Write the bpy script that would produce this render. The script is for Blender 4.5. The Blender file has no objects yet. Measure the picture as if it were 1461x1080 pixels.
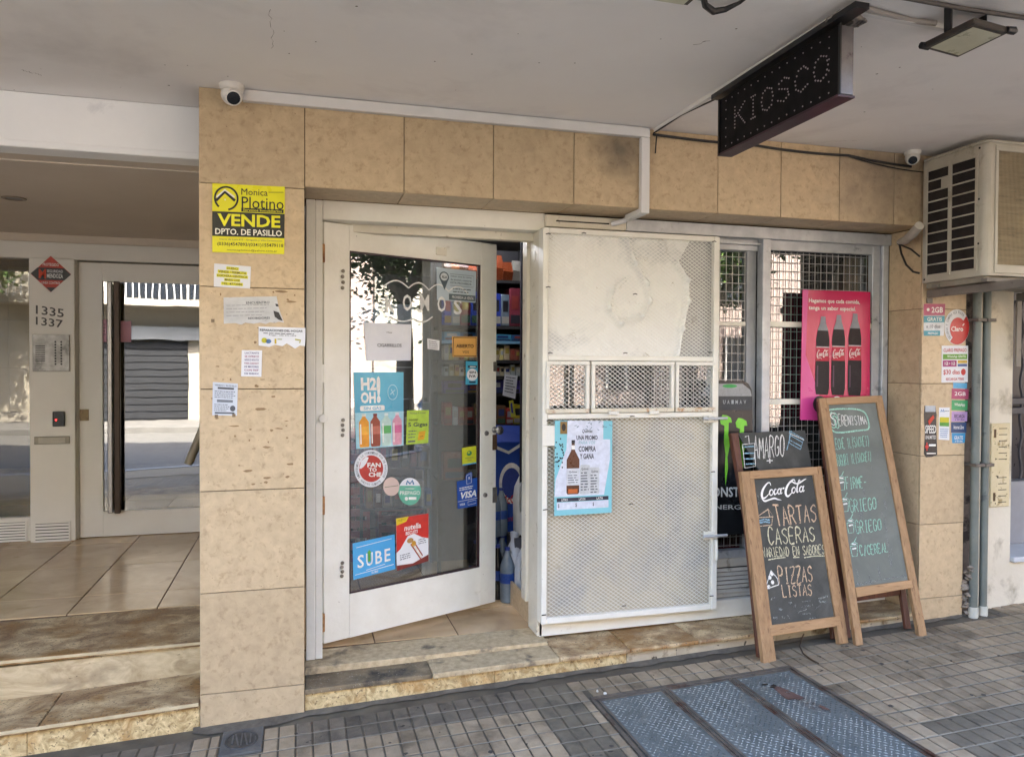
import bpy, math, random
from mathutils import Vector
R = math.radians
V = Vector
random.seed(7)
scene = bpy.context.scene
COL = scene.collection

# ------------------------------------------------------------------ camera
FPX, YAW, PIT, ROL, CH = 1093.87, .270826, -.016423, .004316, 1.59196
CAM = V((0, -3.6, CH))
Rh = V((math.cos(YAW), -math.sin(YAW), 0)); Fh = V((math.sin(YAW), math.cos(YAW), 0)); Z = V((0, 0, 1))
FW = Fh*math.cos(PIT) + Z*math.sin(PIT); UP = -Fh*math.sin(PIT) + Z*math.cos(PIT)
CR = Rh*math.cos(ROL) + UP*math.sin(ROL); CU = -Rh*math.sin(ROL) + UP*math.cos(ROL)
cam = bpy.data.cameras.new('camera'); co = bpy.data.objects.new('camera', cam); COL.objects.link(co)
cam.sensor_width = 36; cam.lens = 36*FPX/1461; cam.clip_start = .05; cam.clip_end = 500
from mathutils import Matrix
mm = Matrix((CR, CU, -FW)).transposed().to_4x4(); mm.translation = CAM
co.matrix_world = mm
scene.camera = co
# ------------------------------------------------------------------ light
SUN_EL, SUN_AZ = 52, 12          # the sun stands behind the building (+Y), a little to the right
world = bpy.data.worlds.new('World'); scene.world = world; world.use_nodes = True
wn = world.node_tree.nodes; wl = world.node_tree.links
sky = wn.new('ShaderNodeTexSky'); sky.sky_type = 'NISHITA'; sky.sun_disc = False
sky.sun_elevation = R(SUN_EL); sky.sun_rotation = R(SUN_AZ); sky.altitude = 50; sky.dust_density = 4; sky.air_density = .85; sky.ozone_density = .8
bgn = wn['Background']; bgn.inputs[1].default_value = .15; wl.new(sky.outputs[0], bgn.inputs[0])
sl = bpy.data.lights.new('sun', 'SUN'); sl.energy = 3.1; sl.angle = R(.5); sl.color = (1, .93, .82)
so = bpy.data.objects.new('sun', sl); COL.objects.link(so)
sd = V((math.sin(R(SUN_AZ))*math.cos(R(SUN_EL)), math.cos(R(SUN_AZ))*math.cos(R(SUN_EL)), math.sin(R(SUN_EL))))
so.rotation_euler = sd.to_track_quat('Z', 'Y').to_euler(); so.location = (0, 0, 30)
scene.view_settings.view_transform = 'Standard'; scene.view_settings.look = 'None'
scene.view_settings.gamma = 1; scene.view_settings.use_curve_mapping = False
scene.view_settings.exposure = 3.95
try:
    scene.cycles.max_bounces = 10; scene.cycles.diffuse_bounces = 6; scene.cycles.transparent_max_bounces = 16
    scene.cycles.glossy_bounces = 5; scene.cycles.caustics_reflective = False; scene.cycles.caustics_refractive = False
    scene.cycles.sample_clamp_indirect = 6; scene.cycles.use_denoising = True
except Exception: pass

# ------------------------------------------------------------------ measuring: a direction seen from the camera met with a real surface
def ray(u, v):
    return (FW + CR*((u-730.5)/FPX) + CU*((540-v)/FPX))
def onP(u, v, o, n):
    d = ray(u, v); return CAM + d*((V(o)-CAM).dot(n)/d.dot(n))
def aY(u, v, Y): return onP(u, v, (0, Y, 0), V((0, 1, 0)))
def aX(u, v, X): return onP(u, v, (X, 0, 0), V((1, 0, 0)))
def aZ(u, v, z): return onP(u, v, (0, 0, z), V((0, 0, 1)))
SL = .038
def aG(u, v, dz=0): return onP(u, v, (0, 0, dz), V((-SL, 0, 1)))
def gz(x): return SL*x

# ------------------------------------------------------------------ materials
_m = {}
def lin(c):
    if isinstance(c, str):
        c = tuple(int(c[i:i+2], 16)/255 for i in (0, 2, 4))
        return tuple((x/12.92 if x < .04045 else ((x+.055)/1.055)**2.4) for x in c)
    return c
def mat(name, c1, c2=None, scale=4, rough=.6, c3=None, s3=3, t3=.62, w3=.08, bump=0, bscale=60, metal=0, spec=.5,
        stretch=None, rnd=0, detail=5, emit=None, coat=0, dist=0, c4=None, s4=30, t4=.66, lo=.3, hi=.7):
    if name in _m: return _m[name]
    m = bpy.data.materials.new(name); m.use_nodes = True; _m[name] = m
    n = m.node_tree.nodes; l = m.node_tree.links; b = n['Principled BSDF']
    b.inputs['Roughness'].default_value = rough; b.inputs['Metallic'].default_value = metal
    b.inputs['Specular IOR Level'].default_value = spec
    if coat: b.inputs['Coat Weight'].default_value = coat; b.inputs['Coat Roughness'].default_value = .15
    c1 = lin(c1)
    b.inputs['Base Color'].default_value = (*c1, 1)
    if emit: b.inputs['Emission Color'].default_value = (*lin(emit[0]), 1); b.inputs['Emission Strength'].default_value = emit[1]
    if c2 is None and not bump and not c3: return m
    g = n.new('ShaderNodeNewGeometry'); src = g.outputs['Position']
    if stretch:
        mp = n.new('ShaderNodeVectorMath'); mp.operation = 'MULTIPLY'; mp.inputs[1].default_value = stretch
        l.new(src, mp.inputs[0]); src = mp.outputs[0]
    oi = n.new('ShaderNodeObjectInfo')
    if rnd:   # every piece takes its own patch of the pattern
        ad = n.new('ShaderNodeVectorMath'); ad.operation = 'MULTIPLY_ADD'
        l.new(oi.outputs['Random'], ad.inputs[0]); ad.inputs[1].default_value = (37, 53, 71); l.new(src, ad.inputs[2]); src2 = ad.outputs[0]
    else: src2 = src
    def noise(s, d=detail, distortion=0, vec=None):
        t = n.new('ShaderNodeTexNoise'); t.inputs['Scale'].default_value = s; t.inputs['Detail'].default_value = d
        t.inputs['Roughness'].default_value = .62; t.inputs['Distortion'].default_value = distortion
        l.new(vec or src2, t.inputs['Vector']); return t.outputs['Fac']
    def rng(f, a, bb, c=0, d=1):
        t = n.new('ShaderNodeMapRange'); t.inputs[1].default_value = a; t.inputs[2].default_value = bb
        t.inputs[3].default_value = c; t.inputs[4].default_value = d; l.new(f, t.inputs[0]); return t.outputs[0]
    def mix(f, a, bb):
        t = n.new('ShaderNodeMix'); t.data_type = 'RGBA'; l.new(f, t.inputs[0])
        for k, x in ((6, a), (7, bb)):
            if isinstance(x, tuple): t.inputs[k].default_value = (*x, 1)
            else: l.new(x, t.inputs[k])
        return t.outputs[2]
    col = c1
    if c2 is not None: col = mix(rng(noise(scale, distortion=dist), lo, hi), c1, lin(c2))
    if c3 is not None: col = mix(rng(noise(s3, 6, .3), t3, t3+w3), col, lin(c3))
    if c4 is not None: col = mix(rng(noise(s4, 3, 0), t4, t4+.04), col, lin(c4))
    if rnd:
        hv = n.new('ShaderNodeHueSaturation'); l.new(rng(oi.outputs['Random'], 0, 1, 1-rnd, 1+rnd), hv.inputs['Value'])
        if isinstance(col, tuple): hv.inputs['Color'].default_value = (*col, 1)
        else: l.new(col, hv.inputs['Color'])
        col = hv.outputs[0]
    if not isinstance(col, tuple): l.new(col, b.inputs['Base Color'])
    if c2 is not None and rough > .2: l.new(rng(noise(scale*2.3), .3, .7, rough*.85, min(1, rough*1.15)), b.inputs['Roughness'])
    if bump:
        bp = n.new('ShaderNodeBump'); bp.inputs['Strength'].default_value = bump; bp.inputs['Distance'].default_value = .004
        l.new(noise(bscale, 4), bp.inputs['Height']); l.new(bp.outputs[0], b.inputs['Normal'])
    m['_col'] = 1
    return m
def flat(c, rough=.55):
    k = 'print_%s_%g' % (c, rough)
    return mat(k, c, tuple(x*.80 for x in lin(c)), 45, rough, c3=tuple(min(1, x*1.12+.01) for x in lin(c)), s3=14, t3=.55, w3=.2)
def glass(name, refl=.12, tint=(.9, .93, .92), rough=.0, dirt=0):
    if name in _m: return _m[name]
    m = bpy.data.materials.new(name); m.use_nodes = True; _m[name] = m
    n = m.node_tree.nodes; l = m.node_tree.links; out = n['Material Output']; n.remove(n['Principled BSDF'])
    tr = n.new('ShaderNodeBsdfTransparent'); tr.inputs[0].default_value = (*tint, 1)
    gl = n.new('ShaderNodeBsdfGlossy'); gl.inputs['Roughness'].default_value = rough; gl.inputs[0].default_value = (.95, .97, 1, 1)
    fr = n.new('ShaderNodeFresnel'); fr.inputs[0].default_value = 1.5
    mp = n.new('ShaderNodeMapRange'); mp.inputs[3].default_value = refl; mp.inputs[4].default_value = 1; l.new(fr.outputs[0], mp.inputs[0])
    # a slightly wavy sheet
    g = n.new('ShaderNodeNewGeometry'); nz = n.new('ShaderNodeTexNoise'); nz.inputs['Scale'].default_value = 2.2; l.new(g.outputs['Position'], nz.inputs['Vector'])
    bp = n.new('ShaderNodeBump'); bp.inputs['Strength'].default_value = .04; bp.inputs['Distance'].default_value = .01
    l.new(nz.outputs['Fac'], bp.inputs['Height']); l.new(bp.outputs[0], gl.inputs['Normal'])
    mx = n.new('ShaderNodeMixShader'); l.new(mp.outputs[0], mx.inputs[0]); l.new(tr.outputs[0], mx.inputs[1]); l.new(gl.outputs[0], mx.inputs[2])
    o = mx.outputs[0]
    if dirt:
        df = n.new('ShaderNodeBsdfDiffuse'); df.inputs[0].default_value = (.55, .53, .5, 1)
        n2 = n.new('ShaderNodeTexNoise'); n2.inputs['Scale'].default_value = 7; n2.inputs['Detail'].default_value = 8; l.new(g.outputs['Position'], n2.inputs['Vector'])
        r2 = n.new('ShaderNodeMapRange'); r2.inputs[1].default_value = .35; r2.inputs[2].default_value = .8; r2.inputs[3].default_value = dirt*.3; r2.inputs[4].default_value = dirt*1.6
        l.new(n2.outputs['Fac'], r2.inputs[0])
        m2 = n.new('ShaderNodeMixShader'); l.new(r2.outputs[0], m2.inputs[0]); l.new(o, m2.inputs[1]); l.new(df.outputs[0], m2.inputs[2]); o = m2.outputs[0]
    l.new(o, out.inputs[0]); return m
def chalk(name, c, cover=.42):
    if name in _m: return _m[name]
    m = bpy.data.materials.new(name); m.use_nodes = True; _m[name] = m
    n = m.node_tree.nodes; l = m.node_tree.links; b = n['Principled BSDF']
    b.inputs['Base Color'].default_value = (*lin(c), 1); b.inputs['Roughness'].default_value = .95
    g = n.new('ShaderNodeNewGeometry'); nz = n.new('ShaderNodeTexNoise'); nz.inputs['Scale'].default_value = 220; nz.inputs['Detail'].default_value = 3
    l.new(g.outputs['Position'], nz.inputs['Vector'])
    r = n.new('ShaderNodeMapRange'); r.inputs[1].default_value = cover-.09; r.inputs[2].default_value = cover+.05
    r.inputs[3].default_value = .25; l.new(nz.outputs['Fac'], r.inputs[0]); l.new(r.outputs[0], b.inputs['Alpha'])
    return m

# ------------------------------------------------------------------ mesh helper
class MB:
    def __init__(s): s.v = []; s.f = []
    def add(s, vs, fs):
        k = len(s.v); s.v += [V(p) for p in vs]; s.f += [tuple(i+k for i in f) for f in fs]; return s
    def hexa(s, p):   # 0-3 bottom ring, 4-7 top ring
        return s.add(p, [(3, 2, 1, 0), (4, 5, 6, 7), (0, 1, 5, 4), (1, 2, 6, 5), (2, 3, 7, 6), (3, 0, 4, 7)])
    def box(s, x0, x1, y0, y1, z0, z1):
        return s.hexa([(x0, y0, z0), (x1, y0, z0), (x1, y1, z0), (x0, y1, z0), (x0, y0, z1), (x1, y0, z1), (x1, y1, z1), (x0, y1, z1)])
    def quad(s, *p): return s.add(p, [tuple(range(len(p)))])
    def extr(s, pts, vec):
        n = len(pts); pts = [V(p) for p in pts]; vec = V(vec)
        return s.add(pts + [p+vec for p in pts], [tuple(reversed(range(n))), tuple(range(n, 2*n))] + [(i, (i+1) % n, (i+1) % n+n, i+n) for i in range(n)])
    def bar(s, p, q, w, h, side=None):
        p = V(p); q = V(q); d = (q-p).normalized()
        a = V(side) if side is not None else (V((0, 1, 0)) if abs(d.y) < .9 else V((1, 0, 0)))
        a = (a - d*a.dot(d)).normalized(); b = d.cross(a)
        a = a*w/2; b = b*h/2
        return s.hexa([p-a-b, p+a-b, p+a+b, p-a+b, q-a-b, q+a-b, q+a+b, q-a+b])
    def tube(s, pts, r, n=8, cap=True):
        pts = [V(p) for p in pts]; k0 = len(s.v); N = len(pts)
        rr = r if isinstance(r, (list, tuple)) else [r]*N
        for i, p in enumerate(pts):
            d = (pts[min(i+1, N-1)] - pts[max(i-1, 0)]).normalized()
            a = V((0, 0, 1)) if abs(d.z) < .9 else V((1, 0, 0))
            a = (a-d*a.dot(d)).normalized(); b = d.cross(a)
            for k in range(n):
                t = 2*math.pi*k/n; s.v.append(p + (a*math.cos(t)+b*math.sin(t))*rr[i])
        for i in range(N-1):
            for k in range(n):
                s.f.append((k0+i*n+k, k0+i*n+(k+1) % n, k0+(i+1)*n+(k+1) % n, k0+(i+1)*n+k))
        if cap: s.f.append(tuple(k0+k for k in reversed(range(n)))); s.f.append(tuple(k0+(N-1)*n+k for k in range(n)))
        return s
    def lathe(s, prof, c, n=16, axis=None):
        c = V(c); ax = V(axis).normalized() if axis is not None else Z
        a = V((1, 0, 0)) if abs(ax.x) < .9 else V((0, 1, 0)); a = (a-ax*a.dot(ax)).normalized(); b = ax.cross(a)
        k0 = len(s.v)
        for r, h in prof:
            for k in range(n):
                t = 2*math.pi*k/n; s.v.append(c+ax*h+(a*math.cos(t)+b*math.sin(t))*max(r, 1e-4))
        for i in range(len(prof)-1):
            for k in range(n):
                s.f.append((k0+i*n+k, k0+i*n+(k+1) % n, k0+(i+1)*n+(k+1) % n, k0+(i+1)*n+k))
        s.f.append(tuple(k0+k for k in reversed(range(n)))); s.f.append(tuple(k0+(len(prof)-1)*n+k for k in range(n)))
        return s
def tagit(o, label=None, cat=None, group=None, kind=None):
    if label: o['label'] = label
    if cat: o['category'] = cat
    if group: o['group'] = group
    if kind: o['kind'] = kind
    return o
_loc = {}
def thing(name, loc, label, cat, group=None, kind=None):
    o = bpy.data.objects.new(name, None); COL.objects.link(o); o.location = loc; o.empty_display_size = .05
    _loc[o.name] = V(loc)
    return tagit(o, label, cat, group, kind)
def obj(name, mb, m, parent=None, bevel=0, smooth=False, seg=1, **k):
    me = bpy.data.meshes.new(name); me.from_pydata([tuple(p) for p in mb.v], [], mb.f)
    o = bpy.data.objects.new(name, me); COL.objects.link(o); me.materials.append(m)
    if smooth:
        for p in me.polygons: p.use_smooth = True
        try: me.set_sharp_from_angle(angle=R(40))
        except Exception: pass
    if parent is not None:
        o.parent = parent
        if parent.name in _loc: o.location = -_loc[parent.name]
    elif k.get('kind') != 'structure' and mb.v:   # origin at the base of a one-mesh thing
        c = sum(mb.v, V((0, 0, 0)))/len(mb.v); c.z = min(p.z for p in mb.v)
        for q in me.vertices: q.co -= c
        o.location = c; _loc[o.name] = c
    if bevel:
        b = o.modifiers.new('bevel', 'BEVEL'); b.width = bevel; b.segments = seg; b.limit_method = 'ANGLE'; b.angle_limit = R(40)
    return tagit(o, k.get('label'), k.get('cat'), k.get('group'), k.get('kind'))

# text as mesh outlines, normalised to its own box
_tc = {}
def textmesh(s, bold=0, shear=0, space=1):
    k = (s, bold, shear, space)
    if k in _tc: return _tc[k]
    c = bpy.data.curves.new('t', 'FONT'); c.body = s; c.offset = bold; c.shear = shear; c.resolution_u = 2; c.space_character = space
    o = bpy.data.objects.new('t', c); COL.objects.link(o)
    me = bpy.data.meshes.new_from_object(o.evaluated_get(bpy.context.evaluated_depsgraph_get()))
    vs = [tuple(v.co) for v in me.vertices]; fs = [tuple(p.vertices) for p in me.polygons]
    bpy.data.objects.remove(o); bpy.data.curves.remove(c); bpy.data.meshes.remove(me)
    if not vs: _tc[k] = ([], []); return _tc[k]
    x0 = min(v[0] for v in vs); x1 = max(v[0] for v in vs); y0 = min(v[1] for v in vs); y1 = max(v[1] for v in vs)
    vs = [((x-x0)/(x1-x0), (y-y0)/(y1-y0)) for x, y, z in vs]
    _tc[k] = (vs, fs); return _tc[k]
# one-line capitals for chalk writing, on a 4 x 6 grid
SF = {
'A': [[(0,0),(2,6),(4,0)],[(.8,2.2),(3.2,2.2)]], 'B': [[(0,0),(0,6),(2.6,5.8),(3.2,4.6),(2.4,3.3),(0,3.1)],[(2.2,3.1),(3.8,1.8),(3,.2),(0,0)]],
'C': [[(3.8,4.8),(2.6,6),(1,5.6),(0,3.4),(.3,1.2),(1.8,0),(3.8,1)]], 'D': [[(0,0),(0,6),(2.4,5.4),(3.8,3.2),(2.6,.6),(0,0)]],
'E': [[(3.6,6),(0,6),(0,0),(3.6,0)],[(0,3.1),(2.8,3.1)]], 'F': [[(3.6,6),(0,6),(0,0)],[(0,3.1),(2.8,3.1)]],
'G': [[(3.6,5),(2.2,6),(.6,5.2),(0,3),(.6,.7),(2.2,0),(3.7,1),(3.7,2.7),(2.2,2.7)]], 'H': [[(0,0),(0,6)],[(4,0),(4,6)],[(0,3),(4,3)]],
'K': [[(0,0),(0,6)],[(3.8,6),(0,2.6)],[(1.2,3.6),(3.9,0)]], 'I': [[(1,6),(3,6)],[(2,6),(2,0)],[(1,0),(3,0)]], 'L': [[(0,6),(0,0),(3.5,0)]], 'M': [[(0,0),(.3,6),(2,2),(3.7,6),(4,0)]],
'N': [[(0,0),(0,6),(4,0),(4,6)]], 'O': [[(2,6),(.5,5.2),(0,3),(.5,.8),(2,0),(3.5,.8),(4,3),(3.5,5.2),(2,6)]],
'P': [[(0,0),(0,6),(2.8,5.8),(3.7,4.5),(2.8,3),(0,2.8)]], 'R': [[(0,0),(0,6),(2.8,5.8),(3.6,4.5),(2.6,3.1),(0,2.9)],[(1.6,3),(4,0)]],
'S': [[(3.6,5.2),(2.2,6),(.4,5.2),(.5,3.8),(3.2,2.6),(3.6,1),(2,0),(.1,.9)]], 'T': [[(0,6),(4,6)],[(2,6),(2,0)]],
'U': [[(0,6),(0,1.4),(1.2,0),(2.9,0),(4,1.4),(4,6)]], 'V': [[(0,6),(2,0),(4,6)]], 'Y': [[(0,6),(2,3.2),(4,6)],[(2,3.2),(2,0)]],
'Z': [[(0,6),(4,6),(0,0),(4,0)],[(1,3),(3,3)]], '1': [[(1,4.8),(2,6),(2,0)]], '/': [[(.5,-.5),(3.5,6.5)]], '-': [[(.5,3),(3.5,3)]],
'+': [[(.3,3),(3.7,3)],[(2,1.2),(2,4.8)]], '(': [[(2.6,6.6),(1.6,3),(2.6,-.6)]], ')': [[(1.4,6.6),(2.4,3),(1.4,-.6)]], '.': [[(1.9,0),(2.1,.3)]], ' ': [],
'6': [[(3.4,5.6),(1.2,5),(0,2),(1.6,0),(3.6,1),(3.4,2.8),(1.4,3.2),(.2,2)]], '3': [[(0,5.4),(2,6),(3.6,4.8),(1.6,3.2),(3.8,1.8),(2,0),(0,.6)]],
'5': [[(3.6,6),(.4,6),(.2,3.4),(2.6,3.6),(3.7,1.8),(2.2,0),(0,.5)]], '7': [[(0,6),(3.8,6),(1.6,0)]]}
def smooth2(pts, k=4):
    if len(pts) < 3: return pts
    out = []
    P = [pts[0]]+list(pts)+[pts[-1]]
    for i in range(1, len(P)-2):
        p0, p1, p2, p3 = P[i-1], P[i], P[i+1], P[i+2]
        for j in range(k):
            t = j/k
            out.append(tuple(.5*((2*p1[c])+(-p0[c]+p2[c])*t+(2*p0[c]-5*p1[c]+4*p2[c]-p3[c])*t*t+(-p0[c]+3*p1[c]-3*p2[c]+p3[c])*t**3) for c in range(len(p1))))
    out.append(tuple(pts[-1])); return out

SINGLE = {'call_button', 'stain', 'window_lettering', 'speaker_slot', 'house_number', 'logo', 'bottle', 'sticker_panel', 'price_spot', 'cloud_outline', 'can'}
class Print:
    """flat print on a real surface: four 3-D corners TL TR BR BL; a runs right, b runs down, both 0..1"""
    def __init__(s, root, c, out, th=.0006, base=.0012):
        s.root = root; s.c = [V(p) for p in c]; s.out = out.normalized(); s.g = {}; s.th = th; s.base = base
        s.w = (s.c[1]-s.c[0]).length; s.h = (s.c[3]-s.c[0]).length
    def p(s, a, b, L=1):
        tl, tr, br, bl = s.c
        return (tl*(1-a)+tr*a)*(1-b)+(bl*(1-a)+br*a)*b + s.out*(s.base+s.th*L)
    def mb(s, m, name):
        if name in SINGLE: s.k = getattr(s, 'k', 0)+1
        return s.g.setdefault((name, m.name, getattr(s, 'k', 0) if name in SINGLE else 0), MB())
    def fix(s, pts, L, m, name):
        q = [s.p(a, b, L) for a, b in pts]
        if len(q) > 2:
            n = V((0, 0, 0))
            for i in range(len(q)): n += (q[i]-q[0]).cross(q[(i+1) % len(q)]-q[0])
            if n.dot(s.out) < 0: q.reverse()
        s.mb(m, name).quad(*q)
    def rect(s, a0, b0, a1, b1, m, L=1, name='print'): s.fix([(a0, b0), (a1, b0), (a1, b1), (a0, b1)], L, m, name)
    def poly(s, pts, m, L=1, name='picture'): s.fix(pts, L, m, name)
    def rrect(s, a0, b0, a1, b1, r, m, L=1, name='print'):
        rx = r; ry = r*s.w/s.h; pts = []
        for cx, cy, t0 in ((a1-rx, b0+ry, -90), (a1-rx, b1-ry, 0), (a0+rx, b1-ry, 90), (a0+rx, b0+ry, 180)):
            for k in range(5):
                t = R(t0+k*22.5); pts.append((cx+rx*math.cos(t), cy+ry*math.sin(t)))
        s.fix(pts, L, m, name)
    def ell(s, ca, cb, ra, rb, m, L=1, name='picture', n=28, t0=0, t1=360):
        s.fix([(ca+ra*math.cos(R(t0+(t1-t0)*k/n)), cb+rb*math.sin(R(t0+(t1-t0)*k/n))) for k in range(n if t1-t0 == 360 else n+1)], L, m, name)
    def ring(s, ca, cb, ra, rb, w, m, L=1, name='picture', t0=0, t1=360, n=36):
        s.stroke([(ca+ra*math.cos(R(t0+(t1-t0)*k/n)), cb+rb*math.sin(R(t0+(t1-t0)*k/n))) for k in range(n+1)], w, m, L, name)
    def stroke(s, pts, w, m, L=1, name='drawing'):
        """ribbon, w in metres (number or list)"""
        P = [s.p(a, b, L) for a, b in pts]; N = len(P)
        if N < 2: return
        ws = w if isinstance(w, (list, tuple)) else [w]*N
        vs = []
        for i in range(N):
            d = P[min(i+1, N-1)]-P[max(i-1, 0)]
            if d.length < 1e-7: d = V((1, 0, 0))
            n = s.out.cross(d.normalized())*ws[i]/2; vs += [P[i]-n, P[i]+n]
        s.mb(m, name).add(vs, [(2*i, 2*i+2, 2*i+3, 2*i+1) for i in range(N-1)])
    def text(s, t, a0, b0, a1, b1, m, L=2, name='lettering', bold=.01, shear=0, space=1, arc=None):
        vs, fs = textmesh(t, bold, shear, space)
        s.mb(m, name).add([s.p(a0+(a1-a0)*x, b1+(b0-b1)*y, L) for x, y in vs], fs)
    def lines(s, a0, b0, a1, n, dy, m, h=None, L=2, seed=1, fill=.8):
        """rows of print too small to read in the photograph"""
        rg = random.Random(seed)
        h = h or dy*.45
        for k in range(n):
            a = a0; e = a1-(a1-a0)*rg.random()*.25
            while a < e:
                w = rg.uniform(.03, .12); s.rect(a, b0+k*dy, min(e, a+w), b0+k*dy+h, m, L, 'small_print'); a += w+.02
    def hand(s, t, a0, b0, a1, b1, m, w=.006, L=2, slant=.0, jit=.25, name='chalk_lettering', gap=1.35, rise=0, dbl=True):
        rg = random.Random(hash(t) % 1000 if False else sum(map(ord, t)))
        n = len(t); W = n*4+(n-1)*gap; x = 0
        for ci, ch in enumerate(t):
            big = 1.0 if ci else 1.12
            for st in SF.get(ch, []):
                for rep in range(2 if dbl else 1):
                    o = rep*.22
                    pts = [(px+rg.uniform(-jit, jit)*.5+o, py*big+rg.uniform(-jit, jit)) for px, py in st]
                    if len(pts) > 3: pts = smooth2(pts, 3)
                    q = [(a0+(a1-a0)*(x+px+slant*py)/W, b1+(b0-b1)*py/6+rise*(x+px)/W) for px, py in pts]
                    s.stroke(q, w, m, L, name)
            x += 4+gap
    def done(s):
        for (name, mn, k), mb in s.g.items(): obj(name, mb, _m[mn], s.root, kind='stuff' if (name.startswith('chalk_') or name in ('small_print', 'ring_lettering', 'confetti', 'picture', 'highlight', 'band', 'lettering')) else None)

def sheet(name, corners, out, th, m, label, cat, group=None, nbump=0, bevel=0):
    """a thin board or paper with its real thickness; corners TL TR BR BL"""
    mb = MB(); c = [V(p) for p in corners]
    if nbump == 0:
        mb.extr([c[3], c[2], c[1], c[0]], out.normalized()*th)
    o = obj(name, mb, m, None, bevel=bevel, label=label, cat=cat, group=group)
    return o, Print(o, c, out, base=th+.0004)

# ================================================================== materials of the place
TAN = mat('tan_stone_tile', 'b09a7b', 'cdb692', 20, .42, c3='9d8465', s3=34, t3=.54, w3=.25, bump=.2, bscale=90, rnd=.09, dist=.5, detail=11, c4='7d6348', s4=110, t4=.69, lo=.22, hi=.78)
JOINT = mat('dark_tile_joint', '4c3b2c', '6a543e', 20, .9)
FLOORT = mat('polished_floor_tile', 'b79a74', 'd2b690', 3, .22, c3='9b7d58', s3=5, t3=.6, w3=.2, rnd=.05, dist=.8)
MARB = mat('worn_travertine', '86694a', 'cfb88f', 4.2, .5, c3='8f6a3c', s3=3.4, t3=.50, w3=.12, bump=1, bscale=60, dist=1.6, rnd=.08, detail=14, c4='5b4a36', s4=85, t4=.60, lo=.38, hi=.62, stretch=(.9, 1.2, 1))
MARBL = mat('pale_travertine_riser', 'a08a68', 'd0be9a', 6, .6, c3='84725a', s3=4, t3=.54, w3=.2, bump=.8, bscale=40, dist=2.2, rnd=.06, c4='6b5b47', s4=30, t4=.70, stretch=(.8, 1, 1.6))
NOSE = mat('worn_nosing_highlight', 'b9a683', 'd0bf9c', 14, .45, c3='7c6a50', s3=9, t3=.6, w3=.1, bump=.4)
MARBY = mat('yellow_stained_travertine', 'a5895c', 'dcc594', 16, .65, c3='b58445', s3=7, t3=.50, w3=.3, bump=1, bscale=50, dist=2.0, rnd=.06, c4='8a7350', s4=60, t4=.60, lo=.38, hi=.62)
GRAN = mat('grey_granular_slab', 'a08c6c', 'c8b592', 30, .75, c3='4a443e', s3=6, t3=.56, w3=.15, bump=.4, bscale=140, rnd=.1, c4='3c3631', s4=120, t4=.66)
GRAND = mat('worn_dark_slab', '6a5a44', '98876a', 9, .8, c3='35312d', s3=5, t3=.5, w3=.2, bump=.4, bscale=140, c4='a59c8e', s4=90, t4=.64)
CEIL = mat('grey_ceiling_paint', 'e9e5e3', 'f1eeec', .9, .8, c3='c6c1bf', s3=1.1, t3=.52, w3=.35, bump=.3, bscale=18, c4='8c8582', s4=13, t4=.76)
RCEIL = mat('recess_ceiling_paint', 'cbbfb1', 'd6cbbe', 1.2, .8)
BEAM = mat('white_beam_paint', 'f3f3f3', 'e8e9eb', 2, .75, bump=.3, bscale=25, c3='b9bbc0', s3=3, t3=.66, w3=.2)
WPAINT = mat('chipped_white_paint', 'dcd8cb', 'e8e5da', 6, .45, c3='bfb6a2', s3=9, t3=.66, w3=.14, bump=.35, bscale=45, c4='5b4230', s4=34, t4=.73)
WCREAM = mat('cream_frame_paint', 'cdc5b2', 'dbd4c3', 5, .45, c3='a3957c', s3=14, t3=.62, w3=.08, bump=.3, bscale=40, c4='55402f', s4=30, t4=.71)
WCLEAN = mat('smooth_white_enamel', 'd5d1ca', 'dedbd5', 2, .4, bump=.1, bscale=20)
GALV = mat('galvanised_aluminium', 'a9abae', 'c3c5c6', 12, .42, metal=.25, c3='787a7c', s3=9, t3=.62, w3=.1)
RUST = mat('rusty_edge', '6d4526', 'b98a55', 30, .8, bump=.5)
STEEL = mat('brushed_steel', '8d8a88', 'a5a2a0', 8, .28, metal=.9, stretch=(60, 60, 1))
BRONZE = mat('dark_bronze_bar', '2c221c', '4a3c32', 8, .35, metal=.6, stretch=(60, 60, 1))
DARK = mat('dark_recess', '17120f', '241c17', 5, .85)
BLACK = mat('black_plastic', '111113', '1b1b1d', 10, .4)
CAMW = mat('white_camera_plastic', 'cfcac3', 'dcd8d2', 6, .35)
CABLE = mat('black_cable', '151313', '262221', 30, .5)
CONC = mat('grey_concrete_wall', '9b968c', 'aaa59a', 3, .85, c3='7d776c', s3=4, bump=.4)
PAVE = mat('paving_pane', '87775f', 'a08f77', 11, .85, c3='50452f' if False else '55493a', s3=3.5, t3=.52, w3=.2, bump=.6, bscale=150, rnd=.20, c4='2e2b29', s4=14, t4=.70)
PAVEJ = mat('paving_groove', '4a4339', '6b6252', 5, .95)
GROUT = mat('pale_paving_grout', '9a9282', '6c6558', 5, .95)
PLATE = mat('blue_grey_checker_plate', '5d6362', '767a77', 5, .62, spec=.25, metal=.2, c3='484c4b', s3=5, t3=.55, w3=.2, bump=.4, bscale=120, c4='8f9aa0', s4=60, t4=.68)
PLATEF = mat('rusted_hatch_frame', '544d46', '736a60', 10, .7, c3='4d2f22', s3=8, t3=.52, w3=.15, metal=.3)
WOODV = mat('weathered_pine_upright', '8a6a48', 'ab8760', 3, .65, stretch=(14, 14, 1.3), c3='6b4a2c', s3=5, t3=.56, w3=.14, bump=.4, bscale=12, c4='3d2a1a', s4=9, t4=.72)
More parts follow.
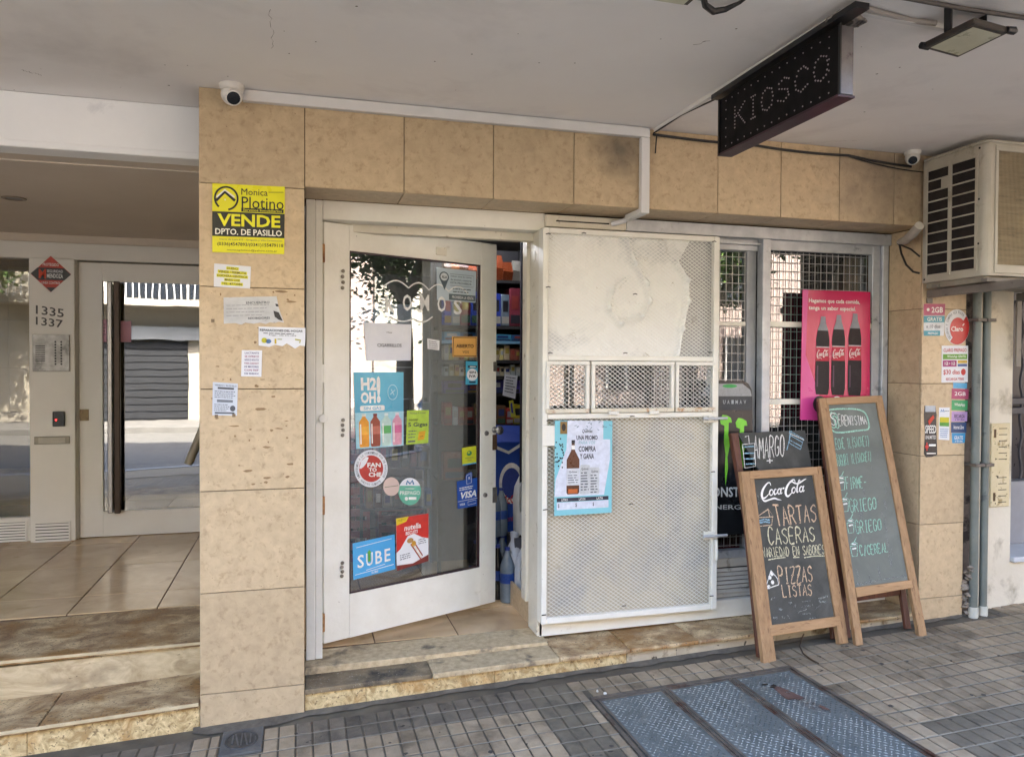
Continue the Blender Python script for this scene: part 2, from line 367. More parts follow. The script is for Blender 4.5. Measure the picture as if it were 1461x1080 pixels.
WOODH = mat('weathered_pine_rail', '95734e', 'b38e66', 3, .65, stretch=(1.3, 14, 14), c3='6b4a2c', s3=5, t3=.58, w3=.14, bump=.4, bscale=12)
WOODD = mat('dark_red_brown_wood', '4a2a1e', '643a28', 3, .6, stretch=(14, 14, 1.3), c3='2b1912', s3=5)
SLATE = mat('smudged_chalkboard', '3a3a37', '4d4d48', 4, .85, c3='62625b', s3=3, t3=.56, w3=.25, dist=1.5, bump=.08)
SLATEG = mat('chalk_dusted_board', '62655e', '74776f', 3, .85, c3='8b8f87', s3=2.5, t3=.55, w3=.3, dist=1.5, bump=.08)
PLASTER = mat('cream_plaster', 'd0c7b4', 'ded5c2', 3, .85, c3='a39883', s3=4, t3=.55, w3=.14, bump=.5, bscale=35, c4='8b7a60', s4=16, t4=.72)
PIPE = mat('grey_painted_pipe', '60655f', '777c74', 5, .5, c3='4f5350', s3=8, t3=.62)
ACM = mat('aged_ac_enamel', 'a9a292', 'b8b2a4', 5, .45, c3='857c6a', s3=7, t3=.6, w3=.15, bump=.15)
FIN = mat('dusty_cooling_fins', '6a5c48', '8c7b62', 4, .7, c3='43392c', s3=6, t3=.55, stretch=(1, 1, 8))
IRON = mat('dark_grey_iron', '2f2f36', '44444d', 6, .5)
SHOPW = mat('shop_interior_paint', '8b8680', '9a958e', 3, .8)
SHOPF = mat('dark_shelf_metal', '1d1c1c', '2a2827', 4, .6)
GLD = glass('door_glass', .13, (.86, .88, .87), dirt=.012)
GLE = glass('entrance_glass', .30, (.5, .5, .47), dirt=.0)
GLS = glass('side_glass', .07, (.82, .80, .74))
GLW = glass('shop_window_glass', .12, (.6, .62, .62), dirt=.02)

# ================================================================== pavement, street
X0P, X1P, Y0P = -3.2, 5.2, -2.75
mb = MB(); mb.quad((-40, -4.3, gz(-1)-.03), (60, -4.3, gz(-1)-.03), (60, 0.0, gz(-1)-.03), (-40, 0.0, gz(-1)-.03))
mb = MB()
xs = [-40, -3.3, 5.4, 60]
def gp(x): return gz(max(-3.3, min(5.4, x)))-.0055
for a, b in zip(xs[:-1], xs[1:]): mb.quad((a, -3.9, gp(a)), (b, -3.9, gp(b)), (b, 8 if False else .35, gp(b)), (a, .35, gp(a)))
pavement = obj('pavement', mb, PAVEJ, None, kind='structure')
mb = MB()
for a, b in zip(xs[:-1], xs[1:]):
    mb.hexa([(a, -4.1, gp(a)-.3), (b, -4.1, gp(b)-.3), (b, -3.9, gp(b)-.3), (a, -3.9, gp(a)-.3), (a, -4.1, gp(a)+.02), (b, -4.1, gp(b)+.02), (b, -3.9, gp(b)+.02), (a, -3.9, gp(a)+.02)])
mbp = MB(); 
for a, b in ((-40, X0P), (X1P, 60)): mbp.quad((a, -3.9, gp(a)+.010), (b, -3.9, gp(b)+.010), (b, -.01 if a < 0 else .0, gp(b)+.010), (a, -.01 if a < 0 else .0, gp(a)+.010))
mbp.quad((X0P, -3.9, gp(X0P)+.010), (X1P, -3.9, gp(X1P)+.010), (X1P, Y0P-TW*.9 if False else -2.97, gp(X1P)+.010), (X0P, -2.97, gp(X0P)+.010))
PAVFAR = mat('outer_paving', '85765f', '9c8c74', 9, .9)
obj('outer_paving', mbp, PAVFAR, pavement)
obj('kerb', mb, mat('kerb_granite', '8e8b86', 'a3a09a', 8, .8), pavement)
ASPH = mat('asphalt', '56544f', '625f5a', 3, .85, c3='3d3d3f', s3=.7, t3=.55, w3=.3, bump=.6, bscale=200)
mb = MB(); mb.quad((-120, -60, -.32), (160, -60, -.32), (160, -4.0, -.32), (-120, -4.0, -.32)); obj('road', mb, ASPH, None, kind='structure')
# paving tiles: six chamfered panes each, in a pale bed
TW, TD = .2115, .2205
def tile_mesh(kind):
    mb = MB(); nx, ny = 3, 2
    g = .0035; ch = .004; pw = TW/nx; pd = TD/ny
    for i in range(nx):
        for j in range(ny):
            x0, x1 = i*pw+g, (i+1)*pw-g; y0, y1 = j*pd+g*1.3, (j+1)*pd-g*1.3
            b = [(x0, y0), (x1, y0), (x1, y1), (x0, y1)]
            t = [(x0+ch, y0+ch), (x1-ch, y0+ch), (x1-ch, y1-ch), (x0+ch, y1-ch)]
            k = [(x, y, -.0055) for x, y in b]+[(x, y, -.003) for x, y in b]+[(x, y, 0) for x, y in t]
            mb.add(k, [(8, 9, 10, 11)]+[(q, (q+1) % 4, (q+1) % 4+4, q+4) for q in range(4)]+[(q+4, (q+1) % 4+4, (q+1) % 4+8, q+8) for q in range(4)])
    me = bpy.data.meshes.new('paving_tile'); me.from_pydata([tuple(p) for p in mb.v], [], mb.f); me.materials.append((PAVE, PAVEB, PAVEC)[kind]); return me
PAVEB = mat('greenish_grey_paving_pane', '665d4e', '7d7362', 9, .85, c3='454239', s3=4, t3=.52, w3=.2, bump=.6, bscale=150, rnd=.14, c4='2e2b27', s4=14, t4=.70)
PAVEC = mat('soot_darkened_paving_pane', '5b5347', '776c5d', 9, .85, c3='433d35', s3=5, t3=.50, w3=.2, bump=.6, bscale=150, rnd=.2, c4='2a2622', s4=14, t4=.68)
tme = tile_mesh(0); tmb_ = tile_mesh(1); tmc = tile_mesh(2)
HX0, HX1, HY1 = 1.318, 2.365, -.302      # the hatch opening
HY0 = -1.42
DRX0, DRX1, DRY0, DRY1 = -.33, -.145, -.29, -.055
def stairhide(x, y): return False
rows = []
y = -.085; ny = 0
while y > Y0P: rows.append(y); y -= TD
rgt = random.Random(3)
mb_line = MB(); cand = []; cut = []
for r, yt in enumerate([-.085+TD]+rows):
    x = .197-TW*17
    while x < X1P:
        xa, xb, ya, yb = x, x+TW, yt-TD, yt
        ok = not (xb > HX0 and xa < HX1 and yb > HY0 and ya < HY1+.03) and not (xb > DRX0 and xa < DRX1+.01 and yb > DRY0 and ya < DRY1)
        if yt > 0: ok = ok and xa > 3.75
        if ok: cand.append((xa, ya))
        elif yt < 0: cut.append((xa, ya))
        x += TW
def seen(x, y, z):
    d = V((x, y, z))-CAM; f = d.dot(FW)
    if f < .2: return False
    return abs(d.dot(CR)/f*FPX) < 790 and abs(d.dot(CU)/f*FPX) < 600
vis = [c for c in cand if seen(c[0]+TW/2, c[1]+TD/2, gz(c[0]))]
vis.sort(key=lambda c: (c[0]**2+(c[1]+3.6)**2))
slope = math.atan(SL)
for k, (x, y) in enumerate(vis[:300]):
    o = bpy.data.objects.new('paving_tile', tmb_ if (.85 < x < 1.25 or (x > 2.4 and y < -1.0)) else tmc if (y > -.36 and x < 2.6 and rgt.random() < .7) or rgt.random() < .05 else tme); COL.objects.link(o); o.parent = pavement
    o.location = (x, y, gz(x)+rgt.uniform(-.0015, .0015)); o.rotation_euler = (rgt.gauss(0, .004), -slope+rgt.gauss(0, .004), rgt.gauss(0, .002))
rest = vis[300:]+[c for c in cand if c not in set(vis)]
mb = MB()
for x, y in rest:
    k0 = len(mb.v); mb.v += [V((x+v.co.x, y+v.co.y, gz(x+v.co.x)+v.co.z)) for v in tme.vertices]; mb.f += [tuple(i+k0 for i in p.vertices) for p in tme.polygons]
if mb.v: obj('paving_panes', mb, PAVE, pavement, kind='stuff')
# tiles cut round the hatch and the drain
def cut_tile(xt, yt):
    mb = MB(); g = .0035; ch = .004; pw = TW/3; pd = TD/2
    for i in range(3):
        for j in range(2):
            X0, X1, Y0, Y1 = xt+i*pw+g, xt+(i+1)*pw-g, yt+j*pd+g*1.3, yt+(j+1)*pd-g*1.3
            for (hx0, hx1, hy0, hy1) in ((HX0-.022, HX1+.022, HY0-9, HY1+.028), (DRX0, DRX1, DRY0, DRY1)):
                if X1 > hx0 and X0 < hx1 and Y1 > hy0 and Y0 < hy1:
                    if X0 < hx0-.012: X1 = hx0
                    elif X1 > hx1+.012: X0 = hx1
                    elif Y1 > hy1+.012: Y0 = hy1
                    else: X1 = X0
            if X1-X0 < .012 or Y1-Y0 < .012: continue
            b = [(X0, Y0), (X1, Y0), (X1, Y1), (X0, Y1)]; t = [(X0+ch, Y0+ch), (X1-ch, Y0+ch), (X1-ch, Y1-ch), (X0+ch, Y1-ch)]
            mb.add([(x, y, gz(x)-.009) for x, y in b]+[(x, y, gz(x)-.003) for x, y in b]+[(x, y, gz(x)) for x, y in t],
                   [(8, 9, 10, 11)]+[(q, (q+1) % 4, (q+1) % 4+4, q+4) for q in range(4)]+[(q+4, (q+1) % 4+4, (q+1) % 4+8, q+8) for q in range(4)])
    return mb
for x, y in cut:
    mb = cut_tile(x, y)
    if mb.v: obj('paving_tile', mb, PAVE, pavement)
# pale grout lines along the rows
mb = MB()
for yt in [rows[0]-TD/2*k for k in range(1, 2*len(rows))]:
    for xa, xb in ((X0P, HX0-.02), (HX1+.02, X1P)) if yt < HY1+.02 else ((X0P, X1P),):
        mb.quad((xa, yt-.0042, gz(xa)-.0012), (xb, yt-.0042, gz(xb)-.0012), (xb, yt+.0042, gz(xb)-.0012), (xa, yt+.0042, gz(xa)-.0012))
obj('grout_line', mb, GROUT, pavement, kind='stuff')
# dirty cement fillet along the foot of the facade
mb = MB(); rg = random.Random(5); pts = []
n = 60
for i in range(n+1):
    x = -.45+4.25*i/n; yy = -.010-.028*rg.random()-(.035 if -.4 < x < 0 else 0); pts.append((x, yy))
for (xa, ya), (xb, yb) in zip(pts[:-1], pts[1:]):
    mb.add([(xa, ya, gz(xa)+.0008), (xb, yb, gz(xb)+.0008), (xb, 0.01, gz(xb)+.010), (xa, 0.01, gz(xa)+.010)], [(0, 1, 2, 3)])
obj('cement_fillet', mb, mat('dirty_cement', '4c463e', '6f685c', 12, .9, bump=.8, bscale=50), pavement)

# ================================================================== the building
bld = thing('shop_building', (0, 0, 0), 'tan tiled ground floor building with shop door, steps and painted ceiling over the pavement', 'building')
def part(name, mb, m, parent=None, **k): return obj(name, mb, m, parent or bld, **k)
def tiles(parent, face, us, vs, plane, m=TAN, name='wall_tile', g=.0017, th=.012, jit=.0007):
    """tiles on a wall: face 'y' (facing the street) or 'x' or 'z'"""
    rg = random.Random(int(plane*1000)+len(us))
    for ua, ub in zip(us[:-1], us[1:]):
        for va, vb in zip(vs[:-1], vs[1:]):
            a0, a1, b0, b1 = ua+g, ub-g, va+g, vb-g; j = rg.uniform(-jit, jit)
            mb = MB()
            if face == 'y': mb.box(a0, a1, plane+j, plane+th, b0, b1)
            elif face == 'x-': mb.box(plane+j, plane+th, a0, a1, b0, b1)
            elif face == 'z-': mb.box(a0, a1, b0, b1, plane+j, plane+th)
            elif face == 'z+': mb.box(a0, a1, b0, b1, plane-th, plane+j)
            obj(name, mb, m, parent, bevel=.0012)
ZT = [-.03, .136, .584, 1.034, 1.484, 1.934, 2.385, 2.80]
# left pilaster
mb = MB(); mb.box(-.417, .019, .012, 2.9, -.05, 2.86); lp = part('left_pilaster', mb, JOINT)
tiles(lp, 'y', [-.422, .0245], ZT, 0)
mb = MB(); mb.box(-.4225, -.4175, .0125, 2.9, .0, 2.55); part('pilaster_side', mb, mat('lobby_side_wall', 'b3a48c', 'bfb29c', 3, .7), None)
# lintel over door and window
LZ = 2.396
mb = MB(); mb.box(.022, 3.75, .012, .50, LZ+.012, 2.86); lt = part('lintel', mb, JOINT)
lx = [.0245] + [aY(u, 240, 0).x for u in (576.5, 704, 819, 925, 1024.5, 1114.5, 1198, 1276)] + [3.5, 3.745]
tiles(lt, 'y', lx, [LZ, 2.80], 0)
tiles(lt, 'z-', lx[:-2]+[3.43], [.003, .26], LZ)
# soot mark: a round grey smudge burnt on the tile left of the trunking drop
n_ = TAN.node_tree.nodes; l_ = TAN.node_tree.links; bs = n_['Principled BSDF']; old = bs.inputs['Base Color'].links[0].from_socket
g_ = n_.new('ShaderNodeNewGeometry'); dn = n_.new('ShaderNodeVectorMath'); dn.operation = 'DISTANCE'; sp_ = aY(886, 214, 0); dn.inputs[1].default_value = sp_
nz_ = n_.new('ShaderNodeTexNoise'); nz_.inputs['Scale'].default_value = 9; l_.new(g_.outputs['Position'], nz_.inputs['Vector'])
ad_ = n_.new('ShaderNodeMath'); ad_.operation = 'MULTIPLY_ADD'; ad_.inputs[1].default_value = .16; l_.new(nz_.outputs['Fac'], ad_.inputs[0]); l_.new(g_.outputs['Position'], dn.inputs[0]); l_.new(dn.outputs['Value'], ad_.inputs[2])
mr_ = n_.new('ShaderNodeMapRange'); mr_.inputs[1].default_value = .09; mr_.inputs[2].default_value = .27; mr_.inputs[3].default_value = .72; mr_.inputs[4].default_value = 0; l_.new(ad_.outputs[0], mr_.inputs[0])
mx_ = n_.new('ShaderNodeMix'); mx_.data_type = 'RGBA'; l_.new(mr_.outputs[0], mx_.inputs[0]); l_.new(old, mx_.inputs[6]); mx_.inputs[7].default_value = (.045, .04, .036, 1); 
d2 = n_.new('ShaderNodeVectorMath'); d2.operation = 'DISTANCE'; d2.inputs[1].default_value = aY(1268, 240, 0); l_.new(g_.outputs['Position'], d2.inputs[0])  # wide darkening by the air conditioner: dirt plus shade painted into the tile
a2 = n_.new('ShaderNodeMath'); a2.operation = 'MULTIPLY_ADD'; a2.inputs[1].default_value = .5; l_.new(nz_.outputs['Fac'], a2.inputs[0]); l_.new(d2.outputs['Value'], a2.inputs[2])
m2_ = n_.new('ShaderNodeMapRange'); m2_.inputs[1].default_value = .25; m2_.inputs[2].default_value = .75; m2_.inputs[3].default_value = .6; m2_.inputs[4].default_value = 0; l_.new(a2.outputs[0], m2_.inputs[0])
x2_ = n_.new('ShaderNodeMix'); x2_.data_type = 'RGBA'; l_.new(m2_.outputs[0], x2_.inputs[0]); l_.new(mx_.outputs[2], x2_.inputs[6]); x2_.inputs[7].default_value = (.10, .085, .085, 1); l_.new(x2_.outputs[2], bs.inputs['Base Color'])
# right pilaster
mb = MB(); mb.box(3.442, 3.74, .012, .6, .05, LZ+.01); rp = part('right_pilaster', mb, JOINT)
RZ = [.10, .262, .69, 1.085, 1.50, 1.93, LZ-.002]
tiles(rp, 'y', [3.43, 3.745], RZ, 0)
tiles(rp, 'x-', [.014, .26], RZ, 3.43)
# upper building mass, overhang ceiling
OH = -1.95
mb = MB(); mb.box(-14, 16, OH, 9, 2.86, 11.5); part('upper_storeys', mb, CONC)
mb = MB(); mb.box(-14, 16, OH, .29, 2.80, 2.858); part('ceiling', mb, CEIL)
mb = MB(); mb.box(-4.2, -.4225, .29, .42, 2.555, 2.80); mb.box(-4.2, -.4225, .282, .29, 2.555, 2.585); part('beam', mb, BEAM, bevel=.003)
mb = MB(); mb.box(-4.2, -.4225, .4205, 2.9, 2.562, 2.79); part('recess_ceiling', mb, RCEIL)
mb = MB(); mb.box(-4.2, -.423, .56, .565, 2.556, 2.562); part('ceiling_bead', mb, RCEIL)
mb = MB(); mb.box(-4.4, -4.2, 0, 4.6, -.3, 2.8); mb.box(-14, -4.4, 0, .3, -.5, 2.8); part('side_wall', mb, CONC)

# entrance steps (left)
def slab(x0, x1, y0, y1, zt, th, m, parent, name, bevel=.006, s=.045, **k):
    mb = MB(); f = lambda x: zt+s*(x+.42)
    mb.hexa([(x0, y0, f(x0)-th), (x1, y0, f(x1)-th), (x1, y1, f(x1)-th), (x0, y1, f(x0)-th), (x0, y0, f(x0)), (x1, y0, f(x1)), (x1, y1, f(x1)), (x0, y1, f(x0))])
    return obj(name, mb, m, parent, bevel=bevel, seg=2, **k)
es = part('entrance_steps', MB().box(-4.2, -.43, .06, .9, -.3, .02), JOINT)
slab(-3.2, -2.16, .012, .40, .085, .30, MARBY, es, 'riser', .002); slab(-2.158, -1.10, .012, .40, .085, .30, MARBY, es, 'riser', .002); slab(-1.098, -.424, .012, .40, .085, .30, MARBY, es, 'riser', .002)
slab(-3.2, -1.052, -.018, .34, .113, .028, MARB, es, 'tread', .011); slab(-1.05, -.424, -.018, .34, .113, .028, MARB, es, 'tread', .011)
slab(-3.2, -1.45, .335, .80, .243, .16, MARBL, es, 'riser', .002, s=.028); slab(-1.448, -.424, .335, .80, .243, .16, MARBL, es, 'riser', .002, s=.028)
slab(-3.2, -.424, .310, .915, .270, .027, MARB, es, 'tread', .011, s=.012)
slab(-3.2, -.425, -.022, -.0185, .1115, .015, NOSE, es, 'nosing_highlight', .0015); slab(-3.2, -.425, .306, .3095, .2685, .014, NOSE, es, 'nosing_highlight', .0015, s=.012)  # pale strips: edge highlight put into the colour of the worn step edges
# landing
LND = .268
mb = MB(); mb.box(-4.2, -.43, .917, 4.6, -.3, LND-.008); ld = part('landing', mb, JOINT)
tiles(ld, 'z+', [-4.13, -3.35, -2.96, -2.515, -2.07, -1.63, -1.186, -.746, -.4235], [.915, 1.255, 1.955, 2.64, 3.0], LND, FLOORT, 'floor_tile', g=.0034, th=.007, jit=.0004)
# entrance front, plane y = 2.9
EY = 2.9
ef = part('entrance_front', MB().box(-4.2, -.4225, EY+.02, EY+.08, 2.415, 2.562), WCLEAN)
z = lambda u, v, Y=EY: aY(u, v, Y)
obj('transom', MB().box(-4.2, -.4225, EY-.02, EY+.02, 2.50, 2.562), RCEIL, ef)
obj('head_rail', MB().box(-4.2, -.4225, EY-.045, EY+.06, 2.375, 2.50), WCLEAN, ef, bevel=.004)
xa = aY(42, 560, EY-.09).x; xb = aY(107, 560, EY-.09).x
colm = obj('door_column', MB().box(xa, xb, EY-.09, EY+.06, LND, 2.374), WCLEAN, ef, bevel=.004)
pn = Print(colm, [aY(42, 357, EY-.09), aY(107, 370, EY-.09), aY(105, 770, EY-.09), aY(43, 776, EY-.09)], V((0, -1, 0)), base=.002)
DGR = flat('45413f', .4)
pn.text('1335', .14, .183, .76, .213, DGR, bold=.012, name='house_number'); pn.text('1337', .14, .222, .74, .250, DGR, bold=.012, name='house_number')
pn.done()
# side window, its bottom panel and vents
obj('side_pane', MB().box(-4.0, xa-.002, EY-.01, EY-.004, aY(20, 737, EY).z, 2.372), GLS, ef)
obj('window_sill', MB().box(-4.0, xa-.002, EY-.03, EY+.03, LND, aY(20, 738, EY-.03).z), WCLEAN, ef, bevel=.003)
def vent(u0, v0, u1, v1, Y, n, parent, m=WCLEAN, horizontal=True):
    a = aY(u0, v0, Y); b = aY(u1, v1, Y); x0, x1, z1, z0 = a.x, b.x, a.z, b.z
    mb = MB(); f = .012
    mb.box(x0, x1, Y-.008, Y, z0, z0+f); mb.box(x0, x1, Y-.008, Y, z1-f, z1); mb.box(x0, x0+f, Y-.008, Y, z0+f, z1-f); mb.box(x1-f, x1, Y-.008, Y, z0+f, z1-f)
    fr = obj('vent_frame', mb, m, parent)
    obj('vent_backing', MB().box(x0+f, x1-f, Y-.003, Y-.001, z0+f, z1-f), DARK, parent)
    for k in range(n):
        zz = z0+f+(z1-z0-2*f)*(k+.5)/n; h = (z1-z0-2*f)/n
        obj('slat', MB().hexa([(x0+f, Y-.009, zz-h*.40), (x1-f, Y-.009, zz-h*.40), (x1-f, Y-.004, zz-h*.28), (x0+f, Y-.004, zz-h*.28), (x0+f, Y-.005, zz+h*.28), (x1-f, Y-.005, zz+h*.28), (x1-f, Y-.003, zz+h*.3), (x0+f, Y-.003, zz+h*.3)]), m, fr)
vent(-8, 744, 39, 778, EY-.031, 8, ef); vent(48, 745, 101, 774, EY-.0915, 6, ef)
# intercom, reader, mail slot
a = aY(47, 477, EY-.09); b = aY(100, 530, EY-.09)
ic = obj('intercom', MB().box(a.x, b.x, EY-.104, EY-.0905, b.z, a.z), mat('mottled_steel_panel', '6f6c69', 'a09d99', 9, .35, metal=.6, c3='4a4846', s3=6, t3=.55, w3=.15), ef, bevel=.002)
pi = Print(ic, [V((a.x, EY-.104, a.z)), V((b.x, EY-.104, a.z)), V((b.x, EY-.104, b.z)), V((a.x, EY-.104, b.z))], V((0, -1, 0)))
for k in range(9): pi.rect(.08, .30+k*.05, .34, .325+k*.05, BLACK, 1, 'speaker_slot')
for c in range(2):
    for k in range(9): pi.ell(.62+c*.16, .2+k*.075, .028, .028, BLACK, 1, 'call_button', n=8)
pi.done()
a = aY(76, 587, EY-.09); b = aY(93, 608, EY-.09)
kr = obj('card_reader', MB().box(a.x, b.x, EY-.112, EY-.0905, b.z, a.z), BLACK, ef, bevel=.003)
obj('reader_light', MB().box(a.x+.02, a.x+.028, EY-.1135, EY-.1125, (a.z+b.z)/2-.01, (a.z+b.z)/2-.003), mat('red_led', 'ff2020', emit=('ff2020', 1.5)), kr)
a = aY(49, 623, EY-.09); b = aY(100, 633, EY-.09)
ms = obj('mail_slot', MB().box(a.x, b.x, EY-.098, EY-.0905, b.z, a.z), mat('aged_brass', '6e685c', '837c6e', 9, .4, metal=.6), ef, bevel=.002)
obj('slot_flap', MB().box(a.x+.03, b.x-.03, EY-.102, EY-.0985, b.z+.008, a.z-.008), mat('worn_flap', '8a8477', '9a9487', 9, .4, metal=.5), ms)
# entrance door: frame, leaf, glass, long pull
dx0 = aY(112, 560, EY-.03).x; dz1 = aY(112, 374, EY-.03).z
obj('jamb', MB().box(xb+.002, dx0, EY-.05, EY+.05, LND, 2.374), WCLEAN, ef, bevel=.003)
gx0, gz1 = aY(147, 402, EY-.01).x, aY(147, 402, EY-.01).z; gz0 = aY(200, 727, EY-.01).z
ed = part('entrance_door', MB().box(dx0+.004, gx0, EY-.03, EY+.02, LND+.006, dz1), WCLEAN, bevel=.003)
obj('bottom_rail', MB().box(gx0, -.4225, EY-.03, EY+.02, LND+.006, gz0), WCLEAN, ed)
obj('top_rail', MB().box(gx0, -.4225, EY-.03, EY+.02, gz1, dz1), WCLEAN, ed)
obj('pane', MB().box(gx0, -.424, EY-.008, EY-.002, gz0, gz1), GLE, ed)
for (u, w, m, yy) in ((158, .035, STEEL, .10), (168, .045, BRONZE, .075)):
    p0 = aY(u, 732, EY-yy); p1 = aY(u, 402, EY-yy)
    obj('pull_handle', MB().box(p0.x-w/2, p0.x+w/2, EY-yy-.018, EY-yy+.018, p0.z, p1.z), m, ed, bevel=.006)
for v in (440, 690):
    p = aY(160, v, EY-.05); obj('handle_standoff', MB().box(p.x-.012, p.x+.012, EY-.08, EY-.01, p.z-.012, p.z+.012), STEEL, ed)
a = aY(114, 584, EY-.03); b = aY(127, 600, EY-.03)
obj('lock_plate', MB().box(a.x, b.x, EY-.036, EY-.0305, b.z, a.z), mat('old_brass_lock', '5a4a34', '7d6a4c', 40, .4, metal=.6), ed, bevel=.001)
# slanting grey tube added in place of a reflection in the pane
p0 = aY(268, 662, EY-.06); p1 = aY(300, 585, EY-.06)
obj('reflected_bar', MB().tube([p0, p1], .030, 12), mat('grey_reflected_bar', '8d8778', '9d9788', 4, .5), ed, smooth=True)
# lobby behind
lob = part('lobby_wall', MB().box(-4.2, -.43, 4.6, 4.7, 0, 2.6), mat('lobby_stone', 'a08e68', 'b8a67f', 1.2, .5, c3='7d6a48', s3=2.2, t3=.55), None)
tiles(lob, 'y', [-4.2, -3.3, -2.62, -1.9, -1.2, -.43], [1.15, 1.55, 2.0, 2.5], 4.585, mat('lobby_wall_tile', 'c4b38c', 'd8c8a2', 2, .4, rnd=.06), 'wall_tile', th=.014)
obj('lobby_dado', MB().box(-4.19, -.44, 4.50, 4.58, .62, 1.14), mat('brown_dado', '2d211c', '3d2d26', 3, .5), lob)
obj('lobby_lining', MB().box(-.4295, -.4235, EY+.06, 4.6, LND, 2.55), SHOPW, lob)
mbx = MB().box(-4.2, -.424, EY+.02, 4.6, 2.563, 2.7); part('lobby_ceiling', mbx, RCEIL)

# ---- shop doorstep
ds = part('doorstep', MB().box(.03, 3.43, .05, .5, -.2, .06), JOINT)
def qslab(x0, x1, y0, y1, z0f, z1f, m, name, bevel=.004):
    mb = MB(); mb.hexa([(x0, y0, z0f(x0)), (x1, y0, z0f(x1)), (x1, y1, z0f(x1)), (x0, y1, z0f(x0)), (x0, y0, z1f(x0)), (x1, y0, z1f(x1)), (x1, y1, z1f(x1)), (x0, y1, z1f(x0))])
    return obj(name, mb, m, ds, bevel=bevel, seg=2)
rz = lambda x: .088+.024*x
tz = lambda x: .112+.021*x
for a, b in ((.0255, .30), (.302, .92), (.922, 1.62), (1.622, 1.90), (1.902, 2.50), (2.502, 3.05), (3.052, 3.428)):
    qslab(a, b, .012, .3, lambda x: -.1, rz, MARBY if a < 1.6 else mat('pale_worn_riser', 'a3957f', 'bcae94', 7, .7, c3='6f5d44', s3=7, t3=.55, w3=.12, bump=.5, bscale=60, rnd=.05, c4='4f4638', s4=22, t4=.62), 'riser', .002)
qslab(.0255, .612, -.006, .21, rz, tz, GRAND, 'tread')
qslab(.6135, 1.247, -.016, .22, rz, lambda x: tz(x)+.006, GRAN, 'tread', .005)
for a, b in ((1.2485, 1.63), (1.6325, 2.02), (2.022, 2.46), (2.462, 3.0), (3.002, 3.428)):
    qslab(a, b, -.016, .30, rz, lambda x: tz(x)+.004, MARB, 'tread', .007)
uz = lambda x: .146+.012*x
qslab(.0255, 1.246, .165, .40, lambda x: .05, uz, GRAN, 'threshold', .004)
# shop floor
FZ = .155
mb = MB(); mb.box(-.41, 3.6, .40, 5.2, -.2, FZ-.006); sf = part('shop_floor', mb, JOINT)
tiles(sf, 'z+', [-.40, -.065, .379, .820, 1.262, 1.70, 2.14, 2.6, 3.1, 3.6], [.405, .80, 1.24, 1.68, 2.12, 2.56, 3.0, 3.5, 4.0, 4.6, 5.2], FZ, FLOORT, 'floor_tile', g=.003, th=.005, jit=.0003)
part('shop_back_wall', MB().box(-.42, 3.7, 5.2, 5.3, 0, 2.8), SHOPW)
part('shop_side_wall', MB().box(-.41, -.35, .5, 5.2, FZ, 2.7), SHOPW)
part('shop_side_wall', MB().box(3.60, 3.70, .61, 5.2, FZ, 2.7), SHOPW)
part('shop_ceiling', MB().box(-.41, 3.7, .501, 5.2, 2.62, 2.75), SHOPW)

# ---- door frame
FY = .25
dfm = part('door_frame', MB().box(.032, .0755, FY, FY+.09, .150, LZ-.002), WPAINT, bevel=.003)
obj('post', MB().box(.0765, .110, FY+.006, FY+.10, .150, LZ-.002), WPAINT, dfm, bevel=.003)
obj('header', MB().box(.110, 1.246, FY+.004, FY+.10, 2.302, LZ-.002), WPAINT, dfm, bevel=.003)
obj('header_stop', MB().box(.110, 1.22, FY+.10, FY+.16, 2.262, LZ-.002), WCREAM, dfm, bevel=.002)
obj('post', MB().box(1.212, 1.240, FY, FY+.16, .163, 2.302), WCREAM, dfm, bevel=.002)
obj('post', MB().box(1.194, 1.240, FY+.161, FY+.24, .30, LZ-.002), WCREAM, dfm, bevel=.003)
obj('inner_skirting', MB().box(1.232, 1.246, FY+.161, .9, FZ, .29), TAN, dfm)
obj('strike_plate', MB().box(1.2095, 1.212, FY+.05, FY+.09, 2.15, 2.20), WCREAM, dfm, bevel=.001)
obj('strike_plate', MB().box(1.2095, 1.212, FY+.04, FY+.08, .25, .30), WCREAM, dfm, bevel=.001)
# ---- shop door, standing open inwards
DO = V((.118, FY+.035, 0)); 
DE = V((1.108, FY+.035+.445, 0)); DA = (DE-DO).normalized(); DN = V((DA.y, -DA.x, 0)); DL = (DE-DO).length
def dP(u, v, off=0): return onP(u, v, DO+DN*off, DN)
def dQ(pts, off=0): return [dP(u, v, off) for u, v in pts]
def dbox(mb, s0, s1, z0, z1, t0, t1):  # along the leaf, height, thickness towards the street
    q = lambda s, t, zz: DO+DA*s+DN*t+Z*zz
    return mb.hexa([q(s0, t1, z0), q(s1, t1, z0), q(s1, t0, z0), q(s0, t0, z0), q(s0, t1, z1), q(s1, t1, z1), q(s1, t0, z1), q(s0, t0, z1)])
sof = lambda u, v: (dP(u, v)-DO).dot(DA)
ZB, ZTp = .212, 2.296
s0 = sof(499, 600); s1 = sof(685.5, 600); gt = (dP(499, 359).z+dP(686, 377).z)/2; gb = (dP(498, 851).z+dP(684, 806).z)/2
sd_ = part('shop_door', dbox(MB(), 0, s0, ZB, ZTp, -.04, 0), WPAINT, bevel=.003)
obj('stile', dbox(MB(), s1, DL, ZB, ZTp, -.04, 0), WPAINT, sd_, bevel=.003)
obj('top_rail', dbox(MB(), s0, s1, gt, ZTp, -.04, 0), WPAINT, sd_)
obj('bottom_rail', dbox(MB(), s0, s1, ZB, gb, -.04, 0), WPAINT, sd_)
obj('pane', dbox(MB(), s0, s1, gb, gt, -.022, -.017), GLD, sd_)
mb = MB()
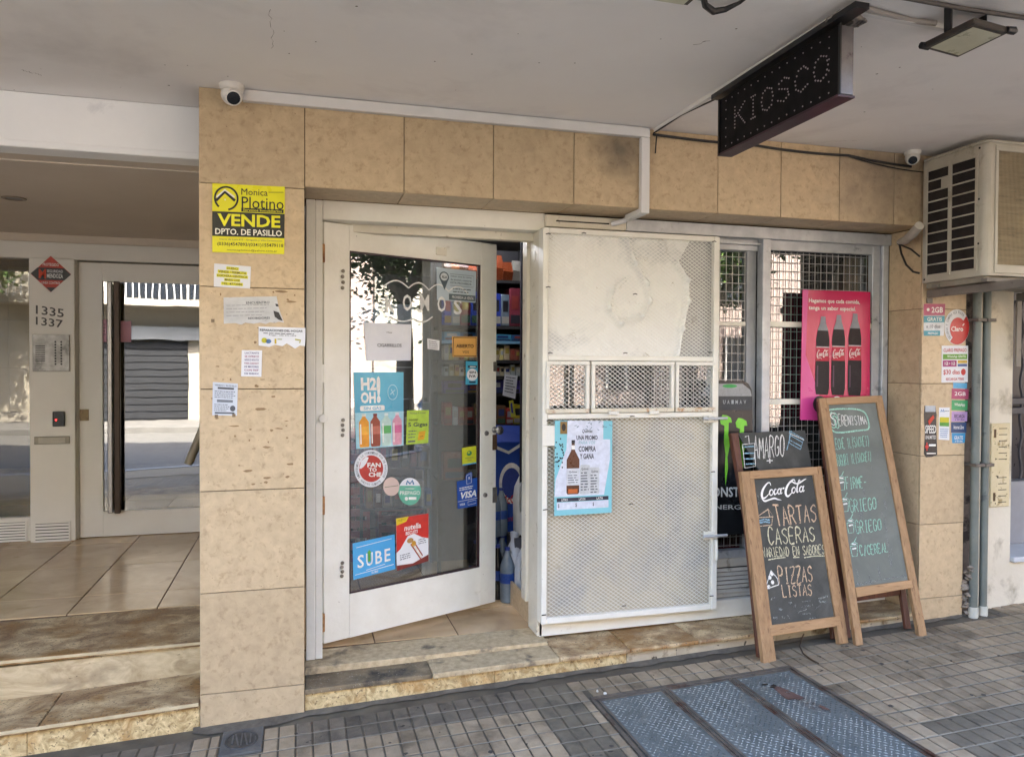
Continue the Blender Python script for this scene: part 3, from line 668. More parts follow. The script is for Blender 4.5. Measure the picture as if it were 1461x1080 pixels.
for a, b, c, d in ((s0, s0+.008, gb, gt), (s1-.010, s1, gb, gt), (s0, s1, gt-.008, gt), (s0, s1, gb, gb+.008)): dbox(mb, a, b, c, d, -.017, -.004)
obj('glazing_bead', mb, mat('dark_red_bead', '35161a', '241416', 20, .5), sd_)
for vz in (2.14, 1.55, .9, .32):
    obj('hinge', MB().lathe([(.008, -.045), (.009, -.04), (.009, .04), (.008, .045)], DO+DN*.004+V((-.006, 0, vz)), 10), RUST if vz != 1.55 else WPAINT, sd_, smooth=True)
for vz, r in ((1.30, .02), (2.02, .012)):
    pass
for (u, v) in ((461, 597),):
    p = aY(u, v, FY); obj('hinge_boss', MB().lathe([(.022, 0), (.020, .012), (.008, .014)], p, 12, (0, -1, 0)), WPAINT, dfm, smooth=True)
for (u, v, w, h) in ((488, 399, .022, .09), (488, 610, .018, .08), (487, 812, .018, .07), (629, 359, .07, .045)):
    p = dP(u, v); s = (p-DO).dot(DA)
    if u == 629: obj('painted_plate', dbox(MB(), s-w/2, s+w/2, p.z-h/2, p.z+h/2, 0, .010), WCREAM, sd_, bevel=.006, seg=2)
    else:
        q = DO+DA*s+Z*p.z
        mb = MB(); [mb.lathe([(.008, 0), (.010, .007), (.004, .010)], q+Z*(h*(k-1.5)/3.2)+DA*(.003*(k % 2)), 8, DN) for k in range(4)]
        obj('old_screw_cover', mb, mat('chipped_hole_paint', '9a9384', '5b5247', 60, .7), sd_, smooth=True)
p = dP(706, 523); s = (p-DO).dot(DA); obj('peephole_plate', dbox(MB(), s-.013, s+.013, p.z-.028, p.z+.028, 0, .006), mat('worn_lock_metal', '6b675f', '8b877e', 30, .4, metal=.5), sd_, bevel=.005, seg=2)
p = dP(705, 613); s = (p-DO).dot(DA)
hd = obj('handle', MB().lathe([(.018, 0), (.018, .006), (.011, .012), (.011, .035), (.024, .042), (.026, .056), (.016, .064)], DO+DA*s+Z*p.z, 16, DN), STEEL, sd_, smooth=True)
p = dP(694, 618); s = (p-DO).dot(DA); obj('lock_cylinder', MB().lathe([(.015, 0), (.013, .008), (.006, .010)], DO+DA*s+Z*p.z, 12, DN), STEEL, sd_, smooth=True)
for v, h in ((631, .045), (706, .045)):
    p = dP(705, v); s = (p-DO).dot(DA); obj('lock_plate', dbox(MB(), s-.014, s+.020, p.z-h, p.z+h, 0, .004), mat('rusty_lock_plate', '4b3322', '6f5640', 30, .6, metal=.4) if v == 631 else mat('worn_lock_metal', '6b675f'), sd_, bevel=.002)
p = dP(692, 706); s = (p-DO).dot(DA); obj('lock_cylinder', MB().lathe([(.014, 0), (.012, .008), (.006, .010)], DO+DA*s+Z*p.z, 12, DN), STEEL, sd_, smooth=True)
# white name and cloud outline painted on the pane
WHT = flat('e9e9e6'); 
pd = Print(sd_, dQ([(500, 359), (685, 377), (684, 806), (499, 851)], -.016), DN, base=.0002)
def dab(u, v):   # pane fractions of a photograph point
    p = dP(u, v, -.016); tl, tr, br, bl = pd.c
    a = (p-tl).dot(DA)/(tr-tl).dot(DA); zt = tl.z+(tr.z-tl.z)*a; zb = bl.z+(br.z-bl.z)*a
    return a, (zt-p.z)/(zt-zb)
for ch, u, v in (('K', 557, 434), ('O', 581, 432), ('M', 606, 432), ('O', 630, 434), ('S', 653, 438)):
    a, b = dab(u, v); pd.text(ch, a-.034, b-.025, a+.034, b+.025, WHT, bold=.02, name='window_lettering', L=1)
def cloud(us):
    pts = []
    for (u0, v0), (u1, v1), h in us:
        for k in range(9):
            t = k/8; pts.append(dab(u0+(u1-u0)*t, v0+(v1-v0)*t-h*math.sin(math.pi*t)))
    pd.stroke(pts, .007, WHT, 1, 'cloud_outline')
cloud([((548, 408), (583, 411), 9), ((583, 411), (612, 414), 9), ((612, 414), (640, 416), 9), ((640, 416), (668, 420), 9)])
cloud([((556, 452), (590, 455), -5), ((590, 455), (617, 452), -6)])
pd.done()

# ================================================================== shop window
WY = .27
wx0 = 1.243; wx1 = 3.425
wsill = lambda x: .158+.010*(x-1.2)
win = part('shop_window', MB().box(wx0, wx1, WY, WY+.06, 2.335, LZ-.002), GALV, bevel=.003)
obj('base_board', MB().hexa([(wx0-.02, WY-.02, wsill(wx0)), (wx1, WY-.02, wsill(wx1)), (wx1, WY+.05, wsill(wx1)), (wx0-.02, WY+.05, wsill(wx0)), (wx0-.02, WY-.02, .265), (wx1, WY-.02, .275), (wx1, WY+.05, .275), (wx0-.02, WY+.05, .265)]), WPAINT, win, bevel=.003)
obj('outer_post', MB().box(3.383, wx1, WY-.015, WY+.06, .276, 2.334), GALV, win, bevel=.003)
obj('sash_stile', MB().box(3.325, 3.38, WY+.005, WY+.045, .276, 2.334), GALV, win, bevel=.003)
mx = aY(1090, 600, WY-.01).x
obj('mullion', MB().box(mx-.022, mx+.030, WY-.02, WY+.04, .276, 2.334), GALV, win, bevel=.003)
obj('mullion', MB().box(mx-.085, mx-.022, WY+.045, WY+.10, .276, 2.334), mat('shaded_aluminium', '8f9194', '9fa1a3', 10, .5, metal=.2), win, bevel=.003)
zr = lambda u, v: aY(u, v, WY+.02).z
obj('sash_rail', MB().box(mx+.032, 3.324, WY+.005, WY+.04, zr(1180, 366)+.02, 2.332), GALV, win)
for v in (463, 573):
    zz = zr(1120, v); obj('sash_rail', MB().box(mx+.032, 3.324, WY+.008, WY+.035, zz-.016, zz+.016), WPAINT, win, bevel=.002)
    if v == 463: obj('sash_rail', MB().box(wx0+.6, mx-.087, WY+.05, WY+.075, zz-.012, zz+.012), WPAINT, win, bevel=.002)
obj('top_track', MB().box(wx0, mx-.024, WY+.03, WY+.09, 2.26, 2.333), GALV, win, bevel=.002)
obj('top_track', MB().box(2.15, mx-.024, WY-.005, WY+.025, 2.29, 2.30), GALV, win)
VZ = .50
obj('window_rail', MB().box(wx0, 3.324, WY, WY+.05, VZ, VZ+.045), GALV, win, bevel=.002)
obj('pane', MB().box(wx0, mx-.086, WY+.070, WY+.074, VZ+.046, 2.26), GLW, win)
obj('pane', MB().box(mx+.032, 3.324, WY+.062, WY+.066, VZ+.046, 2.30), GLW, win)
def wires(x0, x1, z0, z1, y, dx, dz, r=.0017):
    mb = MB(); x = x0+dx*.5
    def rod(a, b):
        d = (b-a).normalized(); s = V((1, 0, 0)) if abs(d.z) > .5 else Z
        mb.bar(a, b, r*2, r*2, s)
    while x < x1: rod(V((x, y, z0)), V((x, y, z1))); x += dx
    zz = z1-dz*.5
    while zz > z0: rod(V((x0, y-.0034, zz)), V((x1, y-.0034, zz))); zz -= dz
    return mb
WIRE = mat('galvanised_wire', '9c9b98', 'b5b3af', 30, .45, metal=.3)
obj('wire_mesh', wires(mx+.034, 3.323, VZ+.05, 2.28, WY+.052, .0405, .0505), WIRE, win, kind='stuff')
obj('wire_mesh', wires(1.9, mx-.087, VZ+.05, 2.25, WY+.058, .0405, .0505), WIRE, win, kind='stuff')
# louvred panel below the glass
VP = mat('dull_white_louvre', 'b9b5ab', 'c8c4ba', 6, .5, c3='8f887b', s3=8, t3=.58)
obj('vent_panel', MB().box(2.15, 3.32, WY+.012, WY+.02, .276, VZ-.002), VP, win)
lvr = obj('vent_panel', MB().box(2.15, 3.32, WY+.006, WY+.012, .46, VZ-.002), VP, win)
for k in range(6):
    zz = .305+k*.024
    obj('slat', MB().hexa([(2.20, WY-.004, zz), (3.30, WY-.004, zz), (3.30, WY+.001, zz), (2.20, WY+.001, zz), (2.20, WY+.008, zz+.016), (3.30, WY+.008, zz+.016), (3.30, WY+.0115, zz+.016), (2.20, WY+.0115, zz+.016)]), VP, lvr)
    obj('slot', MB().box(2.21, 3.29, WY+.0105, WY+.0118, zz+.017, zz+.023), DARK, lvr)
# light fitting strip over the grille
p0 = aY(783, 322, .20); 
obj('strip_cover', MB().box(1.243, 1.70, .231, WY-.004, 2.322, 2.385), WCREAM, win, bevel=.003)
obj('strip_slot', MB().box(1.30, 1.60, .2295, .2315, 2.350, 2.357), DARK, win)
obj('window_head', MB().box(1.702, wx1, .235, WY-.002, 2.322, 2.388), GALV, win, bevel=.003)

# ================================================================== security cage over the left half of the window
GY = .175; GD = .035
cg = thing('security_cage', (1.68, GY, .2), 'white painted steel cage of fine mesh bolted over the left shop window, with three hatches', 'security grille')
MW = mat('old_white_mesh_paint', 'ebe9e2', 'f2f0ea', 20, .5, c3='b7b0a0', s3=10, t3=.62, c4='7a5c40', s4=60, t4=.78)
cx0 = aY(775, 325, GY).x; cx1 = aY(1025, 600, GY).x
def cz(u, v): return aY(u, v, GY).z
zt = cz(900, 331); zmt = cz(900, 514); zmb = cz(900, 589); zb = cz(900, 880)
def fbar(nm, x0, x1, z0, z1, d=GD, y=GY, par=None, m=WPAINT): return obj(nm, MB().box(x0, x1, y, y+d, z0, z1), m, par or cg, bevel=.003)
fbar('frame_bar', cx0, cx0+.030, zb, zt); fbar('frame_bar', cx1-.034, cx1, zb, zt)
fbar('frame_bar', cx0+.031, cx1-.035, zt-.028, zt); fbar('frame_bar', cx0+.031, cx1-.035, zmt-.004, zmt+.022)
fbar('frame_bar', cx0+.031, cx1-.035, zmb-.028, zmb); fbar('frame_bar', cx0+.031, cx1-.035, zb, zb+.030)
fbar('side_bar', cx0+.001, cx0+.02, zb, zt, .06, GY+GD+.001)
fbar('side_bar', cx1-.02, cx1-.001, zb, zt, .06, GY+GD+.001)
def diamond(x0, x1, z0, z1, y, cw=.0285, chh=.0205, t=.0034, bulge=None):
    """expanded metal: every strand a short flat bar"""
    mb = MB(); nz = int((z1-z0)/chh); nx = int((x1-x0)/cw)
    cw = (x1-x0)/nx; chh = (z1-z0)/nz
    for j in range(nz*2):
        for i in range(nx*2):
            za = z0+j*chh/2; xa = x0+i*cw/2
            s = 1 if (i+j) % 2 == 0 else -1
            a = V((xa, y, za if s > 0 else za+chh/2)); b = V((xa+cw/2, y, za+chh/2 if s > 0 else za))
            if bulge:
                a.y += bulge(a.x, a.z); b.y += bulge(b.x, b.z)
            mb.add([a+V((0, 0, -t/2)), b+V((0, 0, -t/2)), b+V((0, -.0016, t/2)), a+V((0, -.0016, t/2))], [(0, 1, 2, 3)])
            k = len(mb.v)-4; mb.v += [mb.v[k]+V((0, .0012, 0)), mb.v[k+1]+V((0, .0012, 0))]; mb.f.append((k+4, k+5, k+1, k))
    return mb
obj('expanded_mesh', diamond(cx0+.028, cx1-.033, zmt+.02, zt-.026, GY+.010), MW, cg, kind='stuff')
obj('expanded_mesh', diamond(cx0+.028, cx1-.033, zb+.028, zmb-.026, GY+.010), MW, cg, kind='stuff')
# crumpled plastic lining behind the mesh
def lining(name, x0, x1, z0, z1, y, m, amp, seed, folds=(), xr=None):
    rg = random.Random(seed); ph = [(rg.uniform(2, 9), rg.uniform(2, 9), rg.uniform(0, 6), rg.uniform(.3, 1)) for _ in range(7)]
    nx, nz = 170, 120; mb = MB()
    def f(x, zz):
        h = sum(a*math.sin(kx*x*2+kz*zz+p) for kx, kz, p, a in ph)*amp*.25
        for pts, d, w in folds:
            for (xa, za), (xb, zb_) in zip(pts[:-1], pts[1:]):
                L2 = (xb-xa)**2+(zb_-za)**2; t = max(0, min(1, ((x-xa)*(xb-xa)+(zz-za)*(zb_-za))/L2))
                r = math.hypot(x-xa-t*(xb-xa), zz-za-t*(zb_-za)); h -= d*math.exp(-(r/w)**2)/2
        return h
    for j in range(nz+1):
        for i in range(nx+1):
            zz = z0+(z1-z0)*j/nz; xe = xr(zz) if xr else x1; x = x0+(xe-x0)*i/nx; mb.v.append(V((x, y+f(x, zz), zz)))
    for j in range(nz):
        for i in range(nx): k = j*(nx+1)+i; mb.f.append((k, k+1, k+nx+2, k+nx+1))
    return obj(name, mb, m, cg, smooth=True)
def film(name, c, dark, fac, seedoff=0):
    m = mat(name, c, dark, 2.2, .28, c3='8f9092', s3=2.2, t3=.56, w3=.2, bump=.6, bscale=22, dist=1.5, coat=.4)
    return m
FILM = film('crumpled_white_film', 'ebebe6', 'f3f3ee', 0)
fold1 = [(aY(u, v, GY+.03).x, aY(u, v, GY+.03).z) for u, v in ((893, 338), (905, 375), (922, 405), (926, 430), (915, 452), (885, 462), (868, 440), (872, 415), (890, 400))]
fold2 = [(aY(u, v, GY+.03).x, aY(u, v, GY+.03).z) for u, v in ((965, 375), (980, 400), (981, 430), (972, 470), (966, 508))]
def xedge(zz):
    q = sorted(smooth2(fold2, 8), key=lambda t: t[1])
    if zz <= q[0][1]: return q[0][0]
    for (xa, za), (xb, zb_) in zip(q[:-1], q[1:]):
        if zz <= zb_: return xa+(xb-xa)*(zz-za)/(zb_-za)+.012
    return min(cx1-.03, q[-1][0]+(zz-q[-1][1])*.6+.01)
FILM3 = mat('grey_under_sheet', 'a09f9c', 'b9b8b3', 3, .4, c3='7f8084', s3=3, t3=.55, w3=.2, bump=.4, bscale=20, dist=1)
lining('under_sheet', cx0+.02, cx1-.02, zmt+.005, zt-.01, GY+.052, FILM3, .003, 5)
lining('plastic_lining', cx0+.02, cx1-.02, zmt+.005, zt-.01, GY+.036, FILM, .006, 3, xr=xedge, folds=[(fold1, .050, .015), (fold2, .055, .013)])
FILM2 = mat('aged_translucent_panel', 'a8a08c', 'c4bba4', 1.6, .4, c3='8d8f8f', s3=2.4, t3=.52, w3=.22, bump=.3, bscale=20, dist=.8)
lining('plastic_lining', cx0+.02, cx1-.02, zb+.01, zmb-.01, GY+.046, FILM2, .003, 11, [([(aY(u, 600, GY).x, zmb), (aY(u, 600, GY).x, zb)], -.010, .012) for u in (890, 957)] + [([(aY(890, 660, GY).x, cz(900, v)), (cx1-.04, cz(900, v))], -.008, .010) for v in (655, 715, 800)])
# three hatches
for (u0, u1, hang) in ((779, 841, 0), (844, 962, 1), (964, 1021, 0)):
    a = aY(u0, 552, GY-.006).x; b = aY(u1, 552, GY-.006).x; z0 = zmb+.003; z1 = zmt-.007
    h = obj('hatch_frame', MB().box(a, b, GY-.010, GY+.016, z1-.020, z1), WPAINT, cg, bevel=.002)
    obj('frame_bar', MB().box(a, b, GY-.010, GY+.016, z0, z0+.022), mat('rust_stained_white', 'cfc6b0', 'ddd6c4', 8, .6, c3='a8743c', s3=14, t3=.54, w3=.12, bump=.5, c4='6a4023', s4=30, t4=.62), h, bevel=.002)
    obj('frame_bar', MB().box(a, a+.020, GY-.010, GY+.016, z0+.0225, z1-.0205), WPAINT, h, bevel=.002)
    obj('frame_bar', MB().box(b-.020, b, GY-.010, GY+.016, z0+.0225, z1-.0205), WPAINT, h, bevel=.002)
    obj('expanded_mesh', diamond(a+.019, b-.019, z0+.021, z1-.019, GY+.004, .029, .022, .0036), MW, h, kind='stuff')
    if hang:
        for u in (875, 933):
            x = aY(u, 588, GY-.01).x; obj('hinge', MB().box(x-.028, x+.028, GY-.020, GY-.0105, z0-.012, z0+.008), WPAINT, h, bevel=.003)
# sliding bolts on the right edge
for v in (597, 764):
    p = aY(1016, v, GY-.01)
    bt = obj('bolt', MB().tube([p+V((-.06, -.012, 0)), p+V((.085, -.012, .001))], .008, 10), GALV, cg, smooth=True)
    obj('bolt_plate', MB().box(p.x-.05, p.x+.03, GY-.006, GY-.0005, p.z-.022, p.z+.022), WPAINT, bt, bevel=.002)
    obj('bolt_guide', MB().box(p.x-.03, p.x-.012, GY-.024, GY-.007, p.z-.014, p.z+.014), WPAINT, bt, bevel=.003)
    obj('bolt_guide', MB().box(p.x+.008, p.x+.026, GY-.024, GY-.007, p.z-.014, p.z+.014), WPAINT, bt, bevel=.003)
p = aY(1020, 790, GY-.01); obj('bolt_tail', MB().tube([p+V((0, -.01, .08)), p+V((.004, -.012, 0)), p+V((.002, -.01, -.03))], .009, 8), WPAINT, cg, smooth=True)
a = aY(773, 607, GY-.004); b = aY(791, 636, GY-.004)
obj('latch_plate', MB().box(a.x, b.x, GY-.012, GY-.001, b.z, a.z), WPAINT, cg, bevel=.002)
# wire ties
for (u, v) in ((782, 334), (833, 333), (1019, 345), (782, 410), (906, 420), (785, 504), (892, 504), (1013, 503), (778, 727), (900, 719), (776, 877), (1015, 850), (890, 864), (1017, 673), (783, 600), (902, 594)):
    p = aY(u, v, GY-.002); obj('wire_tie', MB().tube([p+V((-.012, 0, -.001)), p+V((0, -.006, .002)), p+V((.012, 0, 0))], .0026, 5), CABLE, cg)

# ================================================================== ceiling things
CZ = 2.80
def ctube(name, pts, r, m, label=None, cat=None, par=None, n=8, **k): return obj(name, MB().tube(pts, r, n), m, par, smooth=True, label=label, cat=cat, **k)
tr = thing('cable_trunking', (1, -.02, 2.7), 'white plastic cable trunking running along the top of the tiled wall to the soffit', 'trunking')
TRW = mat('white_trunking', 'cfcdcb', 'dcdad8', 4, .45)
xl = aY(346, 137, -.03).x; xr = aY(927, 190, -.03).x
obj('trunk_length', MB().box(xl, xr, -.034, -.001, 2.748, 2.796), TRW, tr, bevel=.002)
obj('trunk_drop', MB().box(xr-.045, xr, -.034, -.001, LZ-.03, 2.746), TRW, tr, bevel=.002)
obj('trunk_return', MB().box(xr-.045, xr-.003, .001, .17, LZ-.032, LZ-.003), TRW, tr, bevel=.002)
obj('trunk_elbow', MB().tube([(xr-.024, .17, LZ-.018), (xr-.04, .19, LZ-.03), (xr-.10, .22, LZ-.045)], .014, 8), TRW, tr, smooth=True)
mb = MB(); rg = random.Random(17)
def crack(u0, v0, u1, v1, w=.0022, n=14):
    a = aZ(u0, v0, 2.7992); b = aZ(u1, v1, 2.7992); d = (b-a); sd2 = V((-d.y, d.x, 0)).normalized(); pts = [a+d*(i/n)+sd2*rg.uniform(-.008, .008) for i in range(n+1)]
    for i in range(n):
        ww = w*rg.uniform(.3, 1.2); mb.quad(pts[i]-sd2*ww/2, pts[i]+sd2*ww/2, pts[i+1]+sd2*ww/2, pts[i+1]-sd2*ww/2)
crack(386, 14, 389, 70, .0014); crack(30, 100, 60, 108, .004); crack(990, 65, 1012, 58, .005, 5); crack(1130, 205, 1230, 200, .002)
for k in range(26):
    p = aZ(rg.uniform(10, 1380), rg.uniform(5, 170), 2.7991); q_ = rg.uniform(.002, .006); mb.quad(*[p+V((q_*math.cos(t*1.26)*rg.uniform(.6, 1.3), q_*math.sin(t*1.26), 0)) for t in range(5)])
obj('ceiling_crack', mb, mat('ceiling_grime', '6f665f', '857b73', 20, .9), bld, kind='stuff')
# cameras
def cctv(px, py, pz, out, label, s=1.0):
    c = V((px, py, pz)); t = thing('security_camera', c, label, 'security camera')
    obj('mounting_ring', MB().lathe([(.056*s, 0), (.056*s, -.020*s), (.050*s, -.028*s)], c, 24), CAMW, t, smooth=True)
    prof = [(.050*s*math.cos(R(a)), .050*s*math.sin(R(a))) for a in range(-90, 91, 15)]
    cc = c-Z*.045*s
    obj('ball_housing', MB().lathe(prof, cc, 24), CAMW, t, smooth=True)
    o = V(out).normalized()
    obj('lens_collar', MB().lathe([(.030*s, .030*s), (.036*s, .046*s), (.036*s, .054*s), (.031*s, .056*s)], cc, 20, o), CAMW, t, smooth=True)
    obj('lens', MB().lathe([(.030*s, .0565*s), (.026*s, .0575*s), (.010*s, .0585*s)], cc, 20, o), mat('camera_lens', '0a0a0c', rough=.12), t, smooth=True)
cctv(aY(331, 125, -.065).x, -.065, CZ-.001, (.18, -.8, -.55), 'white dome camera on the ceiling above the yellow sale sign', .92)
pc = aZ(1303, 216, CZ)
cctv(aY(1302, 218, -.05).x, -.05, CZ-.001, (-.5, -.6, -.5), 'small white dome camera in the corner beside the air conditioner', .78)
# hanging LED sign
KX = 1.752
kz1 = 2.745; kz0 = 2.512; ky0 = aX(1027, 180, KX).y; ky1 = aX(1197, 90, KX).y
ks = thing('led_sign', (KX, (ky0+ky1)/2, kz0), 'black hanging LED sign reading KIOSCO across the pavement ceiling', 'sign')
KB = mat('led_sign_face', '070607', '0d0b0d', 6, .6, spec=.15)
obj('housing', MB().box(KX+.003, KX+.060, ky1, ky0, kz0, kz1), mat('worn_aluminium_housing', '5e5a5c', '7d7a7c', 10, .4, metal=.6, c3='3a3034', s3=8, t3=.55), ks, bevel=.003)
obj('face', MB().box(KX, KX+.0028, ky1+.002, ky0-.002, kz0+.002, kz1-.002), KB, ks)
for (y, w) in ((ky0+.0, .010), (ky1-.010, .010)):
    obj('end_trim', MB().box(KX-.004, KX+.002, y, y+w, kz0, kz1), mat('black_trim', '131213', rough=.4), ks)
obj('bottom_trim', MB().box(KX-.004, KX+.064, ky1-.001, ky0+.01, kz0-.008, kz0-.0005), mat('purple_black_trim', '1c1419', '3a1626', 2, .4), ks)
obj('hanging_rail', MB().box(KX-.02, KX+.035, ky1-.10, ky0+.04, 2.755, 2.775), BLACK, ks)
for yy in (ky0-.02, ky1+.02): obj('hanger', MB().box(KX+.01, KX+.03, yy-.01, yy+.01, 2.775, 2.8), BLACK, ks)
LED = mat('unlit_led', '93888c', rough=.35)
def led(y, zz, r=.0036): ledm.lathe([(r, 0), (r*.7, r*.7), (.0006, r)], (KX, y, zz), 6, (-1, 0, 0))
ledm = MB(); Lw = ky0-ky1; n = 15
for k in range(n):
    y = ky0-.05-(Lw-.10)*k/(n-1); led(y, kz0+.020, .003); led(y, kz1-.022, .003)
for k in range(1, 5):
    zz = kz0+.02+(kz1-kz0-.042)*k/5; led(ky0-.05, zz, .003); led(ky1+.05, zz, .003)
obj('led_border', ledm, LED, ks, kind='stuff')
word = 'KIOSCO'; cw = .076; gap = .030; y = ky0-.120
for ch in word:
    ledm = MB(); sc_w = cw if ch != 'I' else .055
    done = []
    for st in SF[ch]:
        if ch == 'I': st = [(2, 6), (2, 0)] if st == [(2, 6), (2, 0)] else st
        for (xa, za), (xb, zb2) in zip(st[:-1], st[1:]):
            L = math.hypot((xb-xa)*cw/4, (zb2-za)*.086/6); k = max(1, round(L/.0155))
            for i in range(k+1):
                q = (xa+(xb-xa)*i/k, za+(zb2-za)*i/k)
                if all(math.hypot((q[0]-d[0])*cw/4, (q[1]-d[1])*.086/6) > .009 for d in done):
                    done.append(q); led(y-q[0]*sc_w/4, kz0+.076+q[1]*.086/6)
    obj('led_letter', ledm, LED, ks, kind='stuff'); y -= sc_w+gap
# thin trunk on the ceiling leading to the sign, and loose cables
tk = thing('ceiling_cable_duct', (1.77, -.7, 2.78), 'thin grey cable duct crossing the ceiling from the wall to the hanging LED sign', 'cable duct')
obj('duct_length', MB().bar((1.742, -.03, 2.789), (1.772, -1.40, 2.789), .020, .018, (1, 0, 0)), TRW, tk)
obj('duct_length', MB().bar((1.772, -1.41, 2.789), (2.2, -1.38, 2.789), .020, .018, (0, 1, 0)), TRW, tk)
ctube('ceiling_cable', [(1.735, -.02, 2.775), (1.745, -.30, 2.782), (1.790, -.62, 2.776), (1.760, -1.0, 2.781), (1.765, -1.4, 2.77)], .004, CABLE, 'thin black cable running beside the ceiling duct to the LED sign', 'cable')
def sag(p, q, s, n=10):
    p = V(p); q = V(q); return [p+(q-p)*(i/n)-Z*s*4*(i/n)*(1-i/n) for i in range(n+1)]
c1 = aY(932, 192, -.012); c2 = aY(1080, 208, -.012); c3 = aY(1210, 222, -.012); c4 = aY(1300, 238, -.012)
ctube('wall_cable', sag(c1, c2, .005)+sag(c2, c3, .008)[1:]+sag(c3, c4, .004)[1:], .007, CABLE, 'sagging black cable along the top of the tiles right of the trunking', 'cable')
ctube('wall_cable', sag(aY(1210, 223, -.014), aY(1318, 246, -.02), .012), .0035, CABLE, 'thin black cable dropping towards the air conditioner', 'cable')
ctube('cable_end', [aY(937, 193, -.014), aY(936, 205, -.016), aY(935, 219, -.014)], .0035, CABLE, 'short black cable end hanging beside the trunking drop', 'cable')
jb = sag((1.74, -1.34, 2.775), (1.82, -1.48, 2.77), .03)
mb = MB()
rg = random.Random(4)
for k in range(6):
    a0 = rg.uniform(0, 6); mb.tube([(1.775+.05*math.cos(a0+t*.9)+.01*k, -1.36+.04*math.sin(a0+t*.9), 2.782-.012*abs(math.sin(t+k))) for t in range(8)], .005, 5)
obj('cable_bundle', mb, mat('taped_cables', '5a5450', '8b837c', 60, .6), None, smooth=True, label='tangle of taped cables above the near end of the LED sign', cat='cables')
ctube('hanging_cable', [aZ(1003, -6, CZ-.01), aZ(1006, 8, CZ-.02), aZ(1018, 17, CZ-.03), aZ(1035, 14, CZ-.02), aZ(1056, 4, CZ-.012), aZ(1072, -8, CZ-.01)], [.010, .011, .012, .010, .006, .004], CABLE, 'looped black cable hanging from the ceiling at the top edge', 'cable', n=8)
def flood(c, label, zc):
    """c: four corners of the glass, looked at from below"""
    t = thing('floodlight', sum(c, V((0, 0, 0)))/4, label, 'floodlight')
    ctr = sum(c, V((0, 0, 0)))/4; o = [ctr+(p-ctr)*1.22 for p in c]
    obj('casing', MB().extr(o, (0, 0, .022)), mat('rusted_dark_casing', '241f1c', '3a322c', 20, .5), t, bevel=.004)
    obj('front_glass', MB().extr([p-Z*.0015 for p in c], (0, 0, .001)), mat('frosted_lamp_glass', 'b5b49c', 'c6c5b0', 8, .3), t)
    a = (o[0]+o[3])/2; b = (o[1]+o[2])/2
    obj('mounting_bracket', MB().bar(a+Z*.02, (a.x, a.y, CZ), .03, .006), BLACK, t); obj('mounting_bracket', MB().bar(b+Z*.02, (b.x, b.y, CZ), .03, .006), BLACK, t)
    for q in (o[2], o[0]): obj('clip', MB().lathe([(.012, -.01), (.014, .02), (.008, .03)], q+Z*.01, 8, (1, 0, 0)), BLACK, t)
    return t
flood([aZ(u, v, 2.70) for u, v in ((1328, 68), (1368, 79), (1428, 50), (1388, 39))], 'black square floodlight under the ceiling at the top right corner', 2.7)
flood([aZ(u, v, 2.72) for u, v in ((905, -4), (975, 7), (985, -2), (915, -14))], 'floodlight cut by the top edge of the photograph', 2.72)
ctube('ceiling_conduit', [aZ(1220, 8, 2.79), aZ(1300, 30, 2.79), aZ(1335, 34, 2.785)], .010, mat('painted_conduit', '8f8883', '9b948e', 6, .6), 'painted conduit on the ceiling running to the square floodlight', 'conduit')
ctube('ceiling_conduit', [aZ(1250, -10, 2.79), aZ(1380, 14, 2.79), aZ(1475, 28, 2.79)], .008, mat('dark_conduit', '4b4542', '5b5551', 6, .6), 'dark conduit on the ceiling along the top right edge', 'conduit')
dl = aZ(20, 283, 2.560)
t = thing('recessed_downlight', dl, 'round recessed downlight in the entrance ceiling', 'ceiling light')
obj('trim_ring', MB().lathe([(.065, .0), (.062, -.006), (.048, -.006), (.044, .0)], dl, 24), mat('brown_trim', '8a7c6c', rough=.4), t, smooth=True)
obj('reflector', MB().lathe([(.043, -.002), (.02, -.001), (.001, -.001)], dl, 20), mat('dark_reflector', '3c332c', rough=.3, metal=.4), t, smooth=True)

# ================================================================== air conditioner
AX = 3.405
p_tf = aX(1402, 206, AX); p_bf = aX(1396, 391, AX)
ay1 = -.40; ay0 = -.02; az1 = 2.752; az0 = 2.068
ac = thing('air_conditioner', (AX+.36, -.25, az0), 'aged white outdoor air conditioner unit on wall brackets under the ceiling', 'air conditioner')
rr = .04
prof = [(AX, ay0)]+[(AX+rr-rr*math.cos(R(t)), ay1+rr*0-rr*math.sin(R(t))) for t in range(0, 91, 15)]+[(AX+.86, ay1-rr), (AX+.86, ay0)]
mb = MB().extr([(x, y, az0) for x, y in reversed(prof)], (0, 0, az1-az0)); obj('casing', mb, ACM, ac, smooth=False, bevel=.004)
mb = MB().extr([(x+(-.004 if x < AX+.4 else .004), y-.003, az1) for x, y in reversed(prof)], (0, 0, .016)); obj('top_cover', mb, ACM, ac, bevel=.005)
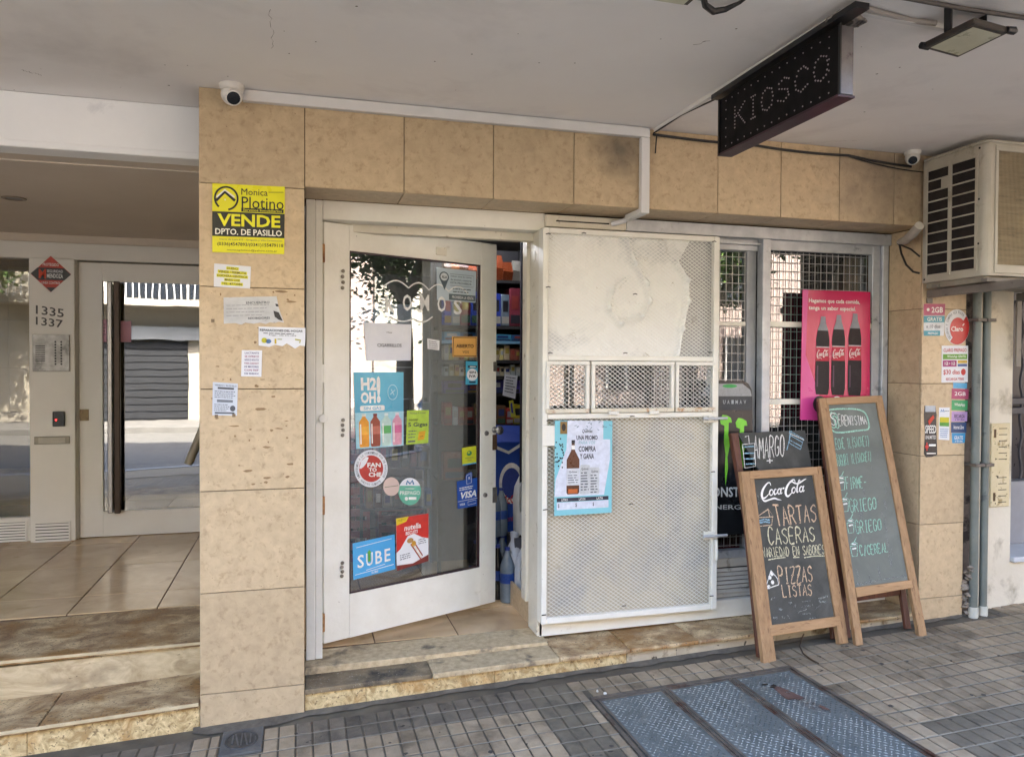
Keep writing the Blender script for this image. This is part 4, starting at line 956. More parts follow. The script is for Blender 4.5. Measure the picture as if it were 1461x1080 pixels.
# louvred side: dark openings with bars between
ny_, nzr = 2, 10
for c_ in range(2):
    ya = (ay0-.040, ay0-.178) if c_ == 0 else (ay0-.205, ay0-.352)
    for r_ in range(nzr):
        z0 = az0+.045+(az1-az0-.10)*r_/nzr; z1 = z0+(az1-az0-.10)/nzr-.009
        if c_ == 0 and r_ == 8: ya2 = (ya[0]-.0, ya[1]+.05)
        else: ya2 = ya
        obj('side_opening', MB().box(AX-.0015, AX+.002, ya2[1], ya2[0], z0, z1), DARK, ac)
        obj('louvre_bar', MB().box(AX-.006, AX+.001, ya[1]-.004, ya[0]+.004, z1+.001, z1+.008), ACM, ac, bevel=.001)
for c_ in (ay0-.03, ay0-.19, ay0-.363): obj('louvre_post', MB().box(AX-.007, AX-.0005, c_-.009, c_+.009, az0+.03, az1-.045), ACM, ac, bevel=.001)
for (y, zz) in ((ay0-.375, az1-.02), (ay0-.375, az0+.40), (ay0-.375, az0+.17), (ay0-.02, az0+.02)): obj('screw', MB().lathe([(.006, 0), (.005, .003)], (AX-.001, y, zz), 8, (-1, 0, 0)), BLACK, ac)
# coil face towards the street
fy = ay1-rr
obj('coil_frame', MB().box(AX+rr+.012, AX+.84, fy-.006, fy-.0005, az1-.040, az1-.012), ACM, ac, bevel=.002); obj('coil_frame', MB().box(AX+rr+.012, AX+.84, fy-.006, fy-.0005, az0+.015, az0+.058), ACM, ac, bevel=.002)
obj('coil_frame', MB().box(AX+rr+.012, AX+rr+.032, fy-.006, fy-.0005, az0+.059, az1-.041), ACM, ac, bevel=.002)
obj('cooling_coil', MB().box(AX+rr+.033, AX+.84, fy-.002, fy-.0008, az0+.059, az1-.041), FIN, ac)
mb = MB(); x = AX+rr+.036
while x < AX+.83: mb.box(x, x+.0022, fy-.005, fy-.002, az0+.06, az1-.042); x += .0085
obj('coil_fins', mb, mat('bent_fins', '9a8b70', 'b5a688', 8, .6, stretch=(1, 1, 10)), ac, kind='stuff')
obj('base_tray', MB().box(AX+.01, AX+.85, ay1-.02, ay0-.02, az0-.030, az0-.001), mat('dirty_tray', '7d7667', '948c7c', 8, .6), ac, bevel=.003)
br = thing('air_conditioner_bracket', (AX+.4, -.3, 1.99), 'pair of grey steel wall brackets carrying the air conditioner', 'bracket')
BR = mat('grey_brown_bracket', '6b645c', '80786e', 6, .5, c3='4a3a2e', s3=9, t3=.6)
for x in (AX+.05, AX+.70):
    obj('arm', MB().box(x, x+.038, -.72, -.003, 1.992, 2.034), BR, br, bevel=.002)
    obj('wall_leg', MB().box(x, x+.038, -.012, -.001, 1.60 if x > 3.7 else 1.96, 1.99), BR, br, bevel=.002)
obj('cross_bar', MB().box(AX-.01, AX+.80, -.46, -.42, 2.035, 2.054), BR, br, bevel=.002); obj('cross_bar', MB().box(AX-.01, AX+.80, -.14, -.10, 2.035, 2.054), BR, br, bevel=.002)
ctube('lagged_pipe', [aY(1284, 346, .12), aY(1292, 343, .05), aY(1302, 334, -.06), aY(1312, 322, -.14)], [.020, .024, .026, .024], mat('taped_pipe_lagging', 'a8a194', 'bcb5a8', 20, .7), 'pale lagged pipe entering the wall behind the air conditioner', 'pipe', n=12)
ctube('drooping_cable', [aY(1283, 347, .12), aY(1286, 362, .06), aY(1293, 378, .02), aY(1303, 388, -.03), aY(1312, 390, -.06)], .006, CABLE, 'black cable drooping below the lagged pipe to the air conditioner', 'cable')
ctube('drooping_cable', [aY(1281, 348, .12), aY(1300, 356, -.01), aY(1312, 366, -.08)], .005, CABLE, 'black cable stretched just under the lagged pipe', 'cable')

# ================================================================== neighbour on the right
nb = thing('neighbouring_house', (4.6, .1, .15), 'cream plastered neighbouring house with grey iron street door at the right edge', 'building')
def npart(nm, mb, m, p=None, **k): return obj(nm, mb, m, p or nb, **k)
NY = .045
x1 = aY(1444.5, 600, NY).x; x0 = 3.90
npart('wall', MB().box(3.745, x0, NY+.02, .5, -.1, 2.79), mat('dirty_side_gap', '544a44', '7b7068', 9, .9, c3='2c2624', s3=7, t3=.5, bump=.8, bscale=30))
npart('plaster_pier', MB().box(x0+.001, x1, NY, .5, .05, 2.79), PLASTER, bevel=.004)
npart('wall', MB().box(x1+.001, 16, .45, .6, -.3, 2.79), mat('plain_grey_wall', '6d6c70', '7f7e82', 3, .8))  # wall in a plain grey tone
npart('stone_sill', MB().box(x1+.001, 6.4, .02, .448, .42, .452), mat('pale_grey_sill', 'b6babf', 'cdd0d3', 5, .4), bevel=.004)
npart('base_wall', MB().box(x1+.001, 6.4, .05, .448, .0, .419), PLASTER)
npart('low_panel', MB().box(x1+.001, 6.4, .30, .40, .453, .86), mat('grey_zinc_panel', '84858a', '96979c', 4, .6), bevel=.003)
gt_ = npart('iron_door', MB().box(x1+.001, x1+.03, .26, .30, .861, 2.78), IRON)
for zz in (1.30, 1.36, 2.02): obj('rail', MB().box(x1+.031, 6.0, .255, .30, zz, zz+.04), IRON, gt_, bevel=.002)
for k in range(14):
    xx = x1+.07+k*.085; pts = [(xx+.010*math.sin(i*1.25), .27, .88+i*.045) for i in range(43)]
    obj('wavy_bar', MB().tube(pts, .009, 6), IRON, gt_, smooth=True)
npart('door_backing', MB().box(x1+.001, 6.4, .405, .44, .861, 2.78), mat('dark_door_glass', '26242c', '35333c', 2, .3))
# meter cover with slots
a = aY(1415, 604, NY-.012); b = aY(1440, 722, NY-.012)
mc = npart('meter_cover', MB().box(a.x, b.x, NY-.012, NY-.0005, b.z, a.z), mat('chipped_cream_cover', 'cdbd95', 'd9cba8', 9, .7, c3='9c8558', s3=9, t3=.58, c4='4f4029', s4=40, t4=.64, bump=.6), bevel=.003)
for k in range(13):
    if k in (6, 7): continue
    zz = a.z-.03-(a.z-b.z-.06)*k/12; obj('slot', MB().box(a.x+.055, b.x-.025, NY-.0135, NY-.0118, zz-.004, zz), DARK, mc)
zz = (a.z+b.z)/2
for s in (-1, 1): obj('side_slot', MB().box(a.x+.018, a.x+.034, NY-.0135, NY-.0118, zz+s*.19-.025, zz+s*.19+.025), mat('rust_brown', '5b452d', rough=.8), mc)
for (u, nm, rrad, lb) in ((1391.5, 'downpipe', .023, 'dark grey painted downpipe nearest the tiled pillar'), (1405.5, 'downpipe', .021, 'pale edged grey downpipe beside the cream plaster wall')):
    c = aY(u, 640, -.03); t = thing(nm, (c.x, -.03, .15), lb, 'pipe')
    obj('pipe_run', MB().tube([(c.x, -.03, .20), (c.x, -.03, 2.79)], rrad, 16), PIPE, t, smooth=True)
    obj('pipe_foot', MB().tube([(c.x, -.032, .125), (c.x, -.032, .20)], rrad+.004, 16), mat('pale_pipe_foot', 'b9b6a8', 'cdcabd', 12, .6, c4='6b675c', s4=20), t, smooth=True)
    for zc in (1.02, 1.86): obj('clip', MB().box(c.x-rrad-.006, c.x+rrad+.012, -.066, .04, zc, zc+.018), mat('rusty_clip', '5b5550', '746c64', 20, .6, metal=.3), t, bevel=.002)
mb = MB(); rg = random.Random(9)
for k in range(16):
    a_ = V((3.762+rg.uniform(-.012, .016), -.004+rg.uniform(-.03, .03), .16+k*.018)); mb.lathe([(.004, -.012), (.018+rg.random()*.010, 0), (.004, .014)], a_, 7, (rg.uniform(-.4, .4), rg.uniform(-.4, .4), 1))
obj('broken_mortar', mb, mat('broken_mortar_mix', '6b6156', '9a8f80', 40, .95, bump=1), None, label='crumbling mortar at the foot of the pipes', cat='rubble', kind='stuff')

# ================================================================== pavement hatch and drain
def stainmat():
    m = mat('rust_red_stain', '5b4038', '74584c', 14, .9, c3='46302a', s3=9); n = m.node_tree.nodes; l = m.node_tree.links
    g = n.new('ShaderNodeNewGeometry'); nz = n.new('ShaderNodeTexNoise'); nz.inputs['Scale'].default_value = 16; nz.inputs['Detail'].default_value = 8; l.new(g.outputs['Position'], nz.inputs['Vector'])
    k = n.new('ShaderNodeMapRange'); k.inputs[1].default_value = .40; k.inputs[2].default_value = .56; k.inputs[3].default_value = .05; k.inputs[4].default_value = .9; l.new(nz.outputs['Fac'], k.inputs[0]); l.new(k.outputs[0], n['Principled BSDF'].inputs['Alpha']); return m
ha = thing('pavement_hatch', (1.84, -.85, gz(1.84)), 'three leaf steel checker plate hatch set in the pavement', 'hatch')
def gbox(x0, x1, y0, y1, d0, d1):
    return MB().hexa([(x0, y0, gz(x0)+d0), (x1, y0, gz(x1)+d0), (x1, y1, gz(x1)+d0), (x0, y1, gz(x0)+d0), (x0, y0, gz(x0)+d1), (x1, y0, gz(x1)+d1), (x1, y1, gz(x1)+d1), (x0, y1, gz(x0)+d1)])
XS = [1.318, 1.668, 2.024, 2.365]
obj('pit_frame', gbox(XS[0]-.012, XS[3]+.012, HY1-.004, HY1+.022, -.03, .003), PLATEF, ha); obj('pit_frame', gbox(XS[0]-.016, XS[0], HY0, HY1-.005, -.03, .003), PLATEF, ha); obj('pit_frame', gbox(XS[3], XS[3]+.016, HY0, HY1-.005, -.03, .003), PLATEF, ha)
obj('pit_bed', gbox(XS[0], XS[3], HY0, HY1-.005, -.04, -.015), DARK, ha)
def ontube(x, y, d): return V((x, y, gz(x)+d))
for i in range(3):
    xa, xb = XS[i]+.012, XS[i+1]-.012
    if i: obj('rail', gbox(XS[i]-.006, XS[i]+.006, HY0, HY1-.006, -.02, .001), PLATEF, ha)
    pl = obj('checker_leaf', gbox(xa, xb, HY0, HY1-.014, -.012, -.001), PLATE, ha, bevel=.002)
    mb = MB(); f = .018
    for q in (gbox(xa+.0, xa+f*.6, HY0, HY1-.014, -.0009, .0015), gbox(xb-f*.6, xb, HY0, HY1-.014, -.0009, .0015), gbox(xa+f*.6, xb-f*.6, HY1-.014-f*.7, HY1-.014, -.0009, .0015)):
        k0 = len(mb.v); mb.v += q.v; mb.f += [tuple(j+k0 for j in ff) for ff in q.f]
    obj('leaf_edge', mb, PLATEF, pl, kind='stuff')
    mb = MB(); y = HY1-.045; r = 0; rg = random.Random(i)
    while y > HY0+.02:
        x = xa+.024+(r % 2)*.014
        while x < xb-.022:
            s = 1 if ((r+int(x/.028)) % 2) else -1; L, w = .0095, .0032
            dx, dy = L*.72, L*.72*s
            pts = [ontube(x-dx, y-dy, -.0008), ontube(x+w*s*.7, y-w*.7, -.0008), ontube(x+dx, y+dy, -.0008), ontube(x-w*s*.7, y+w*.7, -.0008)]
            top = ontube(x, y, .0016)
            k0 = len(mb.v); mb.v += pts+[top]; mb.f += [(k0, k0+1, k0+4), (k0+1, k0+2, k0+4), (k0+2, k0+3, k0+4), (k0+3, k0, k0+4)]
            x += .028
        y -= .0165; r += 1
    obj('raised_lozenges', mb, mat('worn_lozenge_steel', '868c8a', 'a9aeaa', 9, .5, metal=.1, c3='3f4443', s3=4, t3=.52), pl, kind='stuff')
    if i == 2:
        mb = MB(); rg = random.Random(2); pts = []
        for k in range(30):
            t = 2*math.pi*k/30; a_ = .165*math.cos(t); b_ = (.040+.012*math.sin(3*t))*math.sin(t); ca, sa = math.cos(R(-78)), math.sin(R(-78))
            pts.append(ontube(2.19+a_*ca-b_*sa+rg.uniform(-.004, .004), -.62+a_*sa+b_*ca+rg.uniform(-.006, .006), .0022))
        mb.quad(*pts); obj('rust_stain', mb, stainmat(), pl)
        for (px_, py_) in ((2.135, -.43), (2.165, -.455), (2.15, -.47)):
            obj('tar_spot', MB().quad(*[ontube(px_+.018*math.cos(t*1.05)*rg.uniform(.5, 1.2), py_+.013*math.sin(t*1.05)*rg.uniform(.5, 1.2), .0026) for t in range(6)]), flat('121214', .5), pl)
dr = thing('drain_cover', (-.24, -.17, 0), 'small square concrete drain box with an oval iron lid at the pillar foot', 'drain cover')
obj('box_rim', gbox(DRX0+.01, DRX1-.005, DRY0+.005, DRY1-.01, -.02, .004), mat('dark_cement_rim', '4b4a4a', '66645f', 12, .85, bump=.6), dr, bevel=.003)
mb = MB(); c = ontube(-.237, -.170, .0045)
mb.lathe([(1, 0), (.97, .003), (.85, .003), (.83, .0015), (.001, .0015)], (0, 0, 0), 28)
mb.v = [V((c.x+p.x*.070, c.y+p.y*.085, c.z+p.z)) for p in mb.v]; ol = obj('oval_lid', mb, mat('cast_iron_lid', '3a3c3e', '55585a', 20, .5, metal=.5), dr, smooth=True)
for k in range(5):
    x = c.x-.036+k*.018; h = .055*math.sqrt(max(.1, 1-((k-2)/2.9)**2)); obj('lid_rib', MB().bar((x+(.008 if k in (1, 3) else 0), c.y-h, c.z+.003), (x-(.008 if k in (1, 3) else 0), c.y+h, c.z+.003), .006, .004, (1, 0, 0)), mat('cast_iron_rib', '5c5f62', '6c6f72', 20, .5, metal=.5), ol)
mb = MB(); rg = random.Random(31)
for k in range(70):
    x = rg.uniform(-.1, 4.2); y = rg.uniform(-1.5, -.1)
    if HX0-.03 < x < HX1+.03 and y < HY1+.04: continue
    q_ = rg.uniform(.004, .014); mb.quad(*[ontube(x+q_*math.cos(t*.9)*rg.uniform(.7, 1.2), y+q_*math.sin(t*.9)*rg.uniform(.7, 1.2), .0022) for t in range(7)])
obj('gum_spots', mb, mat('old_gum', '37332e', '4f4a43', 20, .9), pavement, kind='stuff')
for k, (x, y) in enumerate(((1.385, -.27), (1.36, -.235))):
    obj('pebble', MB().lathe([(.002, -.004), (.009-.003*k, .002), (.007-.003*k, .008), (.001, .011)], ontube(x, y, 0), 8), mat('white_pebble', 'cfcac0', rough=.8), None, smooth=True, label=('small white pebble beside the hatch corner' if k == 0 else 'tiny pebble behind the white pebble at the hatch corner'), cat='pebble')
ctube('ground_cable', [aG(1147, 904, .03), aG(1143, 912, .006), aG(1141, 922, .004), aG(1146, 932, .004), aG(1157, 940, .004), aG(1168, 946, .004)], .0035, mat('brown_cable', '3d2e22', '52402f', 20, .7), 'thin brown cable lying on the paving between the chalkboards', 'cable')

# ================================================================== chalkboards
def add_print_helpers():
    def at(s, u, v):
        p = onP(u, v, s.c[0], s.out); tl, tr, br, bl = s.c
        X = tr-tl; Y = bl-tl; d = p-tl
        # affine solve in the plane of the print
        xx, xy, yy = X.dot(X), X.dot(Y), Y.dot(Y); dx, dy = d.dot(X), d.dot(Y); D = xx*yy-xy*xy
        return ((dx*yy-dy*xy)/D, (dy*xx-dx*xy)/D)
    def sub(s, px, L=0):
        q = Print(s.root, [onP(u, v, s.c[0], s.out) for u, v in px], s.out, s.th, s.base+L*s.th); q.g = s.g; q.k = id(q) % 100000 * 100
        return q
    Print.at = at; Print.sub = sub
add_print_helpers()
def zz_(ox, oy, k): return lambda *pts: [(ox+a/k, oy+b/k) for a, b in pts]
class Board:
    def __init__(s, name, label, fl, fr, tl, tr, mslate, thick=.028):
        s.FL = aG(*fl); s.FR = aG(*fr); s.TL = aX(*tl, s.FL.x); s.TR = aX(*tr, s.FR.x)
        X = (s.FR-s.FL).normalized(); Up = ((s.TL-s.FL)+(s.TR-s.FR)).normalized()
        s.N = X.cross(Up).normalized()
        if s.N.y > 0: s.N = -s.N
        s.o = (s.FL+s.FR+s.TL+s.TR)/4; s.ms = mslate; s.X = X; s.Up = (Up-X*Up.dot(X)).normalized()
        s.root = thing(name, ((s.FL.x+s.FR.x)/2, (s.FL.y+s.FR.y)/2, min(s.FL.z, s.FR.z)), label, 'chalkboard'); s.th = thick
    def P(s, u, v, d=0): return onP(u, v, s.o, s.N)+s.N*d
    def member(s, nm, px, m, th=None, back=0, d=0):
        th = th or s.th; pts = [onP(u, v, s.o, s.N)-s.N*back+s.N*d for u, v in px]
        return obj(nm, MB().extr([pts[3], pts[2], pts[1], pts[0]], -s.N*th), m, s.root, bevel=.0025, seg=2)
def rearframe(B, off_top, off_foot, w, m, cut_l=0, crossz=None):
    """the folded rear leg frame of an A-frame board"""
    for (f, t, sg) in ((B.FL, B.TL, 1), (B.FR, B.TR, -1)):
        yo = V((0, 1, 0)); p = V((f.x+sg*.03, f.y+off_foot, gz(f.x)+.002)); q = t+yo*off_top-Z*.02+V((sg*.03, 0, 0))
        obj('rear_leg', MB().bar(p, q, w, .026, (1, 0, 0)), m, B.root, bevel=.003)
    z0 = .16
    a = B.FL+(B.TL-B.FL)*z0; b = B.FR+(B.TR-B.FR)*z0; k = off_foot+(off_top-off_foot)*z0
    obj('rear_rail', MB().bar(a+V((.05, k, 0)), b+V((-.05, k, 0)), .05, .022, Z), m, B.root, bevel=.002)
WHC = chalk('white_chalk', 'e8e6df'); YC = chalk('pale_yellow_chalk', 'dcd6b4', .45); PC = chalk('peach_chalk', 'd8bc9c', .45); BC = chalk('blue_chalk', '8fb6c8', .47); GC = chalk('mint_chalk', 'a4d2bc', .44); GP = chalk('grey_smear_chalk', '8c8f8a', .56)
PAINTW = flat('f0eee8')
z1 = zz_(1050, 660, 4.5)
A1 = Board('chalkboard', 'front wooden framed chalkboard offering tartas caseras and pizzas', (1090, 946), (1211, 917.5), (1057.5, 672.5), (1172, 665), SLATE)
A1.member('stile', [(1057.5, 672.5), (1075, 671.5), (1108, 945), (1090, 947)], WOODV)
A1.member('stile', [(1159, 666), (1172, 665), (1211, 917), (1198, 919)], WOODV)
A1.member('top_rail', [(1069, 671.9), (1165, 665.6), (1166.5, 677), (1070.3, 683.5)], WOODH, d=.003)
A1.member('bottom_rail', [(1098, 892), (1198, 878.5), (1200.5, 892), (1100, 907.5)], WOODH, d=.002)
sl1 = A1.member('slate', [(1066, 680), (1165, 673), (1202, 884), (1096, 898)], SLATE, th=.008, back=.010)
rearframe(A1, .035, .075, .040, WOODD)
b = Print(sl1, [A1.P(*q, -.0096) for q in ((1066, 680), (1165, 673), (1202, 884), (1096, 898))], A1.N, th=.0004, base=.0004); b.root = A1.root
def coca(pr, m, w=.0085, name='logo'):
    """the flowing script wordmark drawn with a brush, on a 100 x 46 grid"""
    def S(pts, ws, k=6):
        q = smooth2([(x/100, y/46, w_*w) for (x, y), w_ in zip(pts, ws)], k)
        pr.stroke([(a, b_) for a, b_, _ in q], [c for *_, c in q], m, 1, 'logo')
    # C with its hook
    S([(23, 10), (21, 4), (16, 5), (9, 14), (5, 24), (5, 33), (9, 36), (15, 32), (19, 27)], [.7, .8, 1, 1.6, 2.0, 1.9, 1.3, .8, .4])
    S([(4, 36), (10, 42), (20, 40), (30, 38), (38, 41), (45, 43)], [.4, 1.3, 1.1, 1.3, 1.0, .3])   # ribbon under the first word
    def o(cx, cy, rx=3.6, ry=6): S([(cx+rx*math.cos(R(t))+.10*(-ry*math.sin(R(t))), cy+ry*math.sin(R(t))) for t in range(-60, 301, 30)], [.6+.5*abs(math.sin(R(t/2))) for t in range(-60, 301, 30)], 3)
    o(24, 25); S([(34.5, 20), (32, 18.5), (29.8, 24), (30.6, 29.5), (34, 28.5), (36.5, 25)], [.8, .8, 1.3, 1.3, .8, .5])
    o(40.5, 24, 3.4, 5.6); S([(45, 17), (43.4, 23), (43.8, 29), (47, 27)], [1.1, 1.2, 1.1, .4])
    S([(47, 18.5), (51, 17.5)], [1.3, 1.1])
    S([(73, 8), (71, 1.5), (65, 3), (58, 12), (54, 23), (54.5, 32), (59, 36), (65, 31), (68, 27)], [.7, .8, 1.1, 1.6, 2.0, 2.0, 1.4, .8, .4])
    S([(61, 9), (66, 5), (72, 9), (80, 10), (90, 4), (96, 1)], [.4, 1.2, 1.1, 1.2, 1.0, .3])
    o(70.5, 24, 3.6, 6); S([(79, 14), (83, 5), (81, 3), (78.5, 12), (77.4, 22), (78, 29), (81, 27)], [.5, .7, .8, 1.1, 1.3, 1.1, .4])
    o(86.5, 23, 3.5, 5.8); S([(91.6, 16), (90, 22), (90.6, 28), (94, 26)], [1.1, 1.2, 1.1, .4])
coca(b.sub([(1083, 687), (1153, 682), (1151, 712), (1084, 718)]), PAINTW, .0072)
b.sub(z1((236, 287), (510, 270), (515, 375), (262, 408))).hand('TARTAS', 0, 0, 1, 1, PC, .0058)
b.sub(z1((200, 425), (500, 412), (506, 505), (212, 527))).hand('CASERAS', 0, 0, 1, 1, YC, .0055)
b.sub(z1((165, 550), (566, 527), (568, 583), (178, 607))).hand('VARIEDAD EN SABORES', 0, 0, 1, 1, YC, .0040, jit=.3)
for pl in (((205, 622), (250, 612), (315, 603)), ((362, 604), (400, 601)), ((430, 604), (490, 592), (558, 590))):
    b.stroke([b.at(*p) for p in z1(*pl)], .005, YC)
b.sub(z1((266, 678), (485, 664), (490, 762), (278, 777))).hand('PIZZAS', 0, 0, 1, 1, PC, .0052)
b.sub(z1((292, 792), (482, 780), (487, 850), (302, 862))).hand('LISTAS', 0, 0, 1, 1, PC, .0048)
def doodle(pr, f, m, w, *pls):
    for pl in pls: pr.stroke([pr.at(*p) for p in f(*pl)], w, m, 2, 'chalk_drawing')
doodle(b, z1, PC, .0045, ((138, 345), (205, 295), (238, 345), (138, 352), (142, 408), (228, 398), (232, 345)), ((150, 335), (205, 300)), ((205, 300), (214, 345)))
doodle(b, z1, BC, .008, ((150, 372), (180, 362), (215, 366)), ((150, 385), (185, 378), (218, 382)))
doodle(b, z1, GP, .004, ((120, 195), (130, 225), (125, 255), (138, 300)), ((138, 205), (148, 240), (142, 270)), ((155, 215), (162, 245)))
doodle(b, z1, WHC, .0045, ((222, 690), (195, 780), (200, 850)), ((222, 690), (262, 740), (270, 780), (196, 808)), ((196, 808), (200, 850)))
for (u, v) in z1((215, 735), (232, 765), (208, 795), (228, 712)): a_, c_ = b.at(u, v); b.ell(a_, c_, .022, .014, WHC, 2, 'chalk_drawing', n=10)
rg = random.Random(8)
for k in range(26):
    u0 = rg.uniform(215, 560); v0 = rg.uniform(860, 1000); b.stroke([b.at(*p) for p in z1((u0, v0), (u0+rg.uniform(-10, 60), v0-rg.uniform(-8, 30)))], rg.uniform(.004, .012), GP, 1, 'chalk_smears')
b.done()
# the taller board just behind, AMARGO +
z0_ = zz_(1010, 560, 2.769)
A0 = Board('chalkboard', 'low chalkboard with a flag drawing, half hidden behind the tartas board', (1086, 942), (1205, 913), (1052.5, 617), (1149, 613.5), SLATE)
A0.o = A0.o+V((0, .085, 0)); sft = lambda q: q
tlz = aY(1052.5, 617, .215)
# a plane parallel to the front board, one frame depth behind it
A0.N = A1.N; A0.o = A1.o-A1.N*.075
def a0(u, v): return onP(u, v, A0.o, A0.N)
A0.root.location = (a0(1100, 700).x, a0(1100, 700).y, .15); _loc[A0.root.name] = V(A0.root.location)
sl0 = A0.member('slate', [(1052, 617.5), (1149, 613.5), (1163, 690), (1187, 850), (1079, 868), (1063, 700)], SLATE, th=.008)
A0.member('stile', [(1043, 618), (1053, 617.2), (1064, 700), (1092, 905), (1081, 906), (1054, 702)], WOODD, th=.03, d=.003)
b0 = Print(sl0, [a0(1052, 617.5), a0(1149, 613.5), a0(1160, 690), a0(1063, 694)], A0.N, th=.0004, base=.0004); b0.root = A0.root
b0.sub(z0_((180, 182), (300, 168), (300, 250), (182, 262))).hand('AMARGO', 0, 0, 1, 1, WHC, .0045)
b0.sub(z0_((230, 258), (256, 256), (257, 284), (231, 286))).hand('+', 0, 0, 1, 1, WHC, .006)
doodle(b0, z0_, BC, .006, ((322, 152), (378, 182), (366, 222), (322, 198), (322, 152)), ((320, 165), (374, 195)), ((320, 185), (368, 210)), ((312, 225), (330, 150)))
doodle(b0, z0_, WHC, .0045, ((320, 160), (380, 186)), ((146, 175), (160, 170), (163, 200)), ((136, 205), (184, 200), (188, 290), (146, 298), (136, 205)))
doodle(b0, z0_, BC, .007, ((140, 215), (182, 212)), ((142, 240), (184, 238)), ((145, 262), (186, 260)), ((148, 282), (186, 280)))
b0.done()
# tall board
z2_ = zz_(1160, 560, 3.6)
A2 = Board('chalkboard', 'tall wooden framed chalkboard listing milk and yogurt, leaning by the pillar', (1222, 921), (1323, 906), (1168.5, 568), (1258.6, 564), SLATEG)
A2.member('stile', [(1168.5, 568), (1181, 567.5), (1232, 919.5), (1222, 921)], WOODV)
A2.member('stile', [(1249, 564.5), (1258.6, 564), (1323, 906), (1312, 908)], WOODV)
A2.member('top_rail', [(1178, 567.7), (1251, 564.3), (1252.5, 574), (1179.5, 577.5)], WOODH, d=.003)
A2.member('bottom_rail', [(1220, 838), (1300, 827), (1303, 838), (1223, 852)], WOODH, d=.002)
sl2 = A2.member('slate', [(1175, 574), (1253, 571), (1301, 832), (1216, 844)], SLATEG, th=.008, back=.010)
rearframe(A2, .035, .11, .036, WOODD)
b = Print(sl2, [A2.P(*q, -.0096) for q in ((1175, 574), (1253, 571), (1301, 832), (1216, 844))], A2.N, th=.0004, base=.0004); b.root = A2.root
def oval(pr, f, m, w, pts): pr.stroke([pr.at(*p) for p in smooth2(f(*(pts+[pts[0]])), 5)], w, m, 2, 'chalk_drawing')
oval(b, z2_, GC, .009, [(72, 105), (90, 88), (190, 84), (245, 92), (272, 115), (285, 165), (278, 190), (230, 196), (140, 206), (100, 195), (78, 150)])
oval(b, z2_, GC, .006, [(80, 120), (95, 102), (118, 112), (125, 145), (112, 180), (90, 170)])
oval(b, z2_, GC, .006, [(100, 120), (118, 128), (132, 165), (125, 185), (112, 160)])
b.sub(z2_((88, 112), (114, 112), (118, 168), (92, 168))).hand('S', 0, 0, 1, 1, WHC, .005)
b.sub(z2_((128, 118), (268, 122), (276, 162), (132, 170))).hand('ERENISIMA', 0, 0, 1, 1, WHC, .0038)
b.sub(z2_((100, 240), (285, 224), (290, 272), (108, 292))).hand('LECHE 1L(SACHET)', 0, 0, 1, 1, GC, .0034)
b.sub(z2_((112, 322), (298, 304), (300, 348), (122, 380))).hand('YOGURT 1L(SACHET)', 0, 0, 1, 1, GC, .0034)
b.sub(z2_((166, 440), (272, 432), (274, 486), (172, 495))).hand('FIRME-', 0, 0, 1, 1, GC, .0040)
b.sub(z2_((184, 555), (320, 538), (324, 596), (192, 616))).hand('GRIEGO', 0, 0, 1, 1, GC, .0042)
b.sub(z2_((214, 664), (346, 648), (350, 704), (222, 724))).hand('GRIEGO', 0, 0, 1, 1, GC, .0042)
b.sub(z2_((236, 790), (380, 770), (386, 816), (244, 838))).hand('C/CEREAL', 0, 0, 1, 1, GC, .0040)
for (x, y) in ((142, 450), (160, 560), (188, 670), (206, 790)):
    doodle(b, z2_, GC, .004, ((x-16, y), (x-6, y+52), (x+18, y+50), (x+20, y-4), (x-16, y)), ((x-14, y-10), (x+4, y-24), (x+20, y-12)), ((x+2, y-20), (x+14, y-46)))
    doodle(b, z2_, WHC, .008, ((x-8, y-12), (x+12, y-10)), ((x-6, y+14), (x+14, y+10)))
for k in range(22):
    u0 = rg.uniform(215, 400); v0 = rg.uniform(300, 960); b.stroke([b.at(*p) for p in z2_((u0, v0), (u0+rg.uniform(-6, 14), v0+rg.uniform(10, 60)))], rg.uniform(.004, .014), GP, 1, 'chalk_smears')
for k in range(12): u0 = 220+k*22; b.stroke([b.at(*p) for p in z2_((u0, 985-k*3.2), (u0+20, 982-k*3.3))], rg.uniform(.006, .016), GP, 1, 'chalk_smears')
b.done()

# ================================================================== posters, stickers and notices
NYV = V((0, -1, 0))
PAP = mat('white_paper', 'd8d9dc', 'e6e6e6', 4, .6); INK = flat('1d1d20'); INKG = flat('55585e')
def poster(name, px, plane, paper, label, cat, th=.0008, group=None, gap=.0006):
    if plane == 'door': o, n = DO+DN*.0, DN; c = [onP(u, v, DO+DN*(-.0165), DN) for u, v in px]; gap = 0
    else: c = [onP(u, v, (0, plane-gap, 0), NYV) for u, v in px]; n = NYV
    ob, pr = sheet(name, c, n, th, paper, label, cat, group)
    return ob, pr
YEL = mat('glossy_yellow_board', 'e2dc12', 'ebe41a', 3, .3)
_, p = poster('sale_sign', [(303, 262), (406.5, 267), (405.5, 363), (303, 360)], 0, YEL, 'yellow and black VENDE property sale sign on the tiled pillar', 'sign', .003, gap=.001)
p.rect(0, .405, 1, .765, flat('26261f', .4), 1, 'black_band')
p.text('Monica', .395, .055, .76, .15, INK, bold=0); p.text('Plotino', .40, .175, .985, .345, INK, bold=0)
p.rect(.395, .34, .985, .395, INK, 1, 'black_band'); p.text('Servicios Inmobiliarios', .42, .35, .96, .385, YEL)
p.text('VENDE', .07, .435, .94, .615, YEL, bold=.028); p.text('DPTO. DE PASILLO', .04, .65, .965, .74, flat('f2f0e0'), bold=.02)
